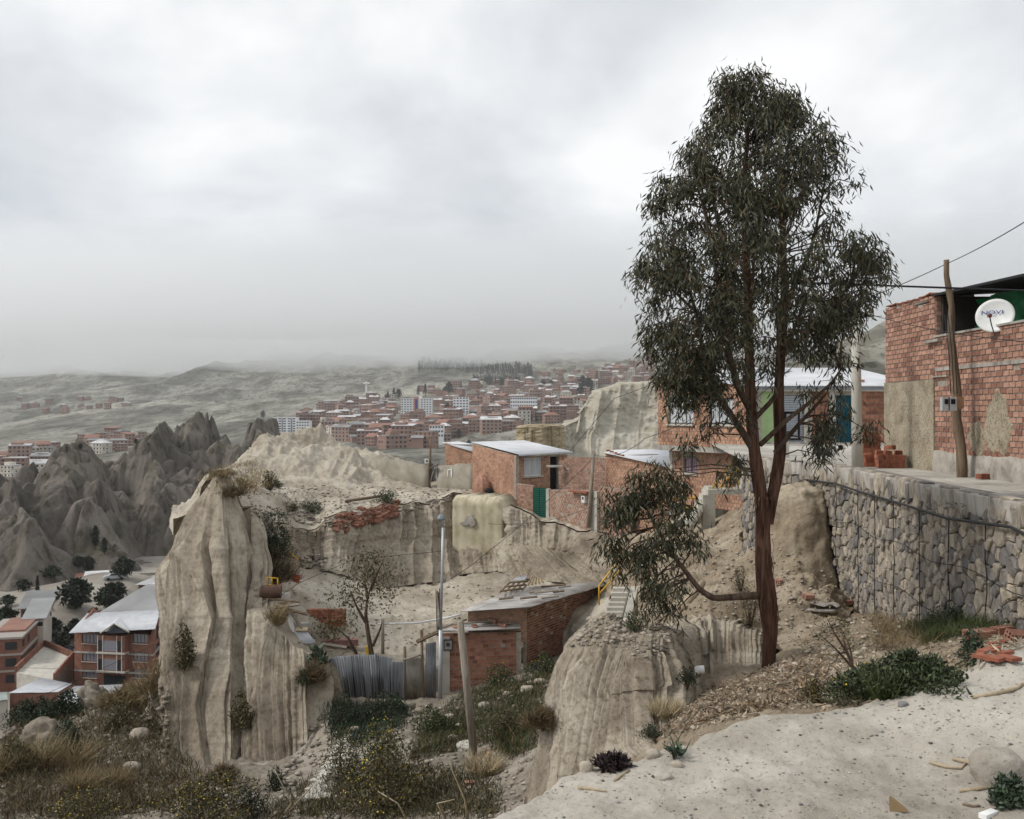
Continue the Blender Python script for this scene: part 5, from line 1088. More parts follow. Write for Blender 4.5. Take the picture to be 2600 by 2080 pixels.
rw = part_np('retaining_wall', V, Fq, M['cream_plaster'], None, False); tag(rw, 'stained cream plastered retaining wall set into the clay cliff below the orange house', 'wall')
blob(fc_, fc_.ab(1196, 1322)[0], fc_.ab(1196, 1322)[1], .34, .36, .16, 12).build('bare_patch', M['cement'], rw)
blob(fc_, fc_.ab(1183, 1328)[0], fc_.ab(1183, 1328)[1], .3, .15, .155, 14).build('bare_patch', M['cement'], rw)
# domed brick oven beside the house
ov = thing('brick_oven', 'small domed brick oven against the orange house wall', 'oven', W(1222, 1242, 69))
m = MB(); c = W(1222, 1244, 69.2); m.lathe(c, [(.62,-.5),(.60,.15),(.55,.45),(.42,.75),(.2,.98),(.05,1.02)], 9); m.build('dome', M['brick_pink'], ov); m = MB(); m.lathe(c+np.array((.55,-.6,-.2)), [(.3,0),(.3,.2),(.15,.35)], 8); m.build('mouth', dark, ov)
# ---- garden wall, gate and the houses right of it
gw = thing('garden_wall', 'orange brick garden wall left of the green metal gate', 'wall', W(1330, 1300, 65))
f = frame(1311, 65.7, 1353, 64.9, -6.9); bwall(f, gw, M['brick_mid'], lambda a: 6.9-(1229-H0)/F*65.3-.06*a, course=.15, blen=.24, joint=.03)
gd = thing('metal_gate', 'dark green ribbed double metal gate in the brick garden wall', 'gate', W(1370, 1318, 64.7))
f = frame(1353, 64.9, 1388, 64.5, -6.8)
for k in range(2):
    m = MB(); a0, a1 = f.L*k/2+.01, f.L*(k+1)/2-.01; f.box(m, a0, a1, .05, 1.98, -.06, 0); lf = m.build('leaf', flat('dark_green_gate', (0.012,0.075,0.055), .45), gd)
    for j in range(14):
        m = MB(); f.box(m, a0+.03, a1-.03, .12+j*.133, .18+j*.133, .0, .03); m.build('rib', flat('green_rib', (0.02,0.13,0.095), .4), lf)
gp2 = thing('garden_wall', 'patchy brick and mortar garden wall right of the green metal gate', 'wall', W(1450, 1335, 63))
f = frame(1394, 64.4, 1502, 60.6, -7.3); bwall(f, gp2, M['brick_mid'], lambda a: 7.3-(1244-H0)/F*(64.4-3.8*a/f.L), course=.15, blen=.25, joint=.045, skip=.12)
m = MB(); fp_ = frame(1387, 64.5, 1394.5, 64.4, -7.2); fp_.box(m, 0, fp_.L, -.3, 7.2-(1241-H0)/F*64.5, -.25, .05); m.build('gate_post', M['concrete'], gp2)
f3 = frame(1501, 60.4, 1517, 60.0, -7.6); m = MB(); f3.box(m, 0, f3.L, -.4, 2.9, -.3, .05); m.build('pillar', M['concrete'], gp2)
m = MB(); f.box(m, *[f.ab(1455, 1250)[0], f.ab(1500, 1250)[0]], f.ab(1480, 1251)[1], f.ab(1480, 1247)[1], -.1, .35); m.build('tile_hood', red_tile, gp2)
a, b = f.ab(1482, 1276); m = MB(); f.box(m, a, a+.33, b, b+.42, .0, .18); bx_ = m.build('meter_box', white, gp2); m = MB(); f.box(m, a+.1, a+.24, b+.2, b+.34, .18, .2); m.build('dial', dark, bx_)
tag(tube_part('wooden_pole', [W(1494, 1340, 60.2), W(1500, 1250, 60.2), W(1508, 1152, 60.2)], [.13,.11,.085], M['wood_grey'], None, 8), 'slim grey wooden pole standing against the patchy garden wall', 'pole')
gp3 = thing('garden_wall', 'short red brick garden wall beside the low eucalyptus foliage', 'wall', W(1545, 1335, 59))
f = frame(1517, 60.2, 1600, 57.8, -7.6); bwall(f, gp3, M['brick_mid'], lambda a: 7.6-(1238-H0)/F*59.5-.0*a, course=.12, blen=.25, joint=.03)
h5 = thing('unfinished_house', 'unfinished brick house front with jagged wall end behind the garden wall', 'house', W(1470, 1240, 66))
f = frame(1418, 66.5, 1537, 64.0, -6.6)
def jag(a): return (6.6-(1160-H0)/F*65.2) if a > f.L*.17 else (6.6-(1163-H0)/F*65.2)-.13*math.floor((f.L*.17-a)/.12)*.5
bwall(f, h5, M['brick_mid'], jag, course=.115, blen=.25, joint=.03, skip=.03, thick=.15)
o_ = MB(); o_.prism([f.p(0, 0, -.2), f.p(0, 0, -3), f.p(f.L, 0, -3), f.p(f.L, 0, -.2)], (0,0,2.9)); o_.build('room_block', M['mortar'], h5)
box_part('lintel', W(1408, 1184, 66), (1.0,.3,.12), M['concrete'], h5)
h3 = thing('brick_house', 'orange brick house with a broad pale sheet roof below the two-storey house', 'house', W(1620, 1290, 58))
f = frame(1536, 60.5, 1702, 55.8, -7.0)
bwall(f, h3, M['brick_orange'], lambda a: (7.0-(1151-H0)/F*60.5)+((1188-H0)/F*-55.8+(1151-H0)/F*60.5)*a/f.L, course=.16, blen=.24, joint=.03)
sheets(h3, W(1560, 1143, 70), W(1534, 1150, 60.2), W(1705, 1188.5, 55.4), W(1708, 1141, 66), 7, M['zinc'])
m = MB(); m.prism([f.p(f.L, 0, -.1), f.p(f.L, 0, -4), f.p(f.L, 3.8, -4), f.p(f.L, 3.6, -.1)], -f.u*.2); m.prism([f.p(0, 0, -.1), f.p(0, 0, -4), f.p(0, 4.4, -4), f.p(0, 4.4, -.1)], f.u*.2); m.build('side_wall', M['mortar'], h3)
for k in range(5): place_mesh('roof_stone', HB_OLD, W(1545+k*9, 1147+k*3.2, 60.3-k*.3)+np.array((0,.25,.06)), (0,0,k), h3)
# ---- two-storey orange house behind the tree
oh = thing('two_storey_house', 'two-storey orange brick house with overhanging upper floor behind the eucalyptus', 'house', W(1790, 1262, 47))
fu = frame(1670, 50, 1915, 43.8, -1.62)
w1, w2 = fu.hole(1696, 1760, 1010, 1077), fu.hole(1801, 1863, 1012, 1078)
bwall(fu, oh, M['brick_orange'], lambda a: (1.62+(H0-957)/F*50)-.60*a/fu.L, [w1, w2], course=.17, blen=.25, joint=.03)
window(fu, oh, *w1, npane=3, frame=frame_dark, pane=curtain); window(fu, oh, *w2, npane=3, frame=frame_dark, pane=curtain, bars=7)
m = MB(); fu.box(m, -.05, fu.L+.1, -.24, 0, -4.5, .18); m.build('floor_slab', M['cement'], oh)
fl = frame(1701, 50.2, 1912, 44.6, -4.45); wl_, wd_ = fl.hole(1735, 1770, 1158, 1203), fl.hole(1860, 1892, 1143, 1210)
bwall(fl, oh, M['brick_orange'], 2.6, [wl_, wd_], course=.17, blen=.25, joint=.03)
window(fl, oh, *wl_, npane=2, pane=noise_mat('purple_curtain', [(0.4,(0.20,0.12,0.20)),(0.6,(0.55,0.45,0.55))], scale=14, stretch=(4,4,.1)), bars=5)
m = MB(); fl.box(m, *wd_, -.4, -.25); m.build('doorway', flat('dark_door', (0.03,0.03,0.035), .7), oh)
m = MB(); fl.box(m, -.02, .24, -.6, 2.6, -.2, .03); m.build('corner_pillar', M['concrete'], oh)
m = MB(); m.prism([fu.p(0, 0, -.05), fu.p(0, 0, -5), fu.p(0, 3.7, -5), fu.p(0, 3.25, -.05)], fu.u*.2); m.prism([fl.p(0, -.5, -.05), fl.p(0, -.5, -4.5), fl.p(0, 2.6, -4.5), fl.p(0, 2.6, -.05)], fl.u*.2); m.prism([fu.p(fu.L, -2.8, -.05), fu.p(fu.L, -2.8, -5), fu.p(fu.L, 3.1, -5), fu.p(fu.L, 2.6, -.05)], -fu.u*.2); m.build('side_wall', M['mortar'], oh)
sheets(oh, W(1700, 926, 57), W(1664, 955.5, 49.8), W(1912, 981, 43.6), W(2010, 938, 51), 9, M['zinc'])
# ---- upper concrete stairs with yellow rails
us = thing('concrete_stairs', 'pale concrete stairs and landing on a pillar beside the two-storey house', 'stairs', W(1797, 1328, 42))
c = W(1838, 1247, 42.3); box_part('landing', c, (1.55,1.3,.2), M['concrete'], us)
pz = gz(W(1798, 1300, 41.7)[0], 41.7); pc = W(1798, 1250, 41.8); m = MB(); m.box((pc[0], pc[1], (pc[2]+pz-.4)/2-.05), (.5,.45,pc[2]-pz+.3)); m.build('pillar', M['concrete'], us)
m = MB(); A = W(1812, 1238, 42.2); Bp = W(1752, 1336, 40.8); dd_ = Bp-A; 
m.prism([A, A-np.array((0,0,.3)), Bp-np.array((0,0,.3)), Bp], (.1,.9,0)); m.build('stringer', M['concrete'], us)
for k in range(9): t = (k+.5)/9; p = A+dd_*t; box_part('step', p+np.array((.0,.55,.02)), (.3,1.0,.16), M['concrete'], us)
A2 = W(1880, 1240, 42.4); B2 = W(1935, 1160, 43)
for k in range(8): t = k/7; p = A2+(B2-A2)*t; box_part('step', p+np.array((0,.2,-.1)), (.3,1.0,.2), M['concrete'], us)
r_ = [[W(1808,1240,41.8), W(1838,1200,41.8), W(1905,1138,42.2)], [W(1826,1240,41.9), W(1842,1220,41.9), W(1905,1165,42.3)], [W(1852,1240,41.9), W(1853,1195,41.9)], [W(1876,1232,41.9), W(1876,1215,41.9)], [W(1716,1266,43), W(1767,1264,42)], [W(1738,1290,42), W(1768,1288,41.6)], [W(1665,1290,44), W(1716,1264,43)]]
ur = thing('yellow_handrail', 'yellow tubular handrail of the upper concrete stairs', 'handrail', W(1808, 1240, 41.8))
for q in r_: tube_part('rail', q, .035, yellow, ur, 7)
box_part('blue_barrel', W(1668, 1298, 45), (.5,.5,.7), flat('blue_plastic', (0.05,0.22,0.30), .5), us) if False else None
# ---- lower concrete stairs above the pinnacle
ls = thing('concrete_stairs', 'short flight of pale concrete steps above the clay pinnacle', 'stairs', W(1575, 1580, 37))
for k in range(8):
    p = W(1552+k*3.4, 1578-k*12.2, 36.4+k*.3); m = MB(); m.box((p[0], p[1], p[2]-.35), (.62,.34,.72)); m.build('step', M['concrete'], ls)
m = MB(); a, b = W(1578, 1612, 35.9), W(1602, 1492, 38.8); m.prism([a-np.array((0,0,.6)), b-np.array((0,0,1.6)), b+np.array((0,0,.05)), a+np.array((0,0,.3))], (.28,.05,0)); m.build('stringer', M['concrete'], ls)
lr = thing('yellow_handrail', 'yellow tubular handrail of the lower steps above the clay pinnacle', 'handrail', W(1521, 1533, 36.5))
for q in ([W(1521,1536,36.4), W(1521,1487,36.4), W(1553,1447,37.4), W(1578,1420,38.4)], [W(1523,1506,36.4), W(1556,1470,37.4), W(1580,1440,38.4)], [W(1554,1496,37.4), W(1555,1445,37.4)], [W(1578,1462,38.4), W(1578,1398,38.4)]): tube_part('rail', q, .03, yellow, lr, 7)
# ---- courtyard shed
sd = thing('brick_shed', 'red brick shed with a rusty patched sheet roof behind the corrugated fence', 'shed', W(1325, 1705, 46.6))
fl_ = frame(1122, 46.2, 1323, 46.5, -13.6); Hl = 13.6-(1606-H0)/F*46.4
m = MB(); fl_.panel(m, Hl, [], -.22, -.025); m.build('wall', M['mortar'], sd)
brickwork(fl_, sd, M['brick_red'], Hl, 2.0, course=.18, blen=.25, joint=.03, indiv=110, L=fl_.L-.2)
brickwork(fl_, sd, M['brick_red'], 1.99, .3, course=.125, blen=.26, joint=.028, indiv=130, L=fl_.L-.2)
m = MB(); fl_.box(m, fl_.L-.22, fl_.L, 0, Hl, -.2, .03); m.build('corner_pillar', M['mortar'], sd)
m = MB(); fl_.box(m, 0, .35, -.3, Hl-.15, -.25, .06); m.build('gate_pillar', M['concrete'], sd)
fup = frame(1188, 46.6, 1338, 47.0, -10.6)
m = MB(); fup.panel(m, lambda a: 10.6-(1551-H0)/F*46.7+.14*a/fup.L, [], -.2, -.025); m.build('wall', M['mortar'], sd)
brickwork(fup, sd, M['brick_orange'], lambda a: 10.6-(1552-H0)/F*46.7+.12*a/fup.L, 0, course=.12, blen=.27, joint=.028, indiv=60)
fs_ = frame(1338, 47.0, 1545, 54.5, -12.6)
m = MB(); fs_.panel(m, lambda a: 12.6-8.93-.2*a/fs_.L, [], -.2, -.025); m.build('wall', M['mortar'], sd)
brickwork(fs_, sd, M['brick_burnt_shade'], lambda a: 12.6-8.95-.2*a/fs_.L, .3, course=.125, blen=.27, joint=.035, skip=.05)  # burnt-mix brick, its darker colour also carries the shade of this right side
RC = [W(1168,1553,46.0), W(1347,1541,45.9), W(1572,1476,54.4), W(1318,1494,50.5)]
sheets(sd, RC[0], RC[3], RC[2], RC[1], 8, M['zinc_old'], waves=7, amp=.025, lap=.02)
sheets(sd, W(1113,1604,45.6), W(1180,1583,46.6), W(1322,1583,46.9), W(1322,1596,45.9), 2, M['zinc_old'], waves=8, amp=.025)
for (x, y, d, sz) in ((1205,1597,46.1,.34),(1250,1581,46.5,.4),(1275,1592,46.1,.36),(1160,1598,46,.3)): place_mesh('roof_stone', HB_OLD, W(x, y, d)+np.array((0,.1,.05)), (0,.1,x), sd, (1.6,1.6,1.8))
for (a, b_) in (((1150,1590),(1250,1583)),((1190,1600),(1300,1588)),((1120,1600),(1185,1578)),((1140,1603),(1250,1596))): tube_part('roof_batten', [W(*a, 46.0)+np.array((0,.1,.08)), W(*b_, 46.3)+np.array((0,.1,.08))], .05, M['wood_grey'], sd, 5)
a, b = fl_.ab(1126, 1651); m = MB(); fl_.box(m, a, a+.42, b, b+.5, .0, .12); mb_ = m.build('meter_box', frame_dark, sd); m = MB(); fl_.box(m, a+.05, a+.37, b+.06, b+.44, .12, .14); m.build('panel', flat('grey_panel', (0.33,0.33,0.31), .5), mb_); m = MB(); m.tube([fl_.p(a+.2, b+.28, .14), fl_.p(a+.2, b+.28, .18)], .09, 12); m.build('dial', frame_dark, mb_)
# clutter on the shed roof
cr1 = thing('wooden_trellis', 'dark wooden lattice trellis lying on the shed roof', 'trellis', W(1308, 1505, 49.5))
A, B_, C__, D__ = W(1270,1512,48.6), W(1325,1506,48.9), W(1346,1486,51), W(1292,1490,50.8)
up_ = np.array((0,0,.16))
for k in range(5): t = k/4; tube_part('bar', [A+(B_-A)*t+up_, D__+(C__-D__)*t+up_], .05, M['wood'], cr1, 4)
for k in range(3): t = k/2; tube_part('bar', [A+(D__-A)*t+up_*1.3, B_+(C__-B_)*t+up_*1.3], .05, M['wood'], cr1, 4)
for (lab, q, mt) in (('pile of yellowed corrugated roofing lying loose on the shed roof', [(1335,1500,49.9),(1382,1490,50.3),(1375,1478,52),(1350,1474,52.2)], M['wood_pale']), ('small blue-grey crumpled sheet lying on the shed roof', [(1302,1487,51),(1332,1485,51.2),(1342,1472,52),(1312,1476,52)], M['zinc'])):
    o = corrug_part('loose_sheet', *[W(*c_)+np.array((0,0,.22)) for c_ in q], mt, None, 5, .05); tag(o, lab, 'sheet')
rr_ = random.Random(4)
for k, (t, s) in enumerate(((.2,.35),(.35,.6),(.5,.3),(.55,.75),(.7,.5),(.82,.25),(.3,.85),(.45,.55))):
    p = (RC[0]*(1-t)+RC[1]*t)*(1-s)+(RC[3]*(1-t)+RC[2]*t)*s; dr_ = (RC[1]-RC[0]); dr_ = dr_/np.linalg.norm(dr_)*rr_.uniform(.5, 1.3)
    o = tube_part('plank', [p+np.array((0,0,.12)), p+dr_+np.array((0,0,.16))], .05, M['wood_grey' if k % 2 else 'wood'], None, 4, False); tag(o, 'weathered plank weighing down the rusty shed roof', 'plank', 'planks on the shed roof')
# rebar bundle on the gate pillar
rb = thing('rebar_bundle', 'upright dark rebar bundle rising from the concrete gate pillar', 'rebar', W(1115, 1607, 46.1))
for k, (x, y) in enumerate(((1107,1497),(1111,1500),(1116,1494),(1113,1505))): tube_part('rod', [W(1110+k*3, 1615, 46.2), W(x, y, 46.2)], .022, flat('rust_rod', (0.05,0.028,0.02), .8), rb, 5)
# corrugated fence
fe = thing('corrugated_fence', 'stained corrugated iron fence of overlapping sheets below the courtyard', 'fence', W(930, 1770, 45.6))
for q in ([(822,1676,45.2),(852,1669,45.4),(870,1768,45.3),(842,1752,45.1)], [(851,1668,45.35),(905,1664,45.5),(915,1772,45.45),(868,1768,45.3)], [(903,1664,45.55),(955,1662,45.6),(962,1772,45.6),(912,1772,45.5)], [(953,1663,45.62),(996,1672,45.7),(997,1780,45.7),(959,1772,45.6)], [(993,1680,45.6),(1027,1682,45.75),(1025,1786,45.7),(994,1782,45.6)]):
    a, b, c, d = [W(*x) for x in q]; corrug_part('sheet', d, c, b, a, M['zinc_dark'], fe, 9, .022, rag=.012)
for (x0, y0, x1, y1) in ((1028,1642,1030,1790),(1070,1600,1076,1785)): tube_part('post', [W(x1, y1, 45.85), W(x0, y0, 45.85)], .065, M['wood'], fe, 7)
o = corrug_part('fence_gate', W(1033,1775,45.8), W(1071,1780,45.9), W(1070,1669,45.9), W(1031,1673,45.8), noise_mat('brown_stained_sheet', [(0.3,(0.10,0.085,0.07)),(0.5,(0.27,0.25,0.215)),(0.75,(0.38,0.36,0.32))], scale=1.2, rough=.7, second=[(1.5, [(0.55,(1,1,1)),(0.68,(0.5,0.3,0.18))], .8, (1,1,.25), 'MULTIPLY')]), None, 9, .02); tag(o, 'rust-streaked brown corrugated gate between two wooden posts', 'gate')
o = corrug_part('iron_sheet', W(1079,1776,46), W(1107,1778,46), W(1107,1630,46), W(1080,1634,46), M['zinc_dark'], None, 6, .025); tag(o, 'tall narrow blue-grey corrugated iron sheet beside the shed pillar', 'sheet')
tube_part('gate_rail', [W(1023,1676,45.7), W(1072,1662,45.75)], .05, M['wood_grey'], fe, 6)
tag(tube_part('timber_beam', [W(1058,1630,45.6), W(1112,1605,46.0)], .09, M['wood'], None, 4, False), 'dark slanting timber beam leaning on the shed gate pillar', 'beam')
# street lamp and leaning pole
lp = thing('street_lamp', 'slender grey steel street lamp pole in front of the brick shed', 'lamp', W(1118, 1780, 45.6))
tube_part('pole', [W(1117,1790,45.6), W(1119,1600,45.6)], .095, steel, lp, 12); tube_part('pole_top', [W(1119,1600,45.6), W(1125,1340,45.6)], .062, steel, lp, 10)
tube_part('arm', [W(1125,1340,45.6), W(1126,1326,45.55), W(1121,1314,45.3)], .045, steel, lp, 8); m = MB(); m.lathe(W(1120,1320,45.2), [(.2,0),(.19,.08),(.1,.22),(.03,.26)], 12); m.build('lamp_head', flat('lamp_grey', (0.2,0.22,0.25), .4), lp, True)
wp = hit(1206, 1922); tag(tube_part('wooden_pole', [wp-np.array((0,0,.3)), wp*.5+W(1166,1577,wp[1]-.3)*.5, W(1168,1577,wp[1]-.3)], [.13,.125,.115], M['wood_grey'], None, 12), 'leaning plain wooden post beside the round concrete manhole', 'pole')
mh = hit(1192, 1900); mn = thing('manhole', 'round pale concrete manhole with its lid on the grassy slope', 'manhole', mh)
m = MB(); m.lathe(mh+np.array((0,.2,-.35)), [(.46,0),(.46,.42),(.43,.45)], 24); m.build('ring', M['concrete'], mn); m = MB(); m.lathe(mh+np.array((0,.2,.10)), [(.31,0),(.31,.03),(.29,.035)], 20); ld = m.build('lid', M['concrete'], mn)
for s in (-.1, .1): tube_part('handle', [mh+np.array((s,.12,.14)), mh+np.array((s,.28,.14))], .012, dark, ld, 5)
# wires across the hollow
wire('power_wire', [PT, W(1560,1012,60), W(1447,1146,70)], 'thin wire from the concrete pole down to the orange brick house eave', .016, .0)
wire('power_wire', [PT, W(1640,1112,50), W(1508,1155,60.2)], 'thin wire from the concrete pole to the slim grey wooden pole', .014, .4)
wire('power_wire', [W(1508,1160,60.2), W(1400,1262,55), W(1240,1400,50), W(1122,1482,45.8)], 'long thin wire slanting down across the clay cliff to the street lamp', .014, .1)
wire('power_wire', [W(1122,1400,45.6), W(900,1420,52), W(760,1480,49), W(640,1560,46.5), W(420,1625,60), W(0,1815,70)], 'long thin wire passing in front of the great clay cliff', .014, .0)
wire('power_wire', [W(-60,1692,95), W(200,1700,90), W(430,1722,60), W(757,1690,44)], 'low thin wire running across the foot of the clay cliff', .014, .0)
wire('power_wire', [PT, W(1700,1180,47), W(1440,1310,60), W(1240,1330,62)], 'thin wire sagging past the two-storey house to the cream wall', .012, .2)
# ================================================================== VALLEY AND TOWN
M['far_brick'] = noise_mat('far_brick_wall', [(0.3,(0.20,0.115,0.09)),(0.7,(0.33,0.20,0.155))], scale=.3, rand=.8, vary=[(0,(.7,.66,.66)),(.4,(1,1,1)),(.7,(1.15,1.2,1.2)),(1,(1.35,1.6,1.7))])
M['far_brick2'] = noise_mat('far_brick_wall_plain', [(0.3,(0.20,0.115,0.09)),(0.5,(0.28,0.17,0.135)),(0.7,(0.36,0.23,0.19))], scale=.02, detail=3)
M['far_pale'] = noise_mat('far_pale_wall', [(0.3,(0.42,0.38,0.32)),(0.7,(0.60,0.56,0.49))], scale=.2, rand=.3)
M['valley_brick'] = noise_mat('valley_brick_wall', [(0.3,(0.17,0.078,0.055)),(0.7,(0.29,0.145,0.105))], scale=1.2, rand=.25, second=[(9, [(0.4,(.7,.7,.7)),(.6,(1.1,1.1,1.1))], .6, (1,1,2.2), 'MULTIPLY')])
M['far_roof'] = noise_mat('far_sheet_roof', [(0.3,(0.30,0.30,0.30)),(0.7,(0.52,0.52,0.52))], scale=.1, rand=.55)
winm = flat('dark_window', (0.025,0.028,0.034), .25); slab_m = flat('floor_slab_grey', (0.33,0.30,0.27), .9)
def house_parts(w, d, h, floors, roof, seed, wall, roofm, pitch=.28, slabs=True):
    """local building, base at z=0, front towards -Y; returns {part: (mesh, kind)}"""
    rr = random.Random(seed); m = MB(); m.box((0,0,h/2-2), (w,d,h+4))
    if w < 20 and slabs and rr.random() < .45: m.box((w*rr.uniform(-.22,.22), d*.1, h+1.1), (w*rr.uniform(.35,.6), d*.6, 2.4))
    parts = {'wall': (m, wall, None)}
    if slabs:
        m = MB()
        for k in range(1, floors+1): m.box((0,0,h*k/floors), (w+.5,d+.5,.28))
        parts['floor_slab'] = (m, slab_m, 'stuff')
    m = MB(); fh = h/floors
    for k in range(floors):
        n = max(2, int(w/2.7))
        for i in range(n):
            if rr.random() < .12: continue
            x = -w/2+w*(i+.5)/n; m.box((x, -d/2-.02, fh*(k+.52)), (rr.uniform(.9,1.6), .1, fh*rr.uniform(.38,.5)))
        n = max(2, int(d/3))
        for i in range(n):
            for s in (-1, 1):
                if rr.random() < .4: m.box((s*(w/2+.02), -d/2+d*(i+.5)/n, fh*(k+.52)), (.1, 1.2, fh*.42))
    parts['window'] = (m, winm, 'stuff')
    m = MB(); o = .5
    if roof == 'gable':
        rh = d*pitch; m.prism([(-w/2-o,-d/2-o,h+.1),(-w/2-o,0,h+rh),(-w/2-o,d/2+o,h+.1)], (w+2*o,0,0))
    elif roof == 'shed': m.prism([(-w/2-o,-d/2-o,h+.15),(-w/2-o,d/2+o,h+1.4),(-w/2-o,d/2+o,h+1.55),(-w/2-o,-d/2-o,h+.3)], (w+2*o,0,0))
    elif roof == 'hip':
        rh = min(w, d)*pitch; m.add([(-w/2-o,-d/2-o,h+.1),(w/2+o,-d/2-o,h+.1),(w/2+o,d/2+o,h+.1),(-w/2-o,d/2+o,h+.1),(-w*.2,0,h+rh),(w*.2,0,h+rh)], [(0,1,5,4),(1,2,5),(2,3,4,5),(3,0,4),(3,2,1,0)])
    else: m.box((w*.1,d*.1,h+.25), (w*.75,d*.7,.35))
    parts['roof'] = (m, roofm, None)
    return parts
def proto(**k):
    out_ = []
    for nm, (m, mt, kd) in house_parts(**k).items():
        me = bpy.data.meshes.new(nm); me.from_pydata(m.v, [], m.f); me.materials.append(mt); me.update(); out_.append((nm, me, kd))
    return out_
def put_house(pr, name, label, cat, loc, rz, group=None, sc=1):
    t = thing(name, label, cat, loc, group); t.rotation_euler = (0,0,rz); t.scale = (sc,)*3
    for nm, me, kd in pr:
        o = bpy.data.objects.new(nm, me); o.parent = t; COL.objects.link(o)
        if kd: o['kind'] = kd
    return t
rr = random.Random(21)
tiled = flat('terracotta_roof', (0.26,0.14,0.105), .9, var=.25, scale=.3)
PB, KIND = [], {}
NUM = {2: 'two', 3: 'three', 4: 'four', 5: 'five'}; RF = {'flat': 'flat-roofed', 'shed': 'lean-to roofed', 'gable': 'gabled', 'hip': 'hip-roofed'}
for k in range(24):
    fl = (2,2,3,3,3,4,4,5)[k % 8]; w = rr.uniform(9,16); rt = ('flat','shed','gable','flat','hip','shed')[(k+k//8) % 6]; tl_ = k % 3 == 2 and rt != 'flat'; rm = tiled if tl_ else M['far_roof']
    PB.append(proto(w=w, d=rr.uniform(8,12), h=fl*2.75, floors=fl, roof=rt, seed=k, wall=M['far_brick'], roofm=rm)); KIND[id(PB[-1])] = '%s-storey %s red brick house%s' % (NUM[fl], RF[rt], ' with a terracotta roof' if tl_ else '')
PP = [proto(w=rr.uniform(9,14), d=10, h=fl*2.8, floors=fl, roof=rt, seed=90+k, wall=M['far_pale'], roofm=M['far_roof']) for k, (fl, rt) in enumerate(((3,'flat'),(2,'gable'),(3,'hip'),(4,'flat')))]
TX = [690,800,930,1030,1100,1200,1300,1400,1500,1600,1660]; TT = [1070,1042,1015,1000,985,968,955,945,938,922,912]; TB = [1100,1112,1132,1142,1138,1108,1092,1078,1050,1000,985]
spots = []; tries = 0
RES = [(690,760,1050,1110),(1015,1100,1000,1062)]
while len(spots) < 262 and tries < 20000:
    tries += 1; x = rr.uniform(690, 1655); u = rr.random()**.8; y = np.interp(x, TX, TT)*(1-u)+np.interp(x, TX, TB)*u
    if any(a-8 < x < b+8 and c < y < d+12 for a, b, c, d in RES): continue
    p = cast(x, y)[0]
    if p is None or p[1] < 640 or p[1] > 2600: continue
    if any((p[0]-q[0])**2+((p[1]-q[1])*.45)**2 < (9.5)**2 for q in spots): continue
    spots.append(p)
for p in spots:
    pale = rr.random() < .13
    pr_ = rr.choice(PP if pale else PB); kd_ = KIND.get(id(pr_))
    put_house(pr_, 'town_house', 'pale plastered house among the brick houses of the far hillside town' if pale else kd_+' in the far hillside town', 'house', p-np.array((0,0,.5)), rr.gauss(0, .35)+(-.15), 'pale houses of the far town' if pale else kd_+'s of the far town', rr.uniform(.95, 1.35))
more_w, more_r, n_ = [], [], 0
while n_ < 300 and tries < 40000:
    tries += 1; x = rr.uniform(690, 1660); u = rr.random(); y = np.interp(x, TX, TT)*(1-u)+np.interp(x, TX, TB)*u
    if any(a-8 < x < b+8 and c < y < d+14 for a, b, c, d in RES): continue
    p = cast(x, y)[0]
    if p is None or p[1] < 640 or p[1] > 3000: continue
    fl = rr.choice((1,2,2,3,3)); hp = house_parts(rr.uniform(6,12), rr.uniform(6,10), fl*2.7, fl, rr.choice(('flat','shed','gable','flat')), n_, None, None); c, s_ = math.cos(.3*rr.gauss(0,1)), math.sin(.3*rr.gauss(0,1)); n_ += 1
    for key, dst in (('wall', more_w), ('roof', more_r)):
        v = np.array(hp[key][0].v); v = np.stack([v[:,0]*c-v[:,1]*s_, v[:,0]*s_+v[:,1]*c, v[:,2]], 1)+p
        for f_ in hp[key][0].f:
            if len(f_) == 4: dst.append((v[list(f_)], np.array([[0,1,2,3]])))
            elif len(f_) == 3: dst.append((v[list(f_)+[f_[2]]], np.array([[0,1,2,3]])))
o = thing('distant_houses', 'dense carpet of small brick houses filling the gaps of the far hillside town', 'houses', W(1150, 1080, 1150)); o['kind'] = 'stuff'
part_np('walls', *join_np(more_w), M['far_brick2'], o, False, 'stuff'); part_np('roofs', *join_np(more_r), M['far_roof'], o, False, 'stuff')
vs_ = []; tries = 0
while len(vs_) < 46 and tries < 4000:
    tries += 1; x = rr.uniform(-30, 395); y = rr.uniform(np.interp(x, [0,200,400], [1170,1132,1108]), np.interp(x, [0,100,200,400], [1235,1200,1160,1135])); p = cast(x, y)[0]
    if p is None or p[1] < 560 or p[1] > 2200: continue
    if any((p[0]-q[0])**2+((p[1]-q[1])*.4)**2 < 11.5**2 for q in vs_): continue
    vs_.append(p)
for p in vs_:
    pale = rr.random() < .18
    pr_ = rr.choice(PP if pale else PB); kd_ = KIND.get(id(pr_))
    put_house(pr_, 'village_house', 'pale house of the village beyond the jagged clay mountain' if pale else kd_+' in the far village', 'house', p-np.array((0,0,.5)), rr.gauss(0,.4), 'pale houses of the far village' if pale else kd_+'s of the far village', rr.uniform(.8,1.1))
# scattered farm houses on the far slope
for k in range(16):
    x, y = rr.uniform(30, 330), rr.uniform(1012, 1052); p = cast(x, y)[0]
    if p is not None: put_house(PB[k % 24], 'hill_house', 'tiny brick house scattered on the far grey hillside', 'house', p, rr.uniform(-.5,.5), 'tiny houses on the far hillside', 1.0)
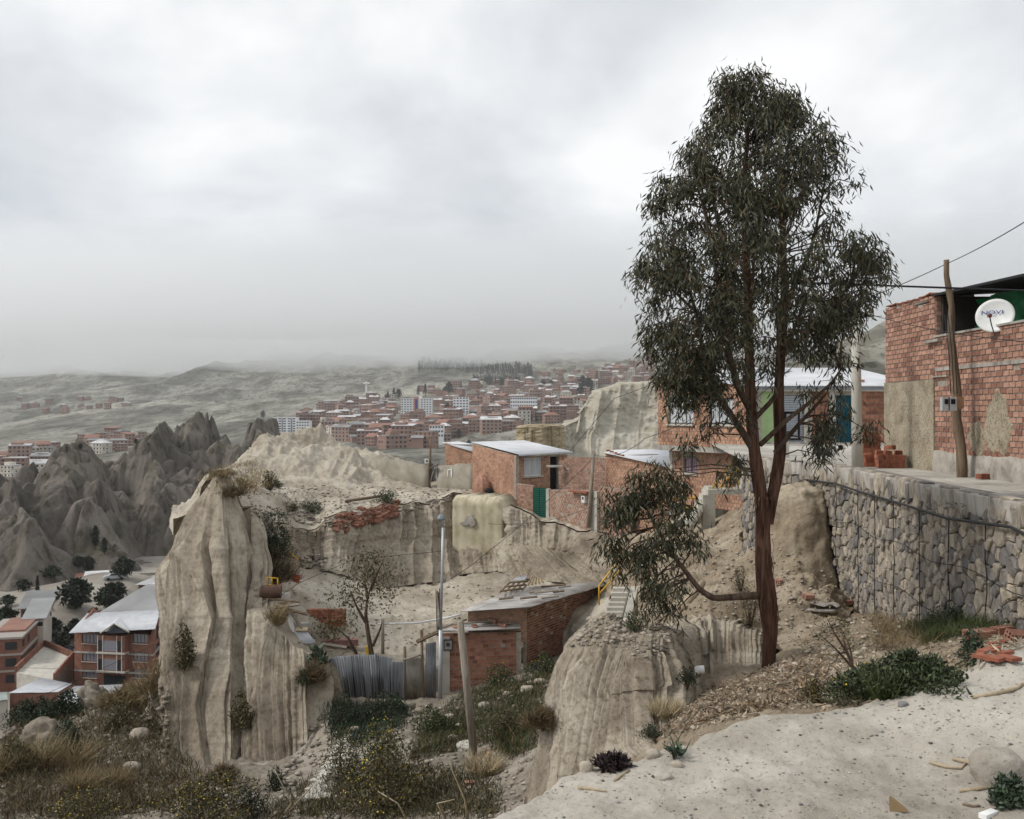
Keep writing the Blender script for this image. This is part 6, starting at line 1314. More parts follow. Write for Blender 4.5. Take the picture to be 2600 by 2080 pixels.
# landmark buildings
def block(px0, px1, ytop, ybase, d, label, floors, cols, extra=None, dep=14, rz=0):
    z0, z1 = (H0-ybase)/F*d, (H0-ytop)/F*d; x0, x1 = (px0-1300)/F*d, (px1-1300)/F*d; w, h = x1-x0, z1-z0; t = thing('apartment_block', label, 'building', ((x0+x1)/2, d, z0)); f = Fr((x0, d), (x1, d), z0)
    m = MB(); f.box(m, 0, w, -14, h, -dep, 0); m.build('wall', flat('white_facade', (0.72,0.73,0.74), .8, var=.05), t)
    for k in range(floors):
        for i in range(cols):
            if extra and extra(i, k): continue
            m = MB(); a = w*(i+.5)/cols; b = h*(k+.35)/floors; f.box(m, a-w/cols*.3, a+w/cols*.3, b, b+h/floors*.42, -.1, .06); m.build('window', winm, t)
    m = MB(); f.box(m, -.2, w+.2, h, h+.6, -dep, .2); m.build('parapet', flat('white_facade', (0.72,0.73,0.74)), t)
    return t, f, w, h
t, f, w, h = block(693, 752, 1061, 1104, 1020, 'white seven-storey apartment block beside the jagged clay mountain', 7, 5)
for i in (1, 3): m = MB(); f.box(m, w*(i+.9)/5, w*(i+1.1)/5, 0, h*.97, -.1, .15); m.build('stair_strip', flat('blue_grey_strip', (0.10,0.12,0.17), .4), t)
block(752, 785, 1070, 1098, 1010, 'lower white four-storey block next to the white apartment block', 4, 5)
t, f, w, h = block(1018, 1096, 1013, 1060, 1230, 'twin white tower block with a blue and orange arched strip on the far hillside', 8, 11, lambda i, k: i in (5, 6))
m = MB(); f.box(m, w*.43, w*.57, 0, h+2, -1, .5); m.build('arch_strip', flat('orange_strip', (0.45,0.17,0.10), .7), t); m = MB(); f.box(m, w*.465, w*.535, 0, h-.5, .5, .8); m.build('blue_strip', flat('deep_blue_strip', (0.03,0.06,0.20), .4), t); m = MB(); f.box(m, w*.56, w*.68, h, h+4, -6, -1); m.build('roof_tank', flat('white_facade', (0.72,0.73,0.74)), t)
for (x0, x1, y0, y1, d, lab, col, fl, cl_) in ((1090,1126,1080,1108,900,'pink three-storey house at the lower edge of the far town',(0.55,0.28,0.24),3,5),(880,914,1072,1092,1000,'yellow house with pale roof in the far town',(0.58,0.46,0.20),3,4),(1296,1364,1008,1040,1150,'long school-like brick block with pale window bands in the far town',(0.40,0.24,0.18),4,12),(1150,1190,1008,1046,1150,'tall brick tower block with rows of dark windows in the far town',(0.34,0.17,0.12),6,5)):
    t, f, w, h = block(x0, x1, y0, y1+4, d, lab, fl, cl_); t.children[0].data.materials.clear(); t.children[0].data.materials.append(flat('facade_'+str(x0), col, .9))
# white cross monument
cb = W(930, 1008, 1650); cz = cast(930, 1008)[0]
d = cz[1] if cz is not None and cz[1] > 900 else 1650
t = thing('hilltop_cross', 'tall white cross monument on the hill above the far town', 'cross', W(930, 1008, d)); u_ = d/F
m = MB(); c = W(930, 988, d); m.box((c[0], c[1], c[2]-4*u_), (4.2*u_,4*u_,46*u_)); m.build('upright', white, t); m = MB(); m.box(W(930, 973, d-2.5*u_), (17*u_,3.6*u_,4.2*u_)); m.build('crossbar', white, t)
# far trees
def far_tree_mesh(h, w, seed, n=260, conif=False):
    g = np.random.default_rng(seed); u = g.random(n)**.8; ang = g.uniform(0, 6.283, n); prof = (1-u*.9) if conif else np.sqrt(np.clip(1-(2*u-.9)**2, .05, 1))*(.8+.35*np.sin(ang*3+u*9))
    r = w/2*prof*np.sqrt(g.random(n)); P = np.stack([r*np.cos(ang), r*np.sin(ang), h*(.18+.8*u)], 1); s = w*.10
    V, Fq = leaf_diamonds(P, unit(g.normal(size=(n,3))), g.uniform(.7,1.5,n)*s*1.6, g.uniform(.7,1.3,n)*s); return V, Fq
treeleaf = leaf_mat('far_tree_leaf', (0.018,0.027,0.018), .5); M['far_leaf'] = treeleaf
FT = []
for k in range(6):
    cn = k % 2 == 0; V, Fq = far_tree_mesh(10, 4.2 if cn else 8, 50+k, 420, cn); crown = mesh_np('crown', V, Fq, treeleaf); b = MB(); b.tube([(0,0,-1),(0,0,4),(.1,0,8)], [.35,.25,.08], 6); tm_ = bpy.data.meshes.new('trunk'); tm_.from_pydata(b.v, [], b.f); tm_.materials.append(M['bark2']); FT.append(((('crown', crown, None)), ('trunk', tm_, None)))
def far_tree(px_, py_, hpx, kind, label, group):
    p = cast(px_, py_)[0]
    if p is None: return
    put_house(FT[kind], 'tree', label, 'tree', p, rr.uniform(0,6), group, hpx*p[1]/F/10)
for (x, y, hh, k) in ((668,1062,18,1),(985,1018,26,2),(1000,1015,30,0),(1012,1012,24,1),(1062,1008,28,2),(1080,1006,32,0),(1140,1000,30,1),(1130,1004,22,3),(1136,1050,26,5),(1380,985,20,1),(1400,983,18,3),(1480,1000,44,5),(1496,1000,40,1),(1475,1010,30,3),(1470,1040,30,4),(1335,1072,22,0),(1350,1074,24,2),(1362,1075,20,4),(1240,1098,24,1),(1268,1092,22,3),(1148,1110,24,5),(1165,1112,22,1),(980,1020,20,0),(1300,1085,16,1),(860,1060,14,1),(1550,965,16,1),(1590,950,16,0),(1100,1120,18,3),(1190,1135,18,1)):
    far_tree(x, y, hh, k, 'dark tree standing among the houses of the far town', 'dark trees of the far town')
for (x, y, hh, k) in ((60,1175,14,1),(170,1150,18,0),(205,1142,16,3),(345,1128,14,5)): far_tree(x, y, hh, k, 'dark tree beside the village beyond the clay mountain', 'trees of the far village')
vs2 = []
for k in range(560):
    if k < 380: x, y = rr.uniform(1062, 1352), 0; y = np.interp(x, [1062,1150,1250,1352], [940,938,950,955])+rr.uniform(-16, 8)
    else: x = rr.uniform(1200, 1320); y = 978+rr.uniform(-9, 5)
    p = cast(x, y)[0]
    if p is None: continue
    g_ = FT[0][0][1]; s = p[1]/F*rr.uniform(14, 22)/10; c = np.empty(len(g_.vertices)*3, dtype=np.float32); g_.vertices.foreach_get('co', c); vs2.append((c.reshape(-1,3)[:480]*s+p, np.arange(480).reshape(-1,4)))
if vs2: o = part_np('forest', *join_np(vs2), treeleaf, None, False, 'stuff'); tag(o, 'dark conifer forest strip on the far hillside under the fog', 'forest')
# ---- valley: the big three-storey brick house
vh = thing('big_brick_house', 'three-storey red brick house with grey sheet gable roof in the valley', 'house', W(290, 1738, 144)); f = Fr(W(189,H0,145)[:2], W(388,H0,143)[:2], -39.3); Hv = 8.0
sid = Fr(W(388,H0,143)[:2], W(418,H0,152)[:2], -39.3)
b3 = [f.hole(x0, x1, y0, y1) for (x0, x1) in ((208,246),(338,375)) for (y0, y1) in ((1609,1635),(1655,1681),(1699,1722))]
m = MB(); f.panel(m, Hv, b3, -.3, 0); f.panel(m, Hv, [], -9, -8.7); m.prism([f.p(0,0,-.3), f.p(0,0,-8.7), f.p(0,Hv,-8.7), f.p(0,Hv+2.6,-4.5), f.p(0,Hv,-.3)], f.u*.3); m.build('wall', M['valley_brick'], vh)
sb = [sid.hole(397, 406, y0, y1) for (y0, y1) in ((1590,1618),(1636,1662),(1680,1705))]
m = MB(); sid.panel(m, lambda a: Hv+2.4*max(0, 1-abs(a/sid.L*2-1)), sb, -.3, 0); m.build('gable_wall', M['valley_brick'], vh)
for w_ in b3: window(f, vh, *w_, npane=4, frame=flat('brown_frame', (0.10,0.055,0.03), .6), pane=flat('pale_pane', (0.22,0.22,0.25), .2), fw=.09, depth=.15)
for w_ in sb: window(sid, vh, *w_, npane=2, frame=flat('brown_frame', (0.10,0.055,0.03)), pane=winm, fw=.09, sill=False)
for bb in (2.55, 5.15): m = MB(); f.box(m, -.05, f.L+.05, bb, bb+.25, -.1, .08); m.build('concrete_band', M['cement'], vh); m = MB(); sid.box(m, .1, sid.L, bb, bb+.25, -.1, .08); m.build('concrete_band', M['cement'], vh)
a0, a1 = f.ab(257, 1700)[0], f.ab(326, 1700)[0]
bay = MB(); f.box(bay, a0, a1, 2.7, Hv, .0, 1.0); bay = bay.build('bay', M['valley_brick'], vh)
for bb in (3.2, 5.8):
    for (x0, x1) in ((.15,.75),(.95,2.9),(3.05,3.65)): m = MB(); f.box(m, a0+x0, a0+x1, bb, bb+1.5, 1.0, 1.04); m.build('pane', flat('pale_pane', (0.22,0.22,0.25)) if x1-x0 > 1 else winm, bay)
    m = MB(); f.box(m, a0-.1, a1+.1, bb-.35, bb-.12, 0, 1.2); m.build('sill', M['concrete'], bay)
for x in (.05,.82,2.95,3.68): m = MB(); f.box(m, a0+x, a0+x+.12, 2.7, Hv, 1.0, 1.1); m.build('pier', M['concrete'], bay)
m = MB(); f.box(m, a0+.4, a1-.4, .1, 2.2, .02, .05); m.build('porch_opening', winm, vh)
q = [W(174,1608,143.6), W(394,1598,141.6), W(408,1549,147), W(222,1557,149.5)]; qb = [W(430,1595,153), W(200,1602,156)]
sheets(vh, q[0], q[1], q[2], q[3], 14, M['zinc'], waves=6, amp=.03, lap=.02); sheets(vh, q[3], q[2], qb[0], qb[1], 8, M['zinc'], waves=6, amp=.03, lap=.02)
m = MB(); pk = W(291,1583,141.8); l_e, r_e = W(254,1608,141.6), W(328,1606,141.3); bkp = W(304,1568,146.5)
m.prism([l_e, pk, bkp], (0,0,.12)); m.prism([pk, r_e, bkp], (0,0,.12)); m.build('dormer_roof', M['zinc'], vh); m = MB(); m.prism([l_e+np.array((.6,.3,-.1)), r_e+np.array((-.6,.3,-.1)), pk+np.array((0,.3,-.5))], (0,.2,0)); m.build('dormer_gable', winm, vh)
for a_, b_ in ((l_e, pk), (pk, r_e)): tube_part('barge_board', [a_, b_], .13, M['concrete'], vh, 4)
rr2 = random.Random(3)
def vhouse(px0, px1, ytop, ybase, d, label, wall='valley_brick', roof='shed', dep=9, rot=0, floors=1, nm='valley_house', roofm=None, wins=True):
    w = (px1-px0)/F*d; z0 = (H0-ybase)/F*d; h = (ybase-ytop)/F*d; fl = max(1, round(h/2.8)); pr = proto(w=w, d=dep, h=h, floors=fl, roof=roof, seed=int(px0*7+ybase), wall=M[wall], roofm=roofm or M['far_roof'], slabs=fl > 1)
    return put_house(pr, nm, label, 'house', ((px0+px1)/2/F*d-1300/F*d, d+dep/2, z0), rot)
vhouse(292,344,1402,1422,302,'two-storey brick house with pale flat roof at the head of the valley', roof='shed', rot=.15, dep=14)
vhouse(352,430,1388,1405,312,'long pale-roofed brick house touching the clay cliff at the valley head', roof='gable', rot=-.1, dep=14)
vhouse(360,432,1408,1424,292,'low brick house with a pale roof below the valley head houses', roof='shed', rot=-.05, dep=10)
vhouse(270,300,1440,1455,265,'small brick house with a pale lean-to roof beside the valley trees', roof='shed', rot=.3)
vhouse(303,340,1414,1426,285,'little orange-walled brick house with white roof on the valley slope', roof='gable', rot=.2)
vhouse(165,262,1474,1496,228,'long flat-roofed red brick building beside the valley street', roof='flat', rot=.35, dep=12)
vhouse(32,95,1548,1566,176,'plain red brick garden building below the valley outcrop', roof='shed', rot=.3, dep=10)
vhouse(40,82,1575,1598,158,'white-roofed grey house among the valley trees', wall='far_pale', roof='shed', rot=.3, dep=10)
vhouse(360,410,1486,1500,205,'brick house with a pale hipped roof close to the clay cliff', roof='hip', rot=-.2)
vhouse(368,408,1508,1520,186,'grey-blue roofed house with a garage door close to the clay cliff', roof='shed', rot=-.15)
vhouse(400,438,1515,1535,180,'low brick house with small pale roof against the clay cliff foot', roof='shed', rot=-.1)
vhouse(262,432,1560,1600,168,'large pale hip-roofed building behind the three-storey brick house', roof='hip', dep=22, rot=-.05)
vhouse(-75,16,1622,1748,146,'tall plain red brick building with concrete bands at the valley edge', roof='flat', roofm=tiled, dep=14, rot=.25, wins=False)
def roofed(label, q, hw, wall, roofm=None, n=4):
    q = [W(*c) for c in q]; t = thing('low_building', label, 'building', q[0]-np.array((0,0,hw))); sheets(t, q[0], q[1], q[2], q[3], n, roofm or M['zinc'], waves=8, amp=.02, lap=.02)
    for i in range(4):
        a_, b_ = q[i]-np.array((0,0,.12)), q[(i+1) % 4]-np.array((0,0,.12)); c_ = sum(q)/4; a_ = a_+(c_-a_)*.03*np.array((1,1,0)); b_ = b_+(c_-b_)*.03*np.array((1,1,0)); m = MB(); m.prism([a_, b_, b_-np.array((0,0,hw)), a_-np.array((0,0,hw))], (c_-(a_+b_)/2)*.03*np.array((1,1,0))); m.build('wall', M[wall], t)
    return t, q
t, q = roofed('low brick workshop with a broad pale roof below the flat concrete terrace', [(22,1760,126),(147,1758,126),(183,1737,134),(105,1720,138)], 4.5, 'valley_brick')
m = MB(); m.box((q[0]+q[1])/2+np.array((-.6,-.05,-2.2)), (2.4,.2,2.6)); m.build('door', flat('workshop_door', (0.12,0.06,0.045), .8), t)
roofed('low building with a bright white sheet roof in front of the three-storey house', [(146,1772,126),(278,1812,121),(312,1738,136),(190,1742,137)], 5, 'far_pale')
roofed('low shed with a greenish sheet roof beside the brick workshop', [(-40,1782,122),(20,1778,122),(18,1758,128),(-40,1760,128)], 4, 'far_pale', flat('greenish_sheet', (0.33,0.38,0.36), .6))
m = MB(); m.prism([W(285,1812,120), W(330,1790,122), W(330,1735,138), W(318,1735,138)], (0,0,-3)); tag(m.build('brick_ramp', M['valley_brick']), 'stepped red brick wall beside the white-roofed low building', 'wall')
o = MB(); c0 = [W(42,1712,142), W(140,1712,138), W(186,1668,150), W(112,1672,158)]; o.prism([np.array((p[0],p[1],-36.2)) for p in c0], (0,0,-4)); tr_ = thing('roof_terrace', 'flat pale concrete roof terrace with low brick parapet in the valley', 'terrace', (c0[0][0], c0[0][1], -40.5)); o.build('slab', M['concrete'], tr_)
for a_, b_ in ((0,3),(3,2),(1,2)): p, q_ = (np.array((c0[i][0], c0[i][1], -36.2)) for i in (a_, b_)); ff = Fr(p[:2], q_[:2], -36.2); m = MB(); ff.box(m, 0, ff.L, -3.6, .9, -.25, 0); m.build('parapet', M['valley_brick'], tr_)
o = MB(); o.prism([W(34,1660,160)*np.array((1,1,0))+np.array((0,0,-39.2)), W(185,1650,160)*np.array((1,1,0))+np.array((0,0,-39.2)), W(185,1620,185)*np.array((1,1,0))+np.array((0,0,-39.2)), W(34,1620,185)*np.array((1,1,0))+np.array((0,0,-39.2))], (0,0,.3)); tag(o.build('sports_court', flat('dark_blue_court', (0.035,0.045,0.065), .9)), kind='structure')
o = MB(); o.prism([(-60.5,118,-38.9),(-52,132,-38.9),(-49,160,-38.9),(-75,300,-38.9),(-82,300,-38.9),(-60,160,-38.9)], (0,0,.05)); 
# valley trees
def vtree(px_, py_, hpx, wpx, label, n=1400, conif=False, col=None):
    p = cast(px_, py_)[0]
    if p is None: p = W(px_, py_, 180)
    h, w = hpx*p[1]/F, wpx*p[1]/F; t = thing('tree', label, 'tree', p); V, Fq = far_tree_mesh(h, w, int(px_*3+py_), n, conif); part_np('crown', V*np.array((1,1,1))+p, Fq, col or leaf_mat('valley_leaf'+str(px_), (0.018,0.025,0.013), .5), t)
    tube_part('trunk', [p-np.array((0,0,.4)), p+np.array((0,0,h*.35)), p+np.array((.1,0,h*.8))], [w*.05,w*.04,w*.01], M['bark2'], t, 6)
vtree(192,1545,70,80,'broad dark tree beside the long flat-roofed valley building'); vtree(282,1548,62,72,'dense round green tree behind the three-storey house')
vtree(242,1395,60,22,'tall dark conifer at the foot of the clay mountain', conif=False); vtree(265,1410,44,18,'shorter dark conifer at the foot of the clay mountain'); vtree(95,1525,64,16,'slim dark cypress beside the valley outcrop', conif=True)
vtree(312,1470,52,50,'bushy dark tree beside the small lean-to house'); vtree(110,1625,50,70,'dark bushy tree beside the blue sports court'); vtree(15,1600,55,60,'dark leafy tree behind the tall brick building'); vtree(190,1622,46,50,'dark tree behind the three-storey house gable'); vtree(150,1690,30,50,'green hedge tree on the roof terrace edge'); vtree(225,1455,40,30,'dark bush below the valley head houses'); vtree(135,1612,40,44,'second dark bushy tree beside the blue sports court')
vtree(300,1728,26,36,'purple-leaved shrub in front of the three-storey house porch', 900, col=leaf_mat('purple_leaf', (0.03,0.012,0.018), .5)); vtree(255,1732,24,30,'dark red-leaved bush at the three-storey house corner', 900, col=leaf_mat('red_leaf', (0.035,0.012,0.014), .5))
for (x, y, hh, ww, lab) in ((330,1445,22,26,'small dark bush above the parked car'),(300,1500,20,30,'low dark bush beside the valley street'),(60,1500,26,40,'dark thicket at the mountain foot'),(130,1465,24,50,'dark scrub along the mountain foot'),(200,1440,24,40,'dark scrub below the tall conifers'),(20,1540,26,40,'dark hedge beside the plain brick garden building'),(240,1580,34,40,'dark tree behind the pale hip roof'),(340,1530,22,30,'round bush between the pale-roofed houses'),(70,1640,34,50,'dark tree in front of the blue sports court'),(160,1640,30,40,'dark tree at the corner of the sports court'),(205,1655,30,36,'dark shrub beside the three-storey house wall')): vtree(x, y, hh, ww, lab, 700)
# parked car
cp = cast(290, 1472)[0]; cp = cp if cp is not None else W(290,1472,240)
car = thing('parked_car', 'small silver car parked on the valley street', 'car', cp); sil = flat('silver_paint', (0.5,0.52,0.55), .3, .3)
m = MB(); prof = [(-2.1,.35),(-2.15,.75),(-1.9,.95),(-1.2,1.0),(-.7,1.42),(.7,1.45),(1.3,1.02),(2.0,.9),(2.15,.6),(2.1,.35)]; ca, sa = math.cos(.5), math.sin(.5)
loc_ = lambda x, y, z: cp+np.array((ca*x-sa*y, sa*x+ca*y, z)); m.prism([loc_(x, -.8, z) for x, z in prof], loc_(0,1.6,0)-cp); m.build('body', sil, car)
m = MB(); m.prism([loc_(x, -.83, z) for x, z in ((-1.05,1.02),(-.65,1.36),(.62,1.38),(1.1,1.03))], loc_(0,1.66,0)-cp); m.build('windows', winm, car)
for x in (-1.3, 1.35):
    for y in (-.82, .82): m = MB(); m.tube([loc_(x, y-.08, .32), loc_(x, y+.08, .32)], .32, 12); m.build('wheel', black, car)
# ================================================================== VEGETATION AND SMALL THINGS
LM = {'green': leaf_mat('shrub_leaf', (0.040,0.055,0.022), .6), 'dark': leaf_mat('dark_shrub_leaf', (0.022,0.036,0.016), .6), 'olive': leaf_mat('olive_leaf', (0.075,0.068,0.028), .6, .02), 'dry': leaf_mat('dry_grass_blade', (0.24,0.185,0.10), .5, .02), 'rust': leaf_mat('rusty_dry_grass', (0.115,0.085,0.045), .55, .02), 'grass': leaf_mat('grass_blade', (0.05,0.065,0.018), .55), 'flower': leaf_mat('yellow_flower', (0.55,0.40,0.02), .3), 'purple': leaf_mat('purple_brown_leaf', (0.03,0.018,0.019), .5), 'glauc': leaf_mat('blue_green_leaf', (0.05,0.075,0.045), .5), 'straw': leaf_mat('pale_straw', (0.42,0.34,0.22), .4)}
NAMES = {}
def shrub(px_, py_, wpx, hpx, kind, label, group=None, n=None, flowers=0, name='shrub', leaf=None, cat='shrub', stems=8):
    p = hit(px_, py_); s = p[1]/F; w, h = wpx*s, hpx*s; t = thing(name, label, cat, p, group)
    n = int((n or min(2600, max(260, wpx*hpx*.28)))*1.7); ls = (leaf or max(.05, min(.28, 5.0*s)))*.66
    u = rng.random(n); ang = rng.uniform(0, 6.283, n); q = np.sqrt(rng.random(n)); prof = np.sqrt(np.clip(1-(u-.25)**2/.62, .05, 1))*(1+.25*np.sin(ang*3+px_)+.18*np.sin(ang*5+u*7))
    P = p+np.stack([w/2*q*prof*np.cos(ang), w/2*q*prof*np.sin(ang), h*u*(.82+.25*np.sin(ang*2+px_*.7))], 1)
    for k in range(n):      # keep every leaf above the ground it grows from
        pass
    g = np.array([gz(a, b, c+3) for a, b, c in P[::12]]); P[:, 2] = np.maximum(P[:, 2], np.repeat(g, 12)[:n]-.02 if len(np.repeat(g, 12)) >= n else P[:, 2])
    D = unit(rng.normal(size=(n,3))+np.array((0,0,.5)))
    if kind in ('dry', 'rust', 'straw', 'purple'):
        P[:, 2] = p[2]+(P[:, 2]-p[2])*.45; D = unit((P-p)*np.array((.9,.9,.3))/max(w, .1)+np.array((0,0,.55))+rng.normal(size=(n,3))*.22); V, Fq = leaf_strips(P, D, h*rng.uniform(.3,.75,n), np.full(n, max(.008, 1.5*s)*(2.2 if kind == 'purple' else 1)), .6)
    elif name == 'rosette':
        P = p+rng.normal(size=(n,3))*np.array((.02,.02,.01))+np.array((0,0,.02)); D = unit(np.stack([np.cos(ang), np.sin(ang), rng.uniform(.15,1.2,n)], 1)); V, Fq = leaf_strips(P, D, w*rng.uniform(.3,.6,n), w*rng.uniform(.09,.16,n), .35)
    else: V, Fq = leaf_diamonds(P, D, rng.uniform(.6,1.4,n)*ls, rng.uniform(.35,.6,n)*ls)
    part_np('foliage', V, Fq, LM[kind], t)
    tw = []
    for k in range(stems):
        a = rng.uniform(0, 6.283); e = p+np.array((w*.36*math.cos(a), w*.36*math.sin(a), h*rng.uniform(.5,.95))); b = MB(); b.tube([p-np.array((0,0,.08)), (p+e)/2+rng.normal(size=3)*w*.05, e], [s*1.8, s*1.3, s*.4], 4, False); tw.append((np.array(b.v), np.array(b.f)))
    part_np('stems', *join_np(tw), M['bark2'], t, False, 'stuff')
    if flowers:
        k = rng.integers(0, n, flowers); Pf = P[k]+np.array((0,0,h*.08)); V, Fq = leaf_diamonds(Pf, unit(rng.normal(size=(flowers,3))), np.full(flowers, ls*.55), np.full(flowers, ls*.5)); part_np('flowers', V, Fq, LM['flower'], t, False, 'stuff')
    return t
def tuft(px_, py_, wpx, hpx, kind, label, group=None, n=None, cat='grass tuft', name='grass_tuft'):
    p = hit(px_, py_); s = p[1]/F; w, h = wpx*s, hpx*s; n = n or int(min(1600, 90+wpx*5)); a = rng.uniform(0, 6.283, n); r = np.sqrt(rng.random(n))*w*.3
    P = p+np.stack([r*np.cos(a), r*np.sin(a), np.full(n, -.03)], 1); D = unit(np.stack([np.cos(a)*rng.uniform(.05,.9,n), np.sin(a)*rng.uniform(.05,.9,n), np.ones(n)], 1)+rng.normal(size=(n,3))*.15)
    V, Fq = leaf_strips(P, D, h*rng.uniform(.5,1.15,n), np.full(n, max(.008, 1.3*s)), .5); o = part_np(name, V, Fq, LM[kind], None); return tag(o, label, cat, group)
# --- scattered stuff on the ground, by photograph regions
def rock_proto(seed):
    g = np.random.default_rng(seed); b = [(1,0,0),(-1,0,0),(0,1,0),(0,-1,0),(0,0,.8),(0,0,-.5),(.7,.7,.3),(-.7,.7,.35),(.7,-.7,.4),(-.7,-.7,.3)]
    import bmesh
    bm = bmesh.new()
    for v in b: bm.verts.new([c*g.uniform(.7,1.2) for c in v])
    bmesh.ops.convex_hull(bm, input=bm.verts); bmesh.ops.triangulate(bm, faces=bm.faces); bm.verts.index_update(); V = np.array([v.co for v in bm.verts]); Fq = np.array([[v.index for v in f.verts] for f in bm.faces]); bm.free(); return V, Fq
RP = [rock_proto(k) for k in range(8)]
def inside(poly, x, y):
    c = False
    for (a, b), (e, f_) in zip(poly, poly[1:]+poly[:1]):
        if (b > y) != (f_ > y) and x < (e-a)*(y-b)/(f_-b)+a: c = not c
    return c
def samples(poly, n, dmin=0, dmax=1e9, seed=1):
    r_ = random.Random(seed); xs = [p[0] for p in poly]; ys = [p[1] for p in poly]; o = []; k = 0
    while len(o) < n and k < n*12:
        k += 1; x, y = r_.uniform(min(xs), max(xs)), r_.uniform(min(ys), max(ys))
        if not inside(poly, x, y): continue
        p, nn = cast(x, y)
        if p is not None and dmin < p[1] < dmax: o.append((p, nn))
    return o
def rocks(name, poly, n, size, mat, dmin=0, dmax=1e9, seed=1, px_size=True, power=2.2, sink=.25):
    L = []
    for (p, nn) in samples(poly, n, dmin, dmax, seed):
        s = (size[0]+(size[1]-size[0])*rng.random()**power)*(p[1]/F if px_size else 1)/2; v, f_ = RP[int(rng.integers(0, 8))]; a = rng.uniform(0, 6.283); c, q = math.cos(a), math.sin(a)
        v = v*np.array((1, rng.uniform(.6,1), rng.uniform(.5,.9)))*s; v = np.stack([v[:,0]*c-v[:,1]*q, v[:,0]*q+v[:,1]*c, v[:,2]], 1); L.append((v+p+np.array((0,0,s*(.4-sink))), f_))
    if L: return part_np(name, *join_np(L), mat, None, False, 'stuff')
M['clod'] = noise_mat('pale_clod', [(0.3,(0.25,0.212,0.165)),(0.7,(0.45,0.40,0.33))], scale=2, rand=.4, bump=.01)
M['grey_clod'] = noise_mat('grey_brown_clod', [(0.3,(0.17,0.145,0.115)),(0.7,(0.40,0.355,0.295))], scale=2, rand=.4, bump=.02)
M['pebble'] = noise_mat('dark_pebble', [(0.3,(0.10,0.10,0.105)),(0.7,(0.26,0.25,0.24))], scale=8, rand=.5)
LED = [(1290,2079),(1440,1975),(1620,1925),(1800,1855),(2000,1815),(2180,1800),(2360,1745),(2480,1730),(2520,1685),(2580,1645),(2600,1640),(2600,2079)]
rocks('pebbles', LED, 420, (2, 14), M['pebble'], 0, 8, 2, power=5); rocks('gravel', LED, 1600, (2.5, 10), M['clod'], 0, 8, 3, power=3.0, sink=.4)
SLO = [(1640,1890),(1760,1780),(1960,1690),(2100,1590),(2180,1555),(2330,1590),(2600,1600),(2600,1640),(2500,1690),(2350,1740),(2170,1795),(1990,1803),(1800,1845)]
rocks('slope_rubble', SLO, 1700, (3, 22), M['clod'], 5.7, 25, 4, power=3.2); rocks('slope_rubble', SLO, 260, (3, 12), M['brick_pink'], 5.7, 25, 14, power=3)
rocks('slope_rubble', [(1560,1560),(1700,1420),(1890,1310),(2100,1450),(2160,1550),(1960,1690),(1900,1600),(1700,1580)], 1000, (3, 16), M['clod'], 10, 60, 5, power=3)
rocks('crust_cobbles', [(1450,1640),(1490,1560),(1600,1560),(1700,1590),(1700,1660),(1640,1680),(1560,1640)], 520, (4, 24), M['grey_clod'], 10, 20, 6, power=3, sink=.45)
BOW = [(0,1850),(250,1780),(430,1740),(430,1990),(700,1980),(830,1800),(1110,1790),(1400,1680),(1430,1800),(1390,2000),(1280,2079),(0,2079)]
rocks('bowl_rubble', BOW, 4200, (3, 26), M['grey_clod'], 20, 60, 7, power=3); rocks('bowl_rubble', BOW, 1100, (3, 16), M['clod'], 20, 60, 8, power=3)
rocks('courtyard_rubble', [(640,1500),(760,1450),(1100,1480),(1500,1490),(1300,1560),(1100,1640),(860,1660),(740,1640)], 900, (2, 12), M['clod'], 40, 70, 9, power=3)
rocks('plateau_rubble', [(560,1200),(700,1230),(950,1235),(1190,1245),(1180,1265),(900,1300),(700,1325),(620,1290)], 1300, (2, 11), M['clod'], 45, 90, 10, power=3)
rocks('plateau_rubble', [(640,1280),(860,1310),(1150,1262),(1150,1275),(860,1345),(640,1310)], 420, (4, 18), M['grey_clod'], 45, 90, 11, power=2.5)
# leaf litter and twigs under the tree
LIT = [(1660,1880),(1760,1760),(1960,1690),(2090,1650),(2110,1760),(1990,1800),(1850,1815),(1760,1850)]
def litter(name, poly, n, mat, L=(.04,.11), dmin=0, dmax=30, seed=3, wd=(.008,.02)):
    S = samples(poly, n, dmin, dmax, seed); P = np.array([a for a, b in S]); N = np.array([b for a, b in S]); m_ = len(P); t = unit(np.cross(N, rng.normal(size=(m_,3)))); D = unit(t+N*rng.uniform(-.05,.45,m_)[:,None])
    V, Fq = leaf_strips(P+N*.008, D, rng.uniform(*L, m_), rng.uniform(*wd, m_), .3); return part_np(name, V, Fq, mat, None, False, 'stuff')
litter('leaf_litter', LIT, 2600, leaf_mat('litter_leaf', (0.20,0.145,0.098), .6, .02)); litter('leaf_litter', SLO, 2600, leaf_mat('litter_leaf_pale', (0.30,0.245,0.18), .5, .02), seed=6)
litter('twig_litter', SLO, 420, LM['rust'], (.15,.5), seed=8, wd=(.006,.012))
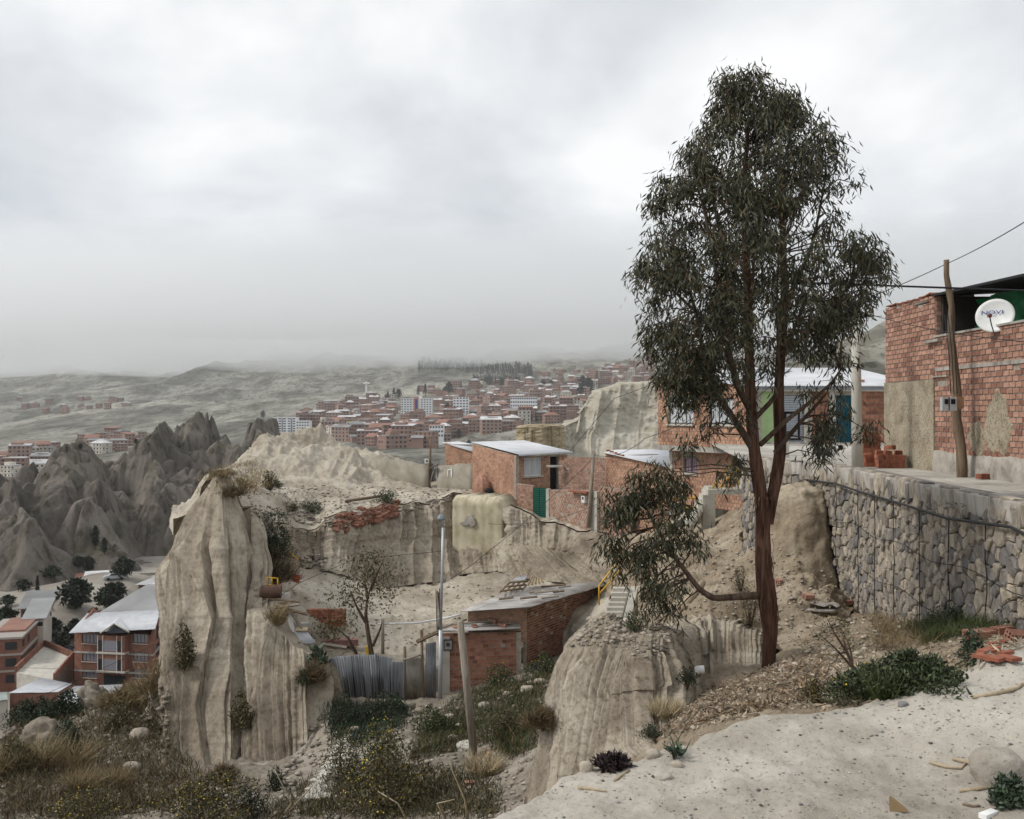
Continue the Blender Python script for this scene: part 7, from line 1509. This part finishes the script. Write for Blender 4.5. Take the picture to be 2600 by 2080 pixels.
# grass sheets
def grass(name, poly, n, kind, h=(.08,.3), seed=5, dmin=0, dmax=80, per=7, spread=.12, wd=.012):
    S = samples(poly, n, dmin, dmax, seed); P = np.repeat(np.array([a for a, b in S]), per, 0); m_ = len(P); P = P+np.concatenate([rng.normal(size=(m_,2))*spread, np.full((m_,1), -.03)], 1)
    D = unit(np.concatenate([rng.normal(size=(m_,2))*.45, np.ones((m_,1))], 1)); V, Fq = leaf_strips(P, D, rng.uniform(*h, m_), np.full(m_, wd), .5); return part_np(name, V, Fq, LM[kind], None, False, 'stuff')
G1 = [(1180,1760),(1300,1740),(1420,1690),(1425,1800),(1400,1880),(1300,1930),(1240,1890),(1050,1930),(1080,1860)]
grass('slope_grass', G1, 1500, 'grass', (.12,.4), 5, 25, 60, 8, .2, .02); grass('dry_slope_grass', G1, 800, 'rust', (.12,.42), 6, 25, 60, 8, .2, .02)
G2 = [(830,1790),(1030,1800),(1020,1850),(900,1900),(850,1880)]
grass('fence_weeds', G2, 600, 'dark', (.2,.5), 7, 30, 60, 8, .2, .025)
G3 = [(0,1870),(200,1800),(420,1750),(430,1900),(560,2000),(300,2079),(0,2079)]
grass('hillside_grass', G3, 900, 'rust', (.15,.6), 9, 22, 60, 8, .2, .02); grass('hillside_weeds', G3, 1100, 'olive', (.12,.4), 10, 22, 60, 8, .25, .03)
grass('gully_grass', [(650,2079),(800,1980),(1000,1950),(1250,1960),(1280,2079)], 1000, 'olive', (.1,.4), 11, 20, 60, 8, .2, .025)
grass('rim_grass', [(490,1260),(560,1190),(640,1170),(700,1215),(640,1260),(560,1235)], 190, 'dry', (.15,.45), 12, 40, 90, 8, .3, .03)
grass('wall_foot_grass', [(2290,1590),(2420,1575),(2600,1560),(2600,1610),(2480,1610),(2360,1640)], 700, 'grass', (.06,.3), 13, 8, 22, 7, .06, .006); grass('wall_foot_dry_grass', [(2200,1560),(2330,1580),(2360,1640),(2230,1650)], 350, 'dry', (.06,.25), 14, 8, 22, 7, .06, .005)
# --- named shrubs
shrub(2190,1772,190,75,'green','leafy green weed patch with yellow flowers on the lip of the dirt ledge', None, 1500, 60, leaf=.05)
shrub(2330,1748,240,85,'green','dense green weeds along the lip of the pale dirt ledge', None, 2400, 0, leaf=.045)
tuft(2255,1768,60,85,'grass','upright green grass tuft between the weed patches on the ledge lip')
shrub(2065,1785,70,60,'olive','small flowering weed where the ledge meets the leaf litter', None, 400, 40, leaf=.035)
shrub(2470,1690,60,90,'glauc','blue-green leafy weed beside the broken bricks', None, 300, 0, leaf=.07)
shrub(2560,2045,90,70,'glauc','low glossy green weed beside the pale boulder', None, 600, 0, leaf=.04); 
shrub(1553,1955,62,46,'purple','dark purple-brown spiky rosette on the ledge edge', None, 420, 0, leaf=.09, stems=4)
shrub(1718,1925,70,40,'glauc','blue-green broad-leaved rosette weed on the pale ledge', None, 20, 0, leaf=.09, name='rosette')
tuft(1722,1915,10,90,'green','thin flower stalk rising from the rosette weed on the ledge', None, 8)
shrub(2420,1590,120,50,'dark','dark grassy bush at the foot of the stone wall', None, 1100, leaf=.045); shrub(2560,1575,100,60,'dark','dark weeds growing against the stone wall near the broken bricks', None, 900, leaf=.045); shrub(2490,1575,26,60,'dark','small dark plant growing out of the stone wall foot', None, 260, leaf=.04)
shrub(1610,1600,60,45,'green','small bright green creeper hanging on the clay pinnacle', None, 350, leaf=.05); shrub(1650,1870,60,28,'dark','low dark weed at the foot of the fluted pinnacle', None, 260, leaf=.04); shrub(1745,1735,50,40,'dark','dark dry weed beside the white pipe elbow', None, 300, leaf=.05)
shrub(1905,1590,60,110,'olive','straggly olive shrub behind the eucalyptus trunk', None, 420, leaf=.05); shrub(1880,1500,40,60,'olive','thin olive bush on the earth bank left of the trunk', None, 260, leaf=.05)
shrub(985,2060,230,190,'olive','large olive bush with tiny yellow flowers in the gully', None, 2600, 160, leaf=.16); shrub(960,1985,130,150,'green','yellow-flowered green bush beside the stone path', None, 1600, 320, leaf=.13); shrub(870,1985,110,130,'olive','brownish bush between the stone path and the flowered bush', None, 1300, 20, leaf=.13)
shrub(520,2085,260,110,'olive','wide yellow-green bush at the foot of the clay cliff', None, 2600, 260, leaf=.15); shrub(640,2075,90,70,'dark','dark green bush beside the bare straw stalks', None, 700, leaf=.12); shrub(215,2085,190,80,'olive','low yellow-green shrub on the lower hillside', None, 1300, 160, leaf=.13)
shrub(1100,1860,110,60,'grass','low green cushion bush left of the leaning post', None, 1100, leaf=.14); shrub(1270,1750,90,60,'green','yellow-flowered green bush below the brick shed corner', None, 1000, 60, leaf=.13); shrub(1380,1710,90,50,'green','green bush below the shed side wall', None, 900, 40, leaf=.13); shrub(1380,1850,80,60,'rust','rusty dry bush beside the fluted pinnacle', None, 900, leaf=.12); shrub(1290,1870,100,60,'olive','olive grass cushion right of the leaning post', None, 1000, leaf=.12)
shrub(960,1830,110,70,'dark','dark weeds below the corrugated fence', None, 1200, leaf=.13); shrub(870,1850,70,90,'dark','dark green bush at the left end of the corrugated fence', None, 900, leaf=.13); shrub(1000,1815,60,50,'glauc','spiky green plant at the foot of the corrugated fence', None, 500, leaf=.2)
shrub(795,1735,50,60,'rust','hanging dry brown bush beside the corrugated fence end', None, 500, leaf=.16); shrub(805,1690,46,46,'glauc','small grey-green agave above the hanging dry bush', None, 120, leaf=.4); shrub(770,1740,30,40,'green','small green weed in the crack beside the fluted columns', None, 220, leaf=.13)
shrub(700,1418,90,85,'dark','round dark green bush in the hollow of the upper cliff', None, 1500, leaf=.17); shrub(700,1480,90,50,'rust','patch of rusty dry grass below the round dark bush', None, 900, leaf=.2)
shrub(565,1210,60,22,'dry','golden dry grass clump on the cliff crest', None, 300, leaf=.2); shrub(612,1245,46,36,'dry','tall golden grass clump on the cliff shoulder', None, 260, leaf=.22); shrub(590,1262,60,30,'rust','brown dry clump at the top of the cliff crack', None, 420, leaf=.18); shrub(685,1245,40,46,'olive','olive bush on the plateau beside the mound', None, 360, leaf=.2); shrub(705,1238,26,18,'dark','tiny dark green plant on the plateau gravel', None, 160, leaf=.15); shrub(790,1300,80,26,'green','low green weed strip on the plateau rim', None, 600, leaf=.15); shrub(740,1297,50,18,'olive','small olive weeds on the plateau rim', None, 300, leaf=.15); shrub(980,1275,60,30,'green','green weeds beside the ruined brick wall', None, 460, leaf=.16)
shrub(90,1835,130,60,'dark','dark green bush on the hillside crest below the workshop', None, 1500, leaf=.2); shrub(160,1822,110,60,'dark','second dark bush on the hillside crest beside the grey boulder', None, 1300, leaf=.2); shrub(175,1920,80,90,'dark','dark shrub on the shaded hillside', None, 1000, leaf=.17); shrub(40,1960,110,80,'olive','greyish shrub on the lower hillside', None, 1000, leaf=.16); shrub(330,1790,110,60,'dry','golden dry bush on the hillside shoulder', None, 1000, leaf=.2); shrub(400,1760,90,50,'dry','golden dry grass bush beside the cliff foot', None, 900, leaf=.2); shrub(300,1850,80,70,'olive','straggly olive shrub among the rubble', None, 700, leaf=.16); shrub(470,1700,50,110,'olive','green shrub growing on the cliff face', None, 800, leaf=.2); shrub(615,1850,60,90,'olive','dull green shrub in the cliff fold beside the columns', None, 800, leaf=.17); shrub(700,2010,50,60,'dark','dark weed at the foot of the fluted columns', None, 500, leaf=.12); shrub(570,1985,60,50,'rust','rust brown bush at the cliff foot', None, 600, leaf=.15)
for k, (x, y, w, h, lab) in enumerate(((110,1960,60,110,'tall golden grass tuft on the dark hillside'),(190,1960,90,90,'broad golden grass tuft below the dark shrub'),(20,1970,50,90,'golden grass tuft at the hillside edge'),(215,2010,80,70,'drooping golden grass tuft above the low shrub'),(300,2000,70,60,'golden grass tuft among the hillside rubble'),(1230,1965,110,60,'flattened straw grass tuft below the manhole'),(705,1585,50,60,'dry grass tuft on the rim below the wood pile'))): tuft(x, y, w, h, 'dry' if k != 5 else 'straw', lab)
tuft(1600,1858,120,60,'straw','bent dry straw bush at the foot of the pinnacle') if False else tuft(1690,1815,110,50,'straw','bent dry straw bush at the foot of the pinnacle')
# courtyard tree and foreground sapling
def small_tree(label, base, pts_px, fol, leafk, d_off=0, trunk_r=.09, leaf=.13, n=1500, name='small_tree'):
    p = hit(*base); t = thing(name, label, 'tree', p); d = p[1]
    for q in pts_px: part_np('branch', *bark_tube([W(x, y, d+dd) for x, y, dd in q], np.linspace(trunk_r*(1 if q is pts_px[0] else .6), trunk_r*.12, len(q)), 7, 6, .1, 3), M['bark2'], t, True)
    P = []; s = d/F
    for (x, y, rx, ry, k) in fol:
        P.append(W(x, y, d)+np.stack([rng.normal(size=k)*rx*s*.5, rng.normal(size=k)*rx*s*.5, rng.normal(size=k)*ry*s*.5], 1))
    P = np.concatenate(P); m_ = len(P); V, Fq = leaf_diamonds(P, unit(rng.normal(size=(m_,3))+np.array((0,0,.3))), rng.uniform(.6,1.3,m_)*leaf, rng.uniform(.3,.5,m_)*leaf); part_np('crown', V, Fq, LM[leafk], t); return t
small_tree('thin-leaved crooked small tree in the courtyard behind the fence', (945,1668), [[(945,1672,0),(935,1610,0),(928,1560,0),(935,1510,0),(950,1470,0)],[(928,1580,0),(905,1540,-.3),(890,1500,-.4)],[(934,1520,0),(925,1470,.3),(930,1420,.4)],[(947,1640,0),(965,1600,-.2),(970,1580,-.3)],[(905,1660,0),(885,1620,-.5),(860,1600,-.6)],[(940,1500,0),(960,1450,-.2),(975,1420,-.3)]],
    [(930,1490,75,70,520),(890,1520,60,50,300),(965,1470,55,60,280),(920,1440,55,40,200),(850,1590,60,40,260),(940,1420,40,30,120),(830,1610,50,30,180)], 'olive', trunk_r=.13, leaf=.17)
small_tree('thin bare-branched sapling with sparse leaves at the ledge lip', (2172,1738), [[(2173,1742,0),(2168,1700,0),(2150,1655,0),(2120,1610,-.1),(2100,1570,-.2)],[(2152,1660,0),(2140,1620,.1),(2135,1590,.2)],[(2160,1690,0),(2125,1650,-.2),(2080,1610,-.3)],[(2165,1695,0),(2160,1650,.1),(2140,1600,.2)],[(2150,1655,0),(2128,1660,-.1),(2120,1685,-.1)]],
    [(2105,1580,45,35,70),(2140,1600,30,30,50),(2080,1615,35,25,40),(2150,1640,25,30,40)], 'olive', trunk_r=.022, leaf=.035)
# bare stalks at the bottom
for k, q in enumerate((((700,2079),(740,2040),(720,2000),(700,1960)),((700,2079),(780,2010),(800,1985)),((1190,2079),(1180,2030),(1150,1960),(1140,1930)),((1040,2079),(1010,2040),(960,2010)),((1140,2079),(1110,2040),(1155,2030)))):
    p = hit(*q[0]); d = p[1]; tag(tube_part('dry_stalk', [W(x, min(y, 2079), d-.05*i)+np.array((0,0,-.2 if i == 0 else 0)) for i, (x, y) in enumerate(q)], [.03,.024,.016,.008][:len(q)], M['wood_pale'], None, 5), 'bare pale dry stalk rising from the gully bushes', 'stalk', 'bare dry stalks in the gully')
# --- things on the ledge and slope
def rock_obj(px_, py_, wpx, hpx, label, mat='clod', seed=1, name='boulder', rough=.12):
    p = hit(px_, py_); s = p[1]/F; import bmesh
    bm = bmesh.new(); bmesh.ops.create_icosphere(bm, subdivisions=4, radius=1); V = np.array([v.co for v in bm.verts]); Fq = np.array([[v.index for v in f.verts] for f in bm.faces]); bm.free()
    V = np.sign(V)*np.abs(V)**.75; V = V*(1+rough*3*fbm(V+seed*3.3, 1.2, 4)[:, None]+rough*.9*(ridged(V, 2.2, 3, 1, seed)-.5)[:, None]); V = V*np.array((wpx*s/2, wpx*s*.42, hpx*s*.6)); return tag(part_np(name, V+p+np.array((0, wpx*s*.3, hpx*s*.25)), Fq, M[mat], None, True), label, 'rock')
rock_obj(2550,1985,120,80,'large pale flat-topped boulder at the edge of the dirt ledge','ledge',3,rough=.2); rock_obj(1660,1925,36,22,'rounded pale stone beside the rosette weed','clod',4,'stone'); rock_obj(1720,1948,28,14,'small flat pale stone in front of the rosette weed','clod',5,'stone'); rock_obj(1490,1960,34,26,'pale lump of clay beside the purple rosette','clod',6,'stone'); rock_obj(2295,1795,24,14,'small dark grey stone at the weed patch edge','pebble',7,'stone'); rock_obj(1685,1980,44,16,'half-buried pale clay lump on the ledge','ledge',8,'stone')
rock_obj(230,1800,60,60,'grey weathered rock lump on the hillside crest','scrub_soil',9,rough=.55); rock_obj(80,1900,90,60,'dark grey rock outcrop on the hillside','scrub_soil',10,rough=.55); rock_obj(350,1880,50,30,'pale angular rock among the hillside rubble','grey_clod',13); rock_obj(330,1960,40,24,'grey slab-like rock on the hillside','grey_clod',14)
M['stick'] = M['wood_pale']
for k, (q, lab, r) in enumerate(([((2470,1775),(2530,1765),(2580,1752),(2598,1740)),'crooked pale stick lying on the upper part of the ledge',.011], [((2360,1938),(2400,1950),(2440,1954),(2455,1938)),'bent pale twig lying beside the boulder',.008], [((2420,1930),(2450,1938),(2472,1945)),'short brown stick next to the bent twig',.009], [((2435,2012),(2480,2008),(2512,2003)),'straight pale stick in front of the low glossy weed',.009], [((2445,2045),(2470,2050),(2490,2050)),'thin curved dark twig near the glossy weed',.006], [((1468,2003),(1500,2006),(1540,2012)),'straight straw stalk on the left of the ledge',.007], [((1560,1985),(1580,1970),(1598,1958)),'short straw stalk below the purple rosette',.007], [((1975,1690),(2010,1700),(1990,1712)),'rotten brown stick lying on the litter slope',.018])):
    pts = [hit(*c)+np.array((0,0,r*.8)) for c in q]; tag(tube_part('stick', pts, [r]*(len(pts)-1)+[r*.6], M['wood_pale'] if k not in (4, 7) else M['wood'], None, 6), lab, 'stick')
p = hit(2277, 2060); m = MB(); m.prism([p+np.array((-.03,0,0)), p+np.array((.04,-.01,0)), p+np.array((-.025,.02,.05))], (.01,.012,.004)); tag(m.build('pottery_shard', flat('tan_shard', (0.25,0.17,0.085), .8)), 'small tan triangular shard on the dirt ledge', 'shard')
p = hit(2510, 2075); m = MB(); m.box(p+np.array((0,0,.012)), (.09,.035,.02), .6); tag(m.build('plastic_strip', white), 'white plastic strip beside the glossy weed', 'litter')
# rubble bricks at the right
for k, (x, y, rz, tl, lab, sc) in enumerate(((2520,1618,.25,.1,'mortar-caked hollow brick lying on the rubble',1.05),(2545,1612,.35,-.05,'grey hollow brick with open end holes on the rubble',1.1),(2585,1628,.3,.3,'tilted hollow brick at the rubble edge',1.05),(2480,1625,.2,.05,'long mortar-covered brick lying in the weeds',1.15),(1978,1483,.9,.1,'pale red brick lying on the earth bank right of the trunk',1.0),(1320,1910,.7,.3,'red hollow brick on the bank beside the manhole',1.1),(1330,1890,.2,.5,'tilted red brick beside the hollow brick',1.1),(1190,1995,.3,.05,'reddish brick lying below the straw grass',1.3),(2052,1520,.4,.2,'small grey brick at the buttress foot',.9),(2155,1535,.3,0,'perforated brick at the stone wall corner',.9),(1245,1918,.5,.2,'broken red brick below the manhole',1.0))):
    p = hit(x, y); tag(place_mesh('rubble_brick', HB_DARK if k in (0,1,2,3) else HB_OLD, p+np.array((0,0,.05*sc)), (tl,tl*.5,rz), None, sc), lab, 'brick')
for k in range(14):
    x, y = 2440+rng.uniform(0,150), 1645+rng.uniform(-18,45); p = hit(x, y); m = MB(); m.box(p+np.array((0,0,.02)), (rng.uniform(.06,.16),rng.uniform(.03,.07),.02), rng.uniform(0,.8)); tag(m.build('tile_shard', red_tile), 'broken red roof tile shard scattered beside the ledge', 'tile shard', 'broken red tile shards')
# discarded lid and cloth, pipe elbow, log
p = hit(2090, 1552); dl = thing('round_lid', 'discarded round grey lid with a rag on the earth below the stone wall', 'lid', p); m = MB(); m.lathe(p+np.array((0,.2,0)), [(.36,0),(.38,.03),(.3,.05),(.05,.04)], 24); o = m.build('disc', M['cement'], dl, True); rg = rng.normal(size=(6,6))*.05
V = [(p[0]-.25+.12*i, p[1]-.1+.1*j, p[2]+.1+rg[i,j]) for i in range(6) for j in range(6)]; part_np('rag', V, [(i*6+j,(i+1)*6+j,(i+1)*6+j+1,i*6+j+1) for i in range(5) for j in range(5)], flat('grey_rag', (0.3,0.27,0.24), .95), dl, True)
p = hit(1770, 1722); tag(tube_part('pipe_elbow', [p+np.array((-.1,0,.02)), p+np.array((-.06,.02,.075)), p+np.array((.02,.03,.11)), p+np.array((.1,.03,.115))], .055, white, None, 12), 'white plastic pipe elbow lying at the small cliff foot', 'pipe')
tag(tube_part('log', [hit(1730,1552)+np.array((0,0,.05)), hit(1782,1492)+np.array((0,-.1,.12))], [.085,.07], M['wood_pale'], None, 9), 'pale stripped log lying on the earth bank under the low branch', 'log')
# --- junk on the courtyard rim
def jt(px_, py_, lift=0): return hit(px_, py_)+np.array((0,0,lift))
p = jt(688,1520); dm_ = thing('oil_drum', 'rusty oil drum lying on its side at the courtyard rim', 'drum', p); b = MB(); b.tube([p+np.array((-.45,0,.3)), p+np.array((-.42,0,.3)), p+np.array((0,.05,.3)), p+np.array((.45,.1,.3))], [.27,.3,.3,.3], 18); b.build('body', flat('rust_brown', (0.09,0.05,0.035), .8, var=.4), dm_); b = MB(); b.tube([p+np.array((-.47,0,.3)), p+np.array((-.44,0,.3))], .25, 18); b.build('end_cap', flat('rust_red', (0.26,0.11,0.075), .8), dm_)
p = jt(752,1478); bk_ = MB(); bk_.lathe(p, [(.16,0),(.24,.34),(.22,.34),(.14,.04)], 14); tag(bk_.build('bucket', flat('red_plastic', (0.55,0.07,0.03), .5)), 'bright red plastic bucket on the courtyard slope', 'bucket')
fr_ = thing('yellow_chair_frame', 'bent yellow metal chair frame on the courtyard rim', 'chair', jt(690,1490))
for q in (((678,1496),(678,1465)),((705,1500),(705,1468)),((678,1466),(706,1469)),((678,1484),(706,1488)),((690,1467),(691,1485))): tube_part('tube', [W(*c, jt(690,1490)[1]) for c in q], .03, yellow, fr_, 5)
d0 = jt(735,1460)[1]
for k, (q, mt, lab) in enumerate(((((705,1475),(755,1420)),M['wood_pale'],'long pale batten leaning over the dry grass hollow'),(((735,1400),(757,1422)),yellow,'short yellow bent bar below the round dark bush'),(((722,1488),(757,1442)),M['wood_grey'],'thin grey pole slanting beside the red bucket'))): tag(tube_part('batten', [W(*c, d0-.3) for c in q], .04, mt, None, 5), lab, 'batten')
# stack of bricks in the courtyard
st = thing('brick_stack', 'weathered red brick stack in the courtyard behind the small tree', 'bricks', jt(830,1590)); p = jt(830,1592)
for k in range(6):
    for i in range(7):
        for j in range(2): place_mesh('brick', HB_NEW, p+np.array((-.82+i*.26+rng.normal()*.01, .1+j*.17, .07+k*.135)), (0,0,rng.normal()*.03), st, (1.05,1.05,1.25))
# wood and scrap pile at the rim
dP = jt(730,1590)[1]-.2
for k, (q, r, mt, lab) in enumerate((((( 700,1540),(780,1560)),.07,'wood','long dark beam across the scrap pile'),(((730,1550),(745,1605)),.10,'white','white board standing in the scrap pile'),(((740,1555),(770,1600)),.08,'wood_grey','grey board leaning in the scrap pile'),(((690,1545),(760,1535)),.06,'wood_grey','bleached plank lying across the drum side of the pile'),(((752,1600),(782,1600)),.14,'wood_pale','pale box-like timber block on the scrap pile'),(((770,1635),(832,1682)),.12,'wood','thick dark plank sliding towards the corrugated fence'),(((782,1632),(838,1670)),.09,'wood_pale','pale plank sliding towards the corrugated fence'),(((815,1635),(880,1645)),.09,'wood_grey','grey timber behind the corrugated fence'),(((668,1520),(760,1528)),.05,'wood','thin dark pole beside the oil drum'))):
    mt_ = white if mt == 'white' else M[mt]; tag(tube_part('board', [W(*c, dP+(.0 if k < 5 else .3)) for c in q], r, mt_, None, 4, False), lab, 'board')
o = corrug_part('loose_sheet', W(748,1605,dP-.1), W(775,1598,dP), W(803,1632,dP-.4), W(765,1638,dP-.6), M['zinc'], None, 7, .035); tag(o, 'bent pale corrugated sheet sticking out over the cliff rim', 'sheet')
for k, (x, y, w, h, c, lab) in enumerate(((712,1528,.9,.4,(0.62,0.58,0.52),'crumpled white sheet beside the oil drum'),(770,1598,.5,.3,(0.45,0.43,0.38),'grey concrete block on the scrap pile'),(865,1640,1.6,.3,(0.30,0.16,0.14),'collapsed maroon board behind the corrugated fence'))): p = jt(x, y); b = MB(); b.box(p+np.array((0,0,h/2)), (w,.4,h), .2); tag(b.build('scrap_block', flat('scrap'+str(k), c, .9, var=.25)), lab, 'scrap')
tag(tube_part('white_pipe', [W(958,1585,47.6), W(1060,1582,47.3), W(1130,1570,47), W(1170,1560,46.8)], .045, white, None, 8), 'long white plastic pipe stretched from a post to the shed roof', 'pipe')
tag(tube_part('fence_post', [jt(972,1660,-.2), W(972,1572,jt(972,1660)[1])], .08, M['wood_grey'], None, 7), 'short grey wooden post holding the white plastic pipe', 'post')
p = jt(937,1665); b = MB(); b.lathe(p, [(.16,0),(.16,.42),(.13,.46)], 12); tag(b.build('yellow_can', flat('yellow_can_paint', (0.5,0.33,0.03), .5)), 'small yellow can at the foot of the courtyard tree', 'can')
# ruined brick wall on the plateau rim
rw_ = thing('ruined_wall', 'tumbled dark red brick ruin on the rim of the plateau', 'ruin', jt(940,1300)); 
for k in range(150):
    x, y = rng.uniform(850,1010), 0; y = np.interp(x, [850,1010], [1335,1290])+rng.uniform(-22,22); p = jt(x, y); place_mesh('brick', HB_DARK, p+np.array((0,0,.06)), tuple(rng.uniform(-.5,.5,3)), rw_, rng.uniform(1.0,1.8))
tag(tube_part('timber_beam', [jt(878,1277,.1), jt(978,1262,.1)], .09, M['wood'], None, 5), 'long dark timber beam lying on the plateau rim', 'beam')
# pale rounded stones heaped below the bush
sp = thing('stone_heap', 'heap of pale rounded stones below the round dark bush', 'stones', jt(790,1430))
for k in range(46):
    x = 775+rng.uniform(-8,52); y = 1448-rng.uniform(0,38); p = jt(x, y); v, f_ = RP[k % 8]; part_np('stone', v*rng.uniform(.1,.2)+p, f_, M['clod'], sp)
# stone steps of the path
for k in range(15):
    x = 800+k*4+rng.uniform(-6,6)+k*3; y = 2030-k*11; p = jt(x, y); b = MB(); b.prism([p+np.array((a,b_,0)) for a, b_ in ((-.5,-.18),(.1,-.24),(.55,-.1),(.5,.2),(-.3,.22))], (0,0,.12)); tag(b.build('path_step', M['concrete']), 'pale rough stone step of the path climbing to the fence gate', 'step', 'stone steps of the path')
for k, (x, y, w) in enumerate(((1040,1800,30),(1065,1812,26),(1055,1830,22),(1095,1840,24),(1290,1770,26),(1230,1800,30),(1195,1815,24),(1340,1760,34),(1370,1740,30),(1140,1830,30),(1165,1850,22),(900,1860,28),(1310,1800,20),(1150,1880,24))): rock_obj(x, y, w, w*.55, 'pale angular stone block on the grassy slope below the shed', 'clod', 20+k, 'slope_stone')['group'] = 'stone blocks below the shed'
# ================================================================== AIR
def volume_box(name, verts, faces, dens, col, aniso=0.0):
    me = bpy.data.meshes.new(name); me.from_pydata(verts, [], faces); o = bpy.data.objects.new(name, me); COL.objects.link(o)
    m = bpy.data.materials.new(name); m.use_nodes = True; t = m.node_tree; t.nodes.clear()
    ou = t.nodes.new('ShaderNodeOutputMaterial'); pv = t.nodes.new('ShaderNodeVolumePrincipled')
    pv.inputs['Color'].default_value = c3(col); pv.inputs['Density'].default_value = dens; pv.inputs['Anisotropy'].default_value = aniso
    t.links.new(pv.outputs[0], ou.inputs['Volume']); me.materials.append(m)
    return tag(o, kind='stuff')
BF = [(0,3,2,1),(4,5,6,7),(0,1,5,4),(1,2,6,5),(2,3,7,6),(3,0,4,7)]
volume_box('haze', [(-6500,-600,-49),(6500,-600,-49),(6500,6000,-49),(-6500,6000,-49),(-6500,-600,660),(6500,-600,660),(6500,6000,660),(-6500,6000,660)], BF, 0.00009, (0.965, 0.983, 1.0), 0.4)
nx, ny = 60, 36; vb, fc = [], []
for j in range(ny):
    for i in range(nx):
        x, y = -5200+9400*i/(nx-1), 1900+3700*j/(ny-1); b = 80+110*i/(nx-1); e_ = 0 < i < nx-1 and 0 < j < ny-1
        vb.append((x, y, b+(130*float(fbm(np.array([[x, y, 0.0]]), .0022, 4, seed=95)[0]) if e_ else 0)))
vt = [(x, y, 330+70*(x+5200)/9400) for (x, y, z) in vb]; k0 = nx*ny
for j in range(ny-1):
    for i in range(nx-1): k = j*nx+i; fc += [(k, k+nx, k+nx+1, k+1), (k0+k, k0+k+1, k0+k+nx+1, k0+k+nx)]
for i in range(nx-1): fc += [(i, i+1, k0+i+1, k0+i), ((ny-1)*nx+i+1, (ny-1)*nx+i, k0+(ny-1)*nx+i, k0+(ny-1)*nx+i+1)]
for j in range(ny-1): fc += [((j+1)*nx, j*nx, k0+j*nx, k0+(j+1)*nx), (j*nx+nx-1, (j+1)*nx+nx-1, k0+(j+1)*nx+nx-1, k0+j*nx+nx-1)]
volume_box('cloud_bank', vb+vt, fc, 0.0036, (0.985, 0.992, 1.0), 0.6)
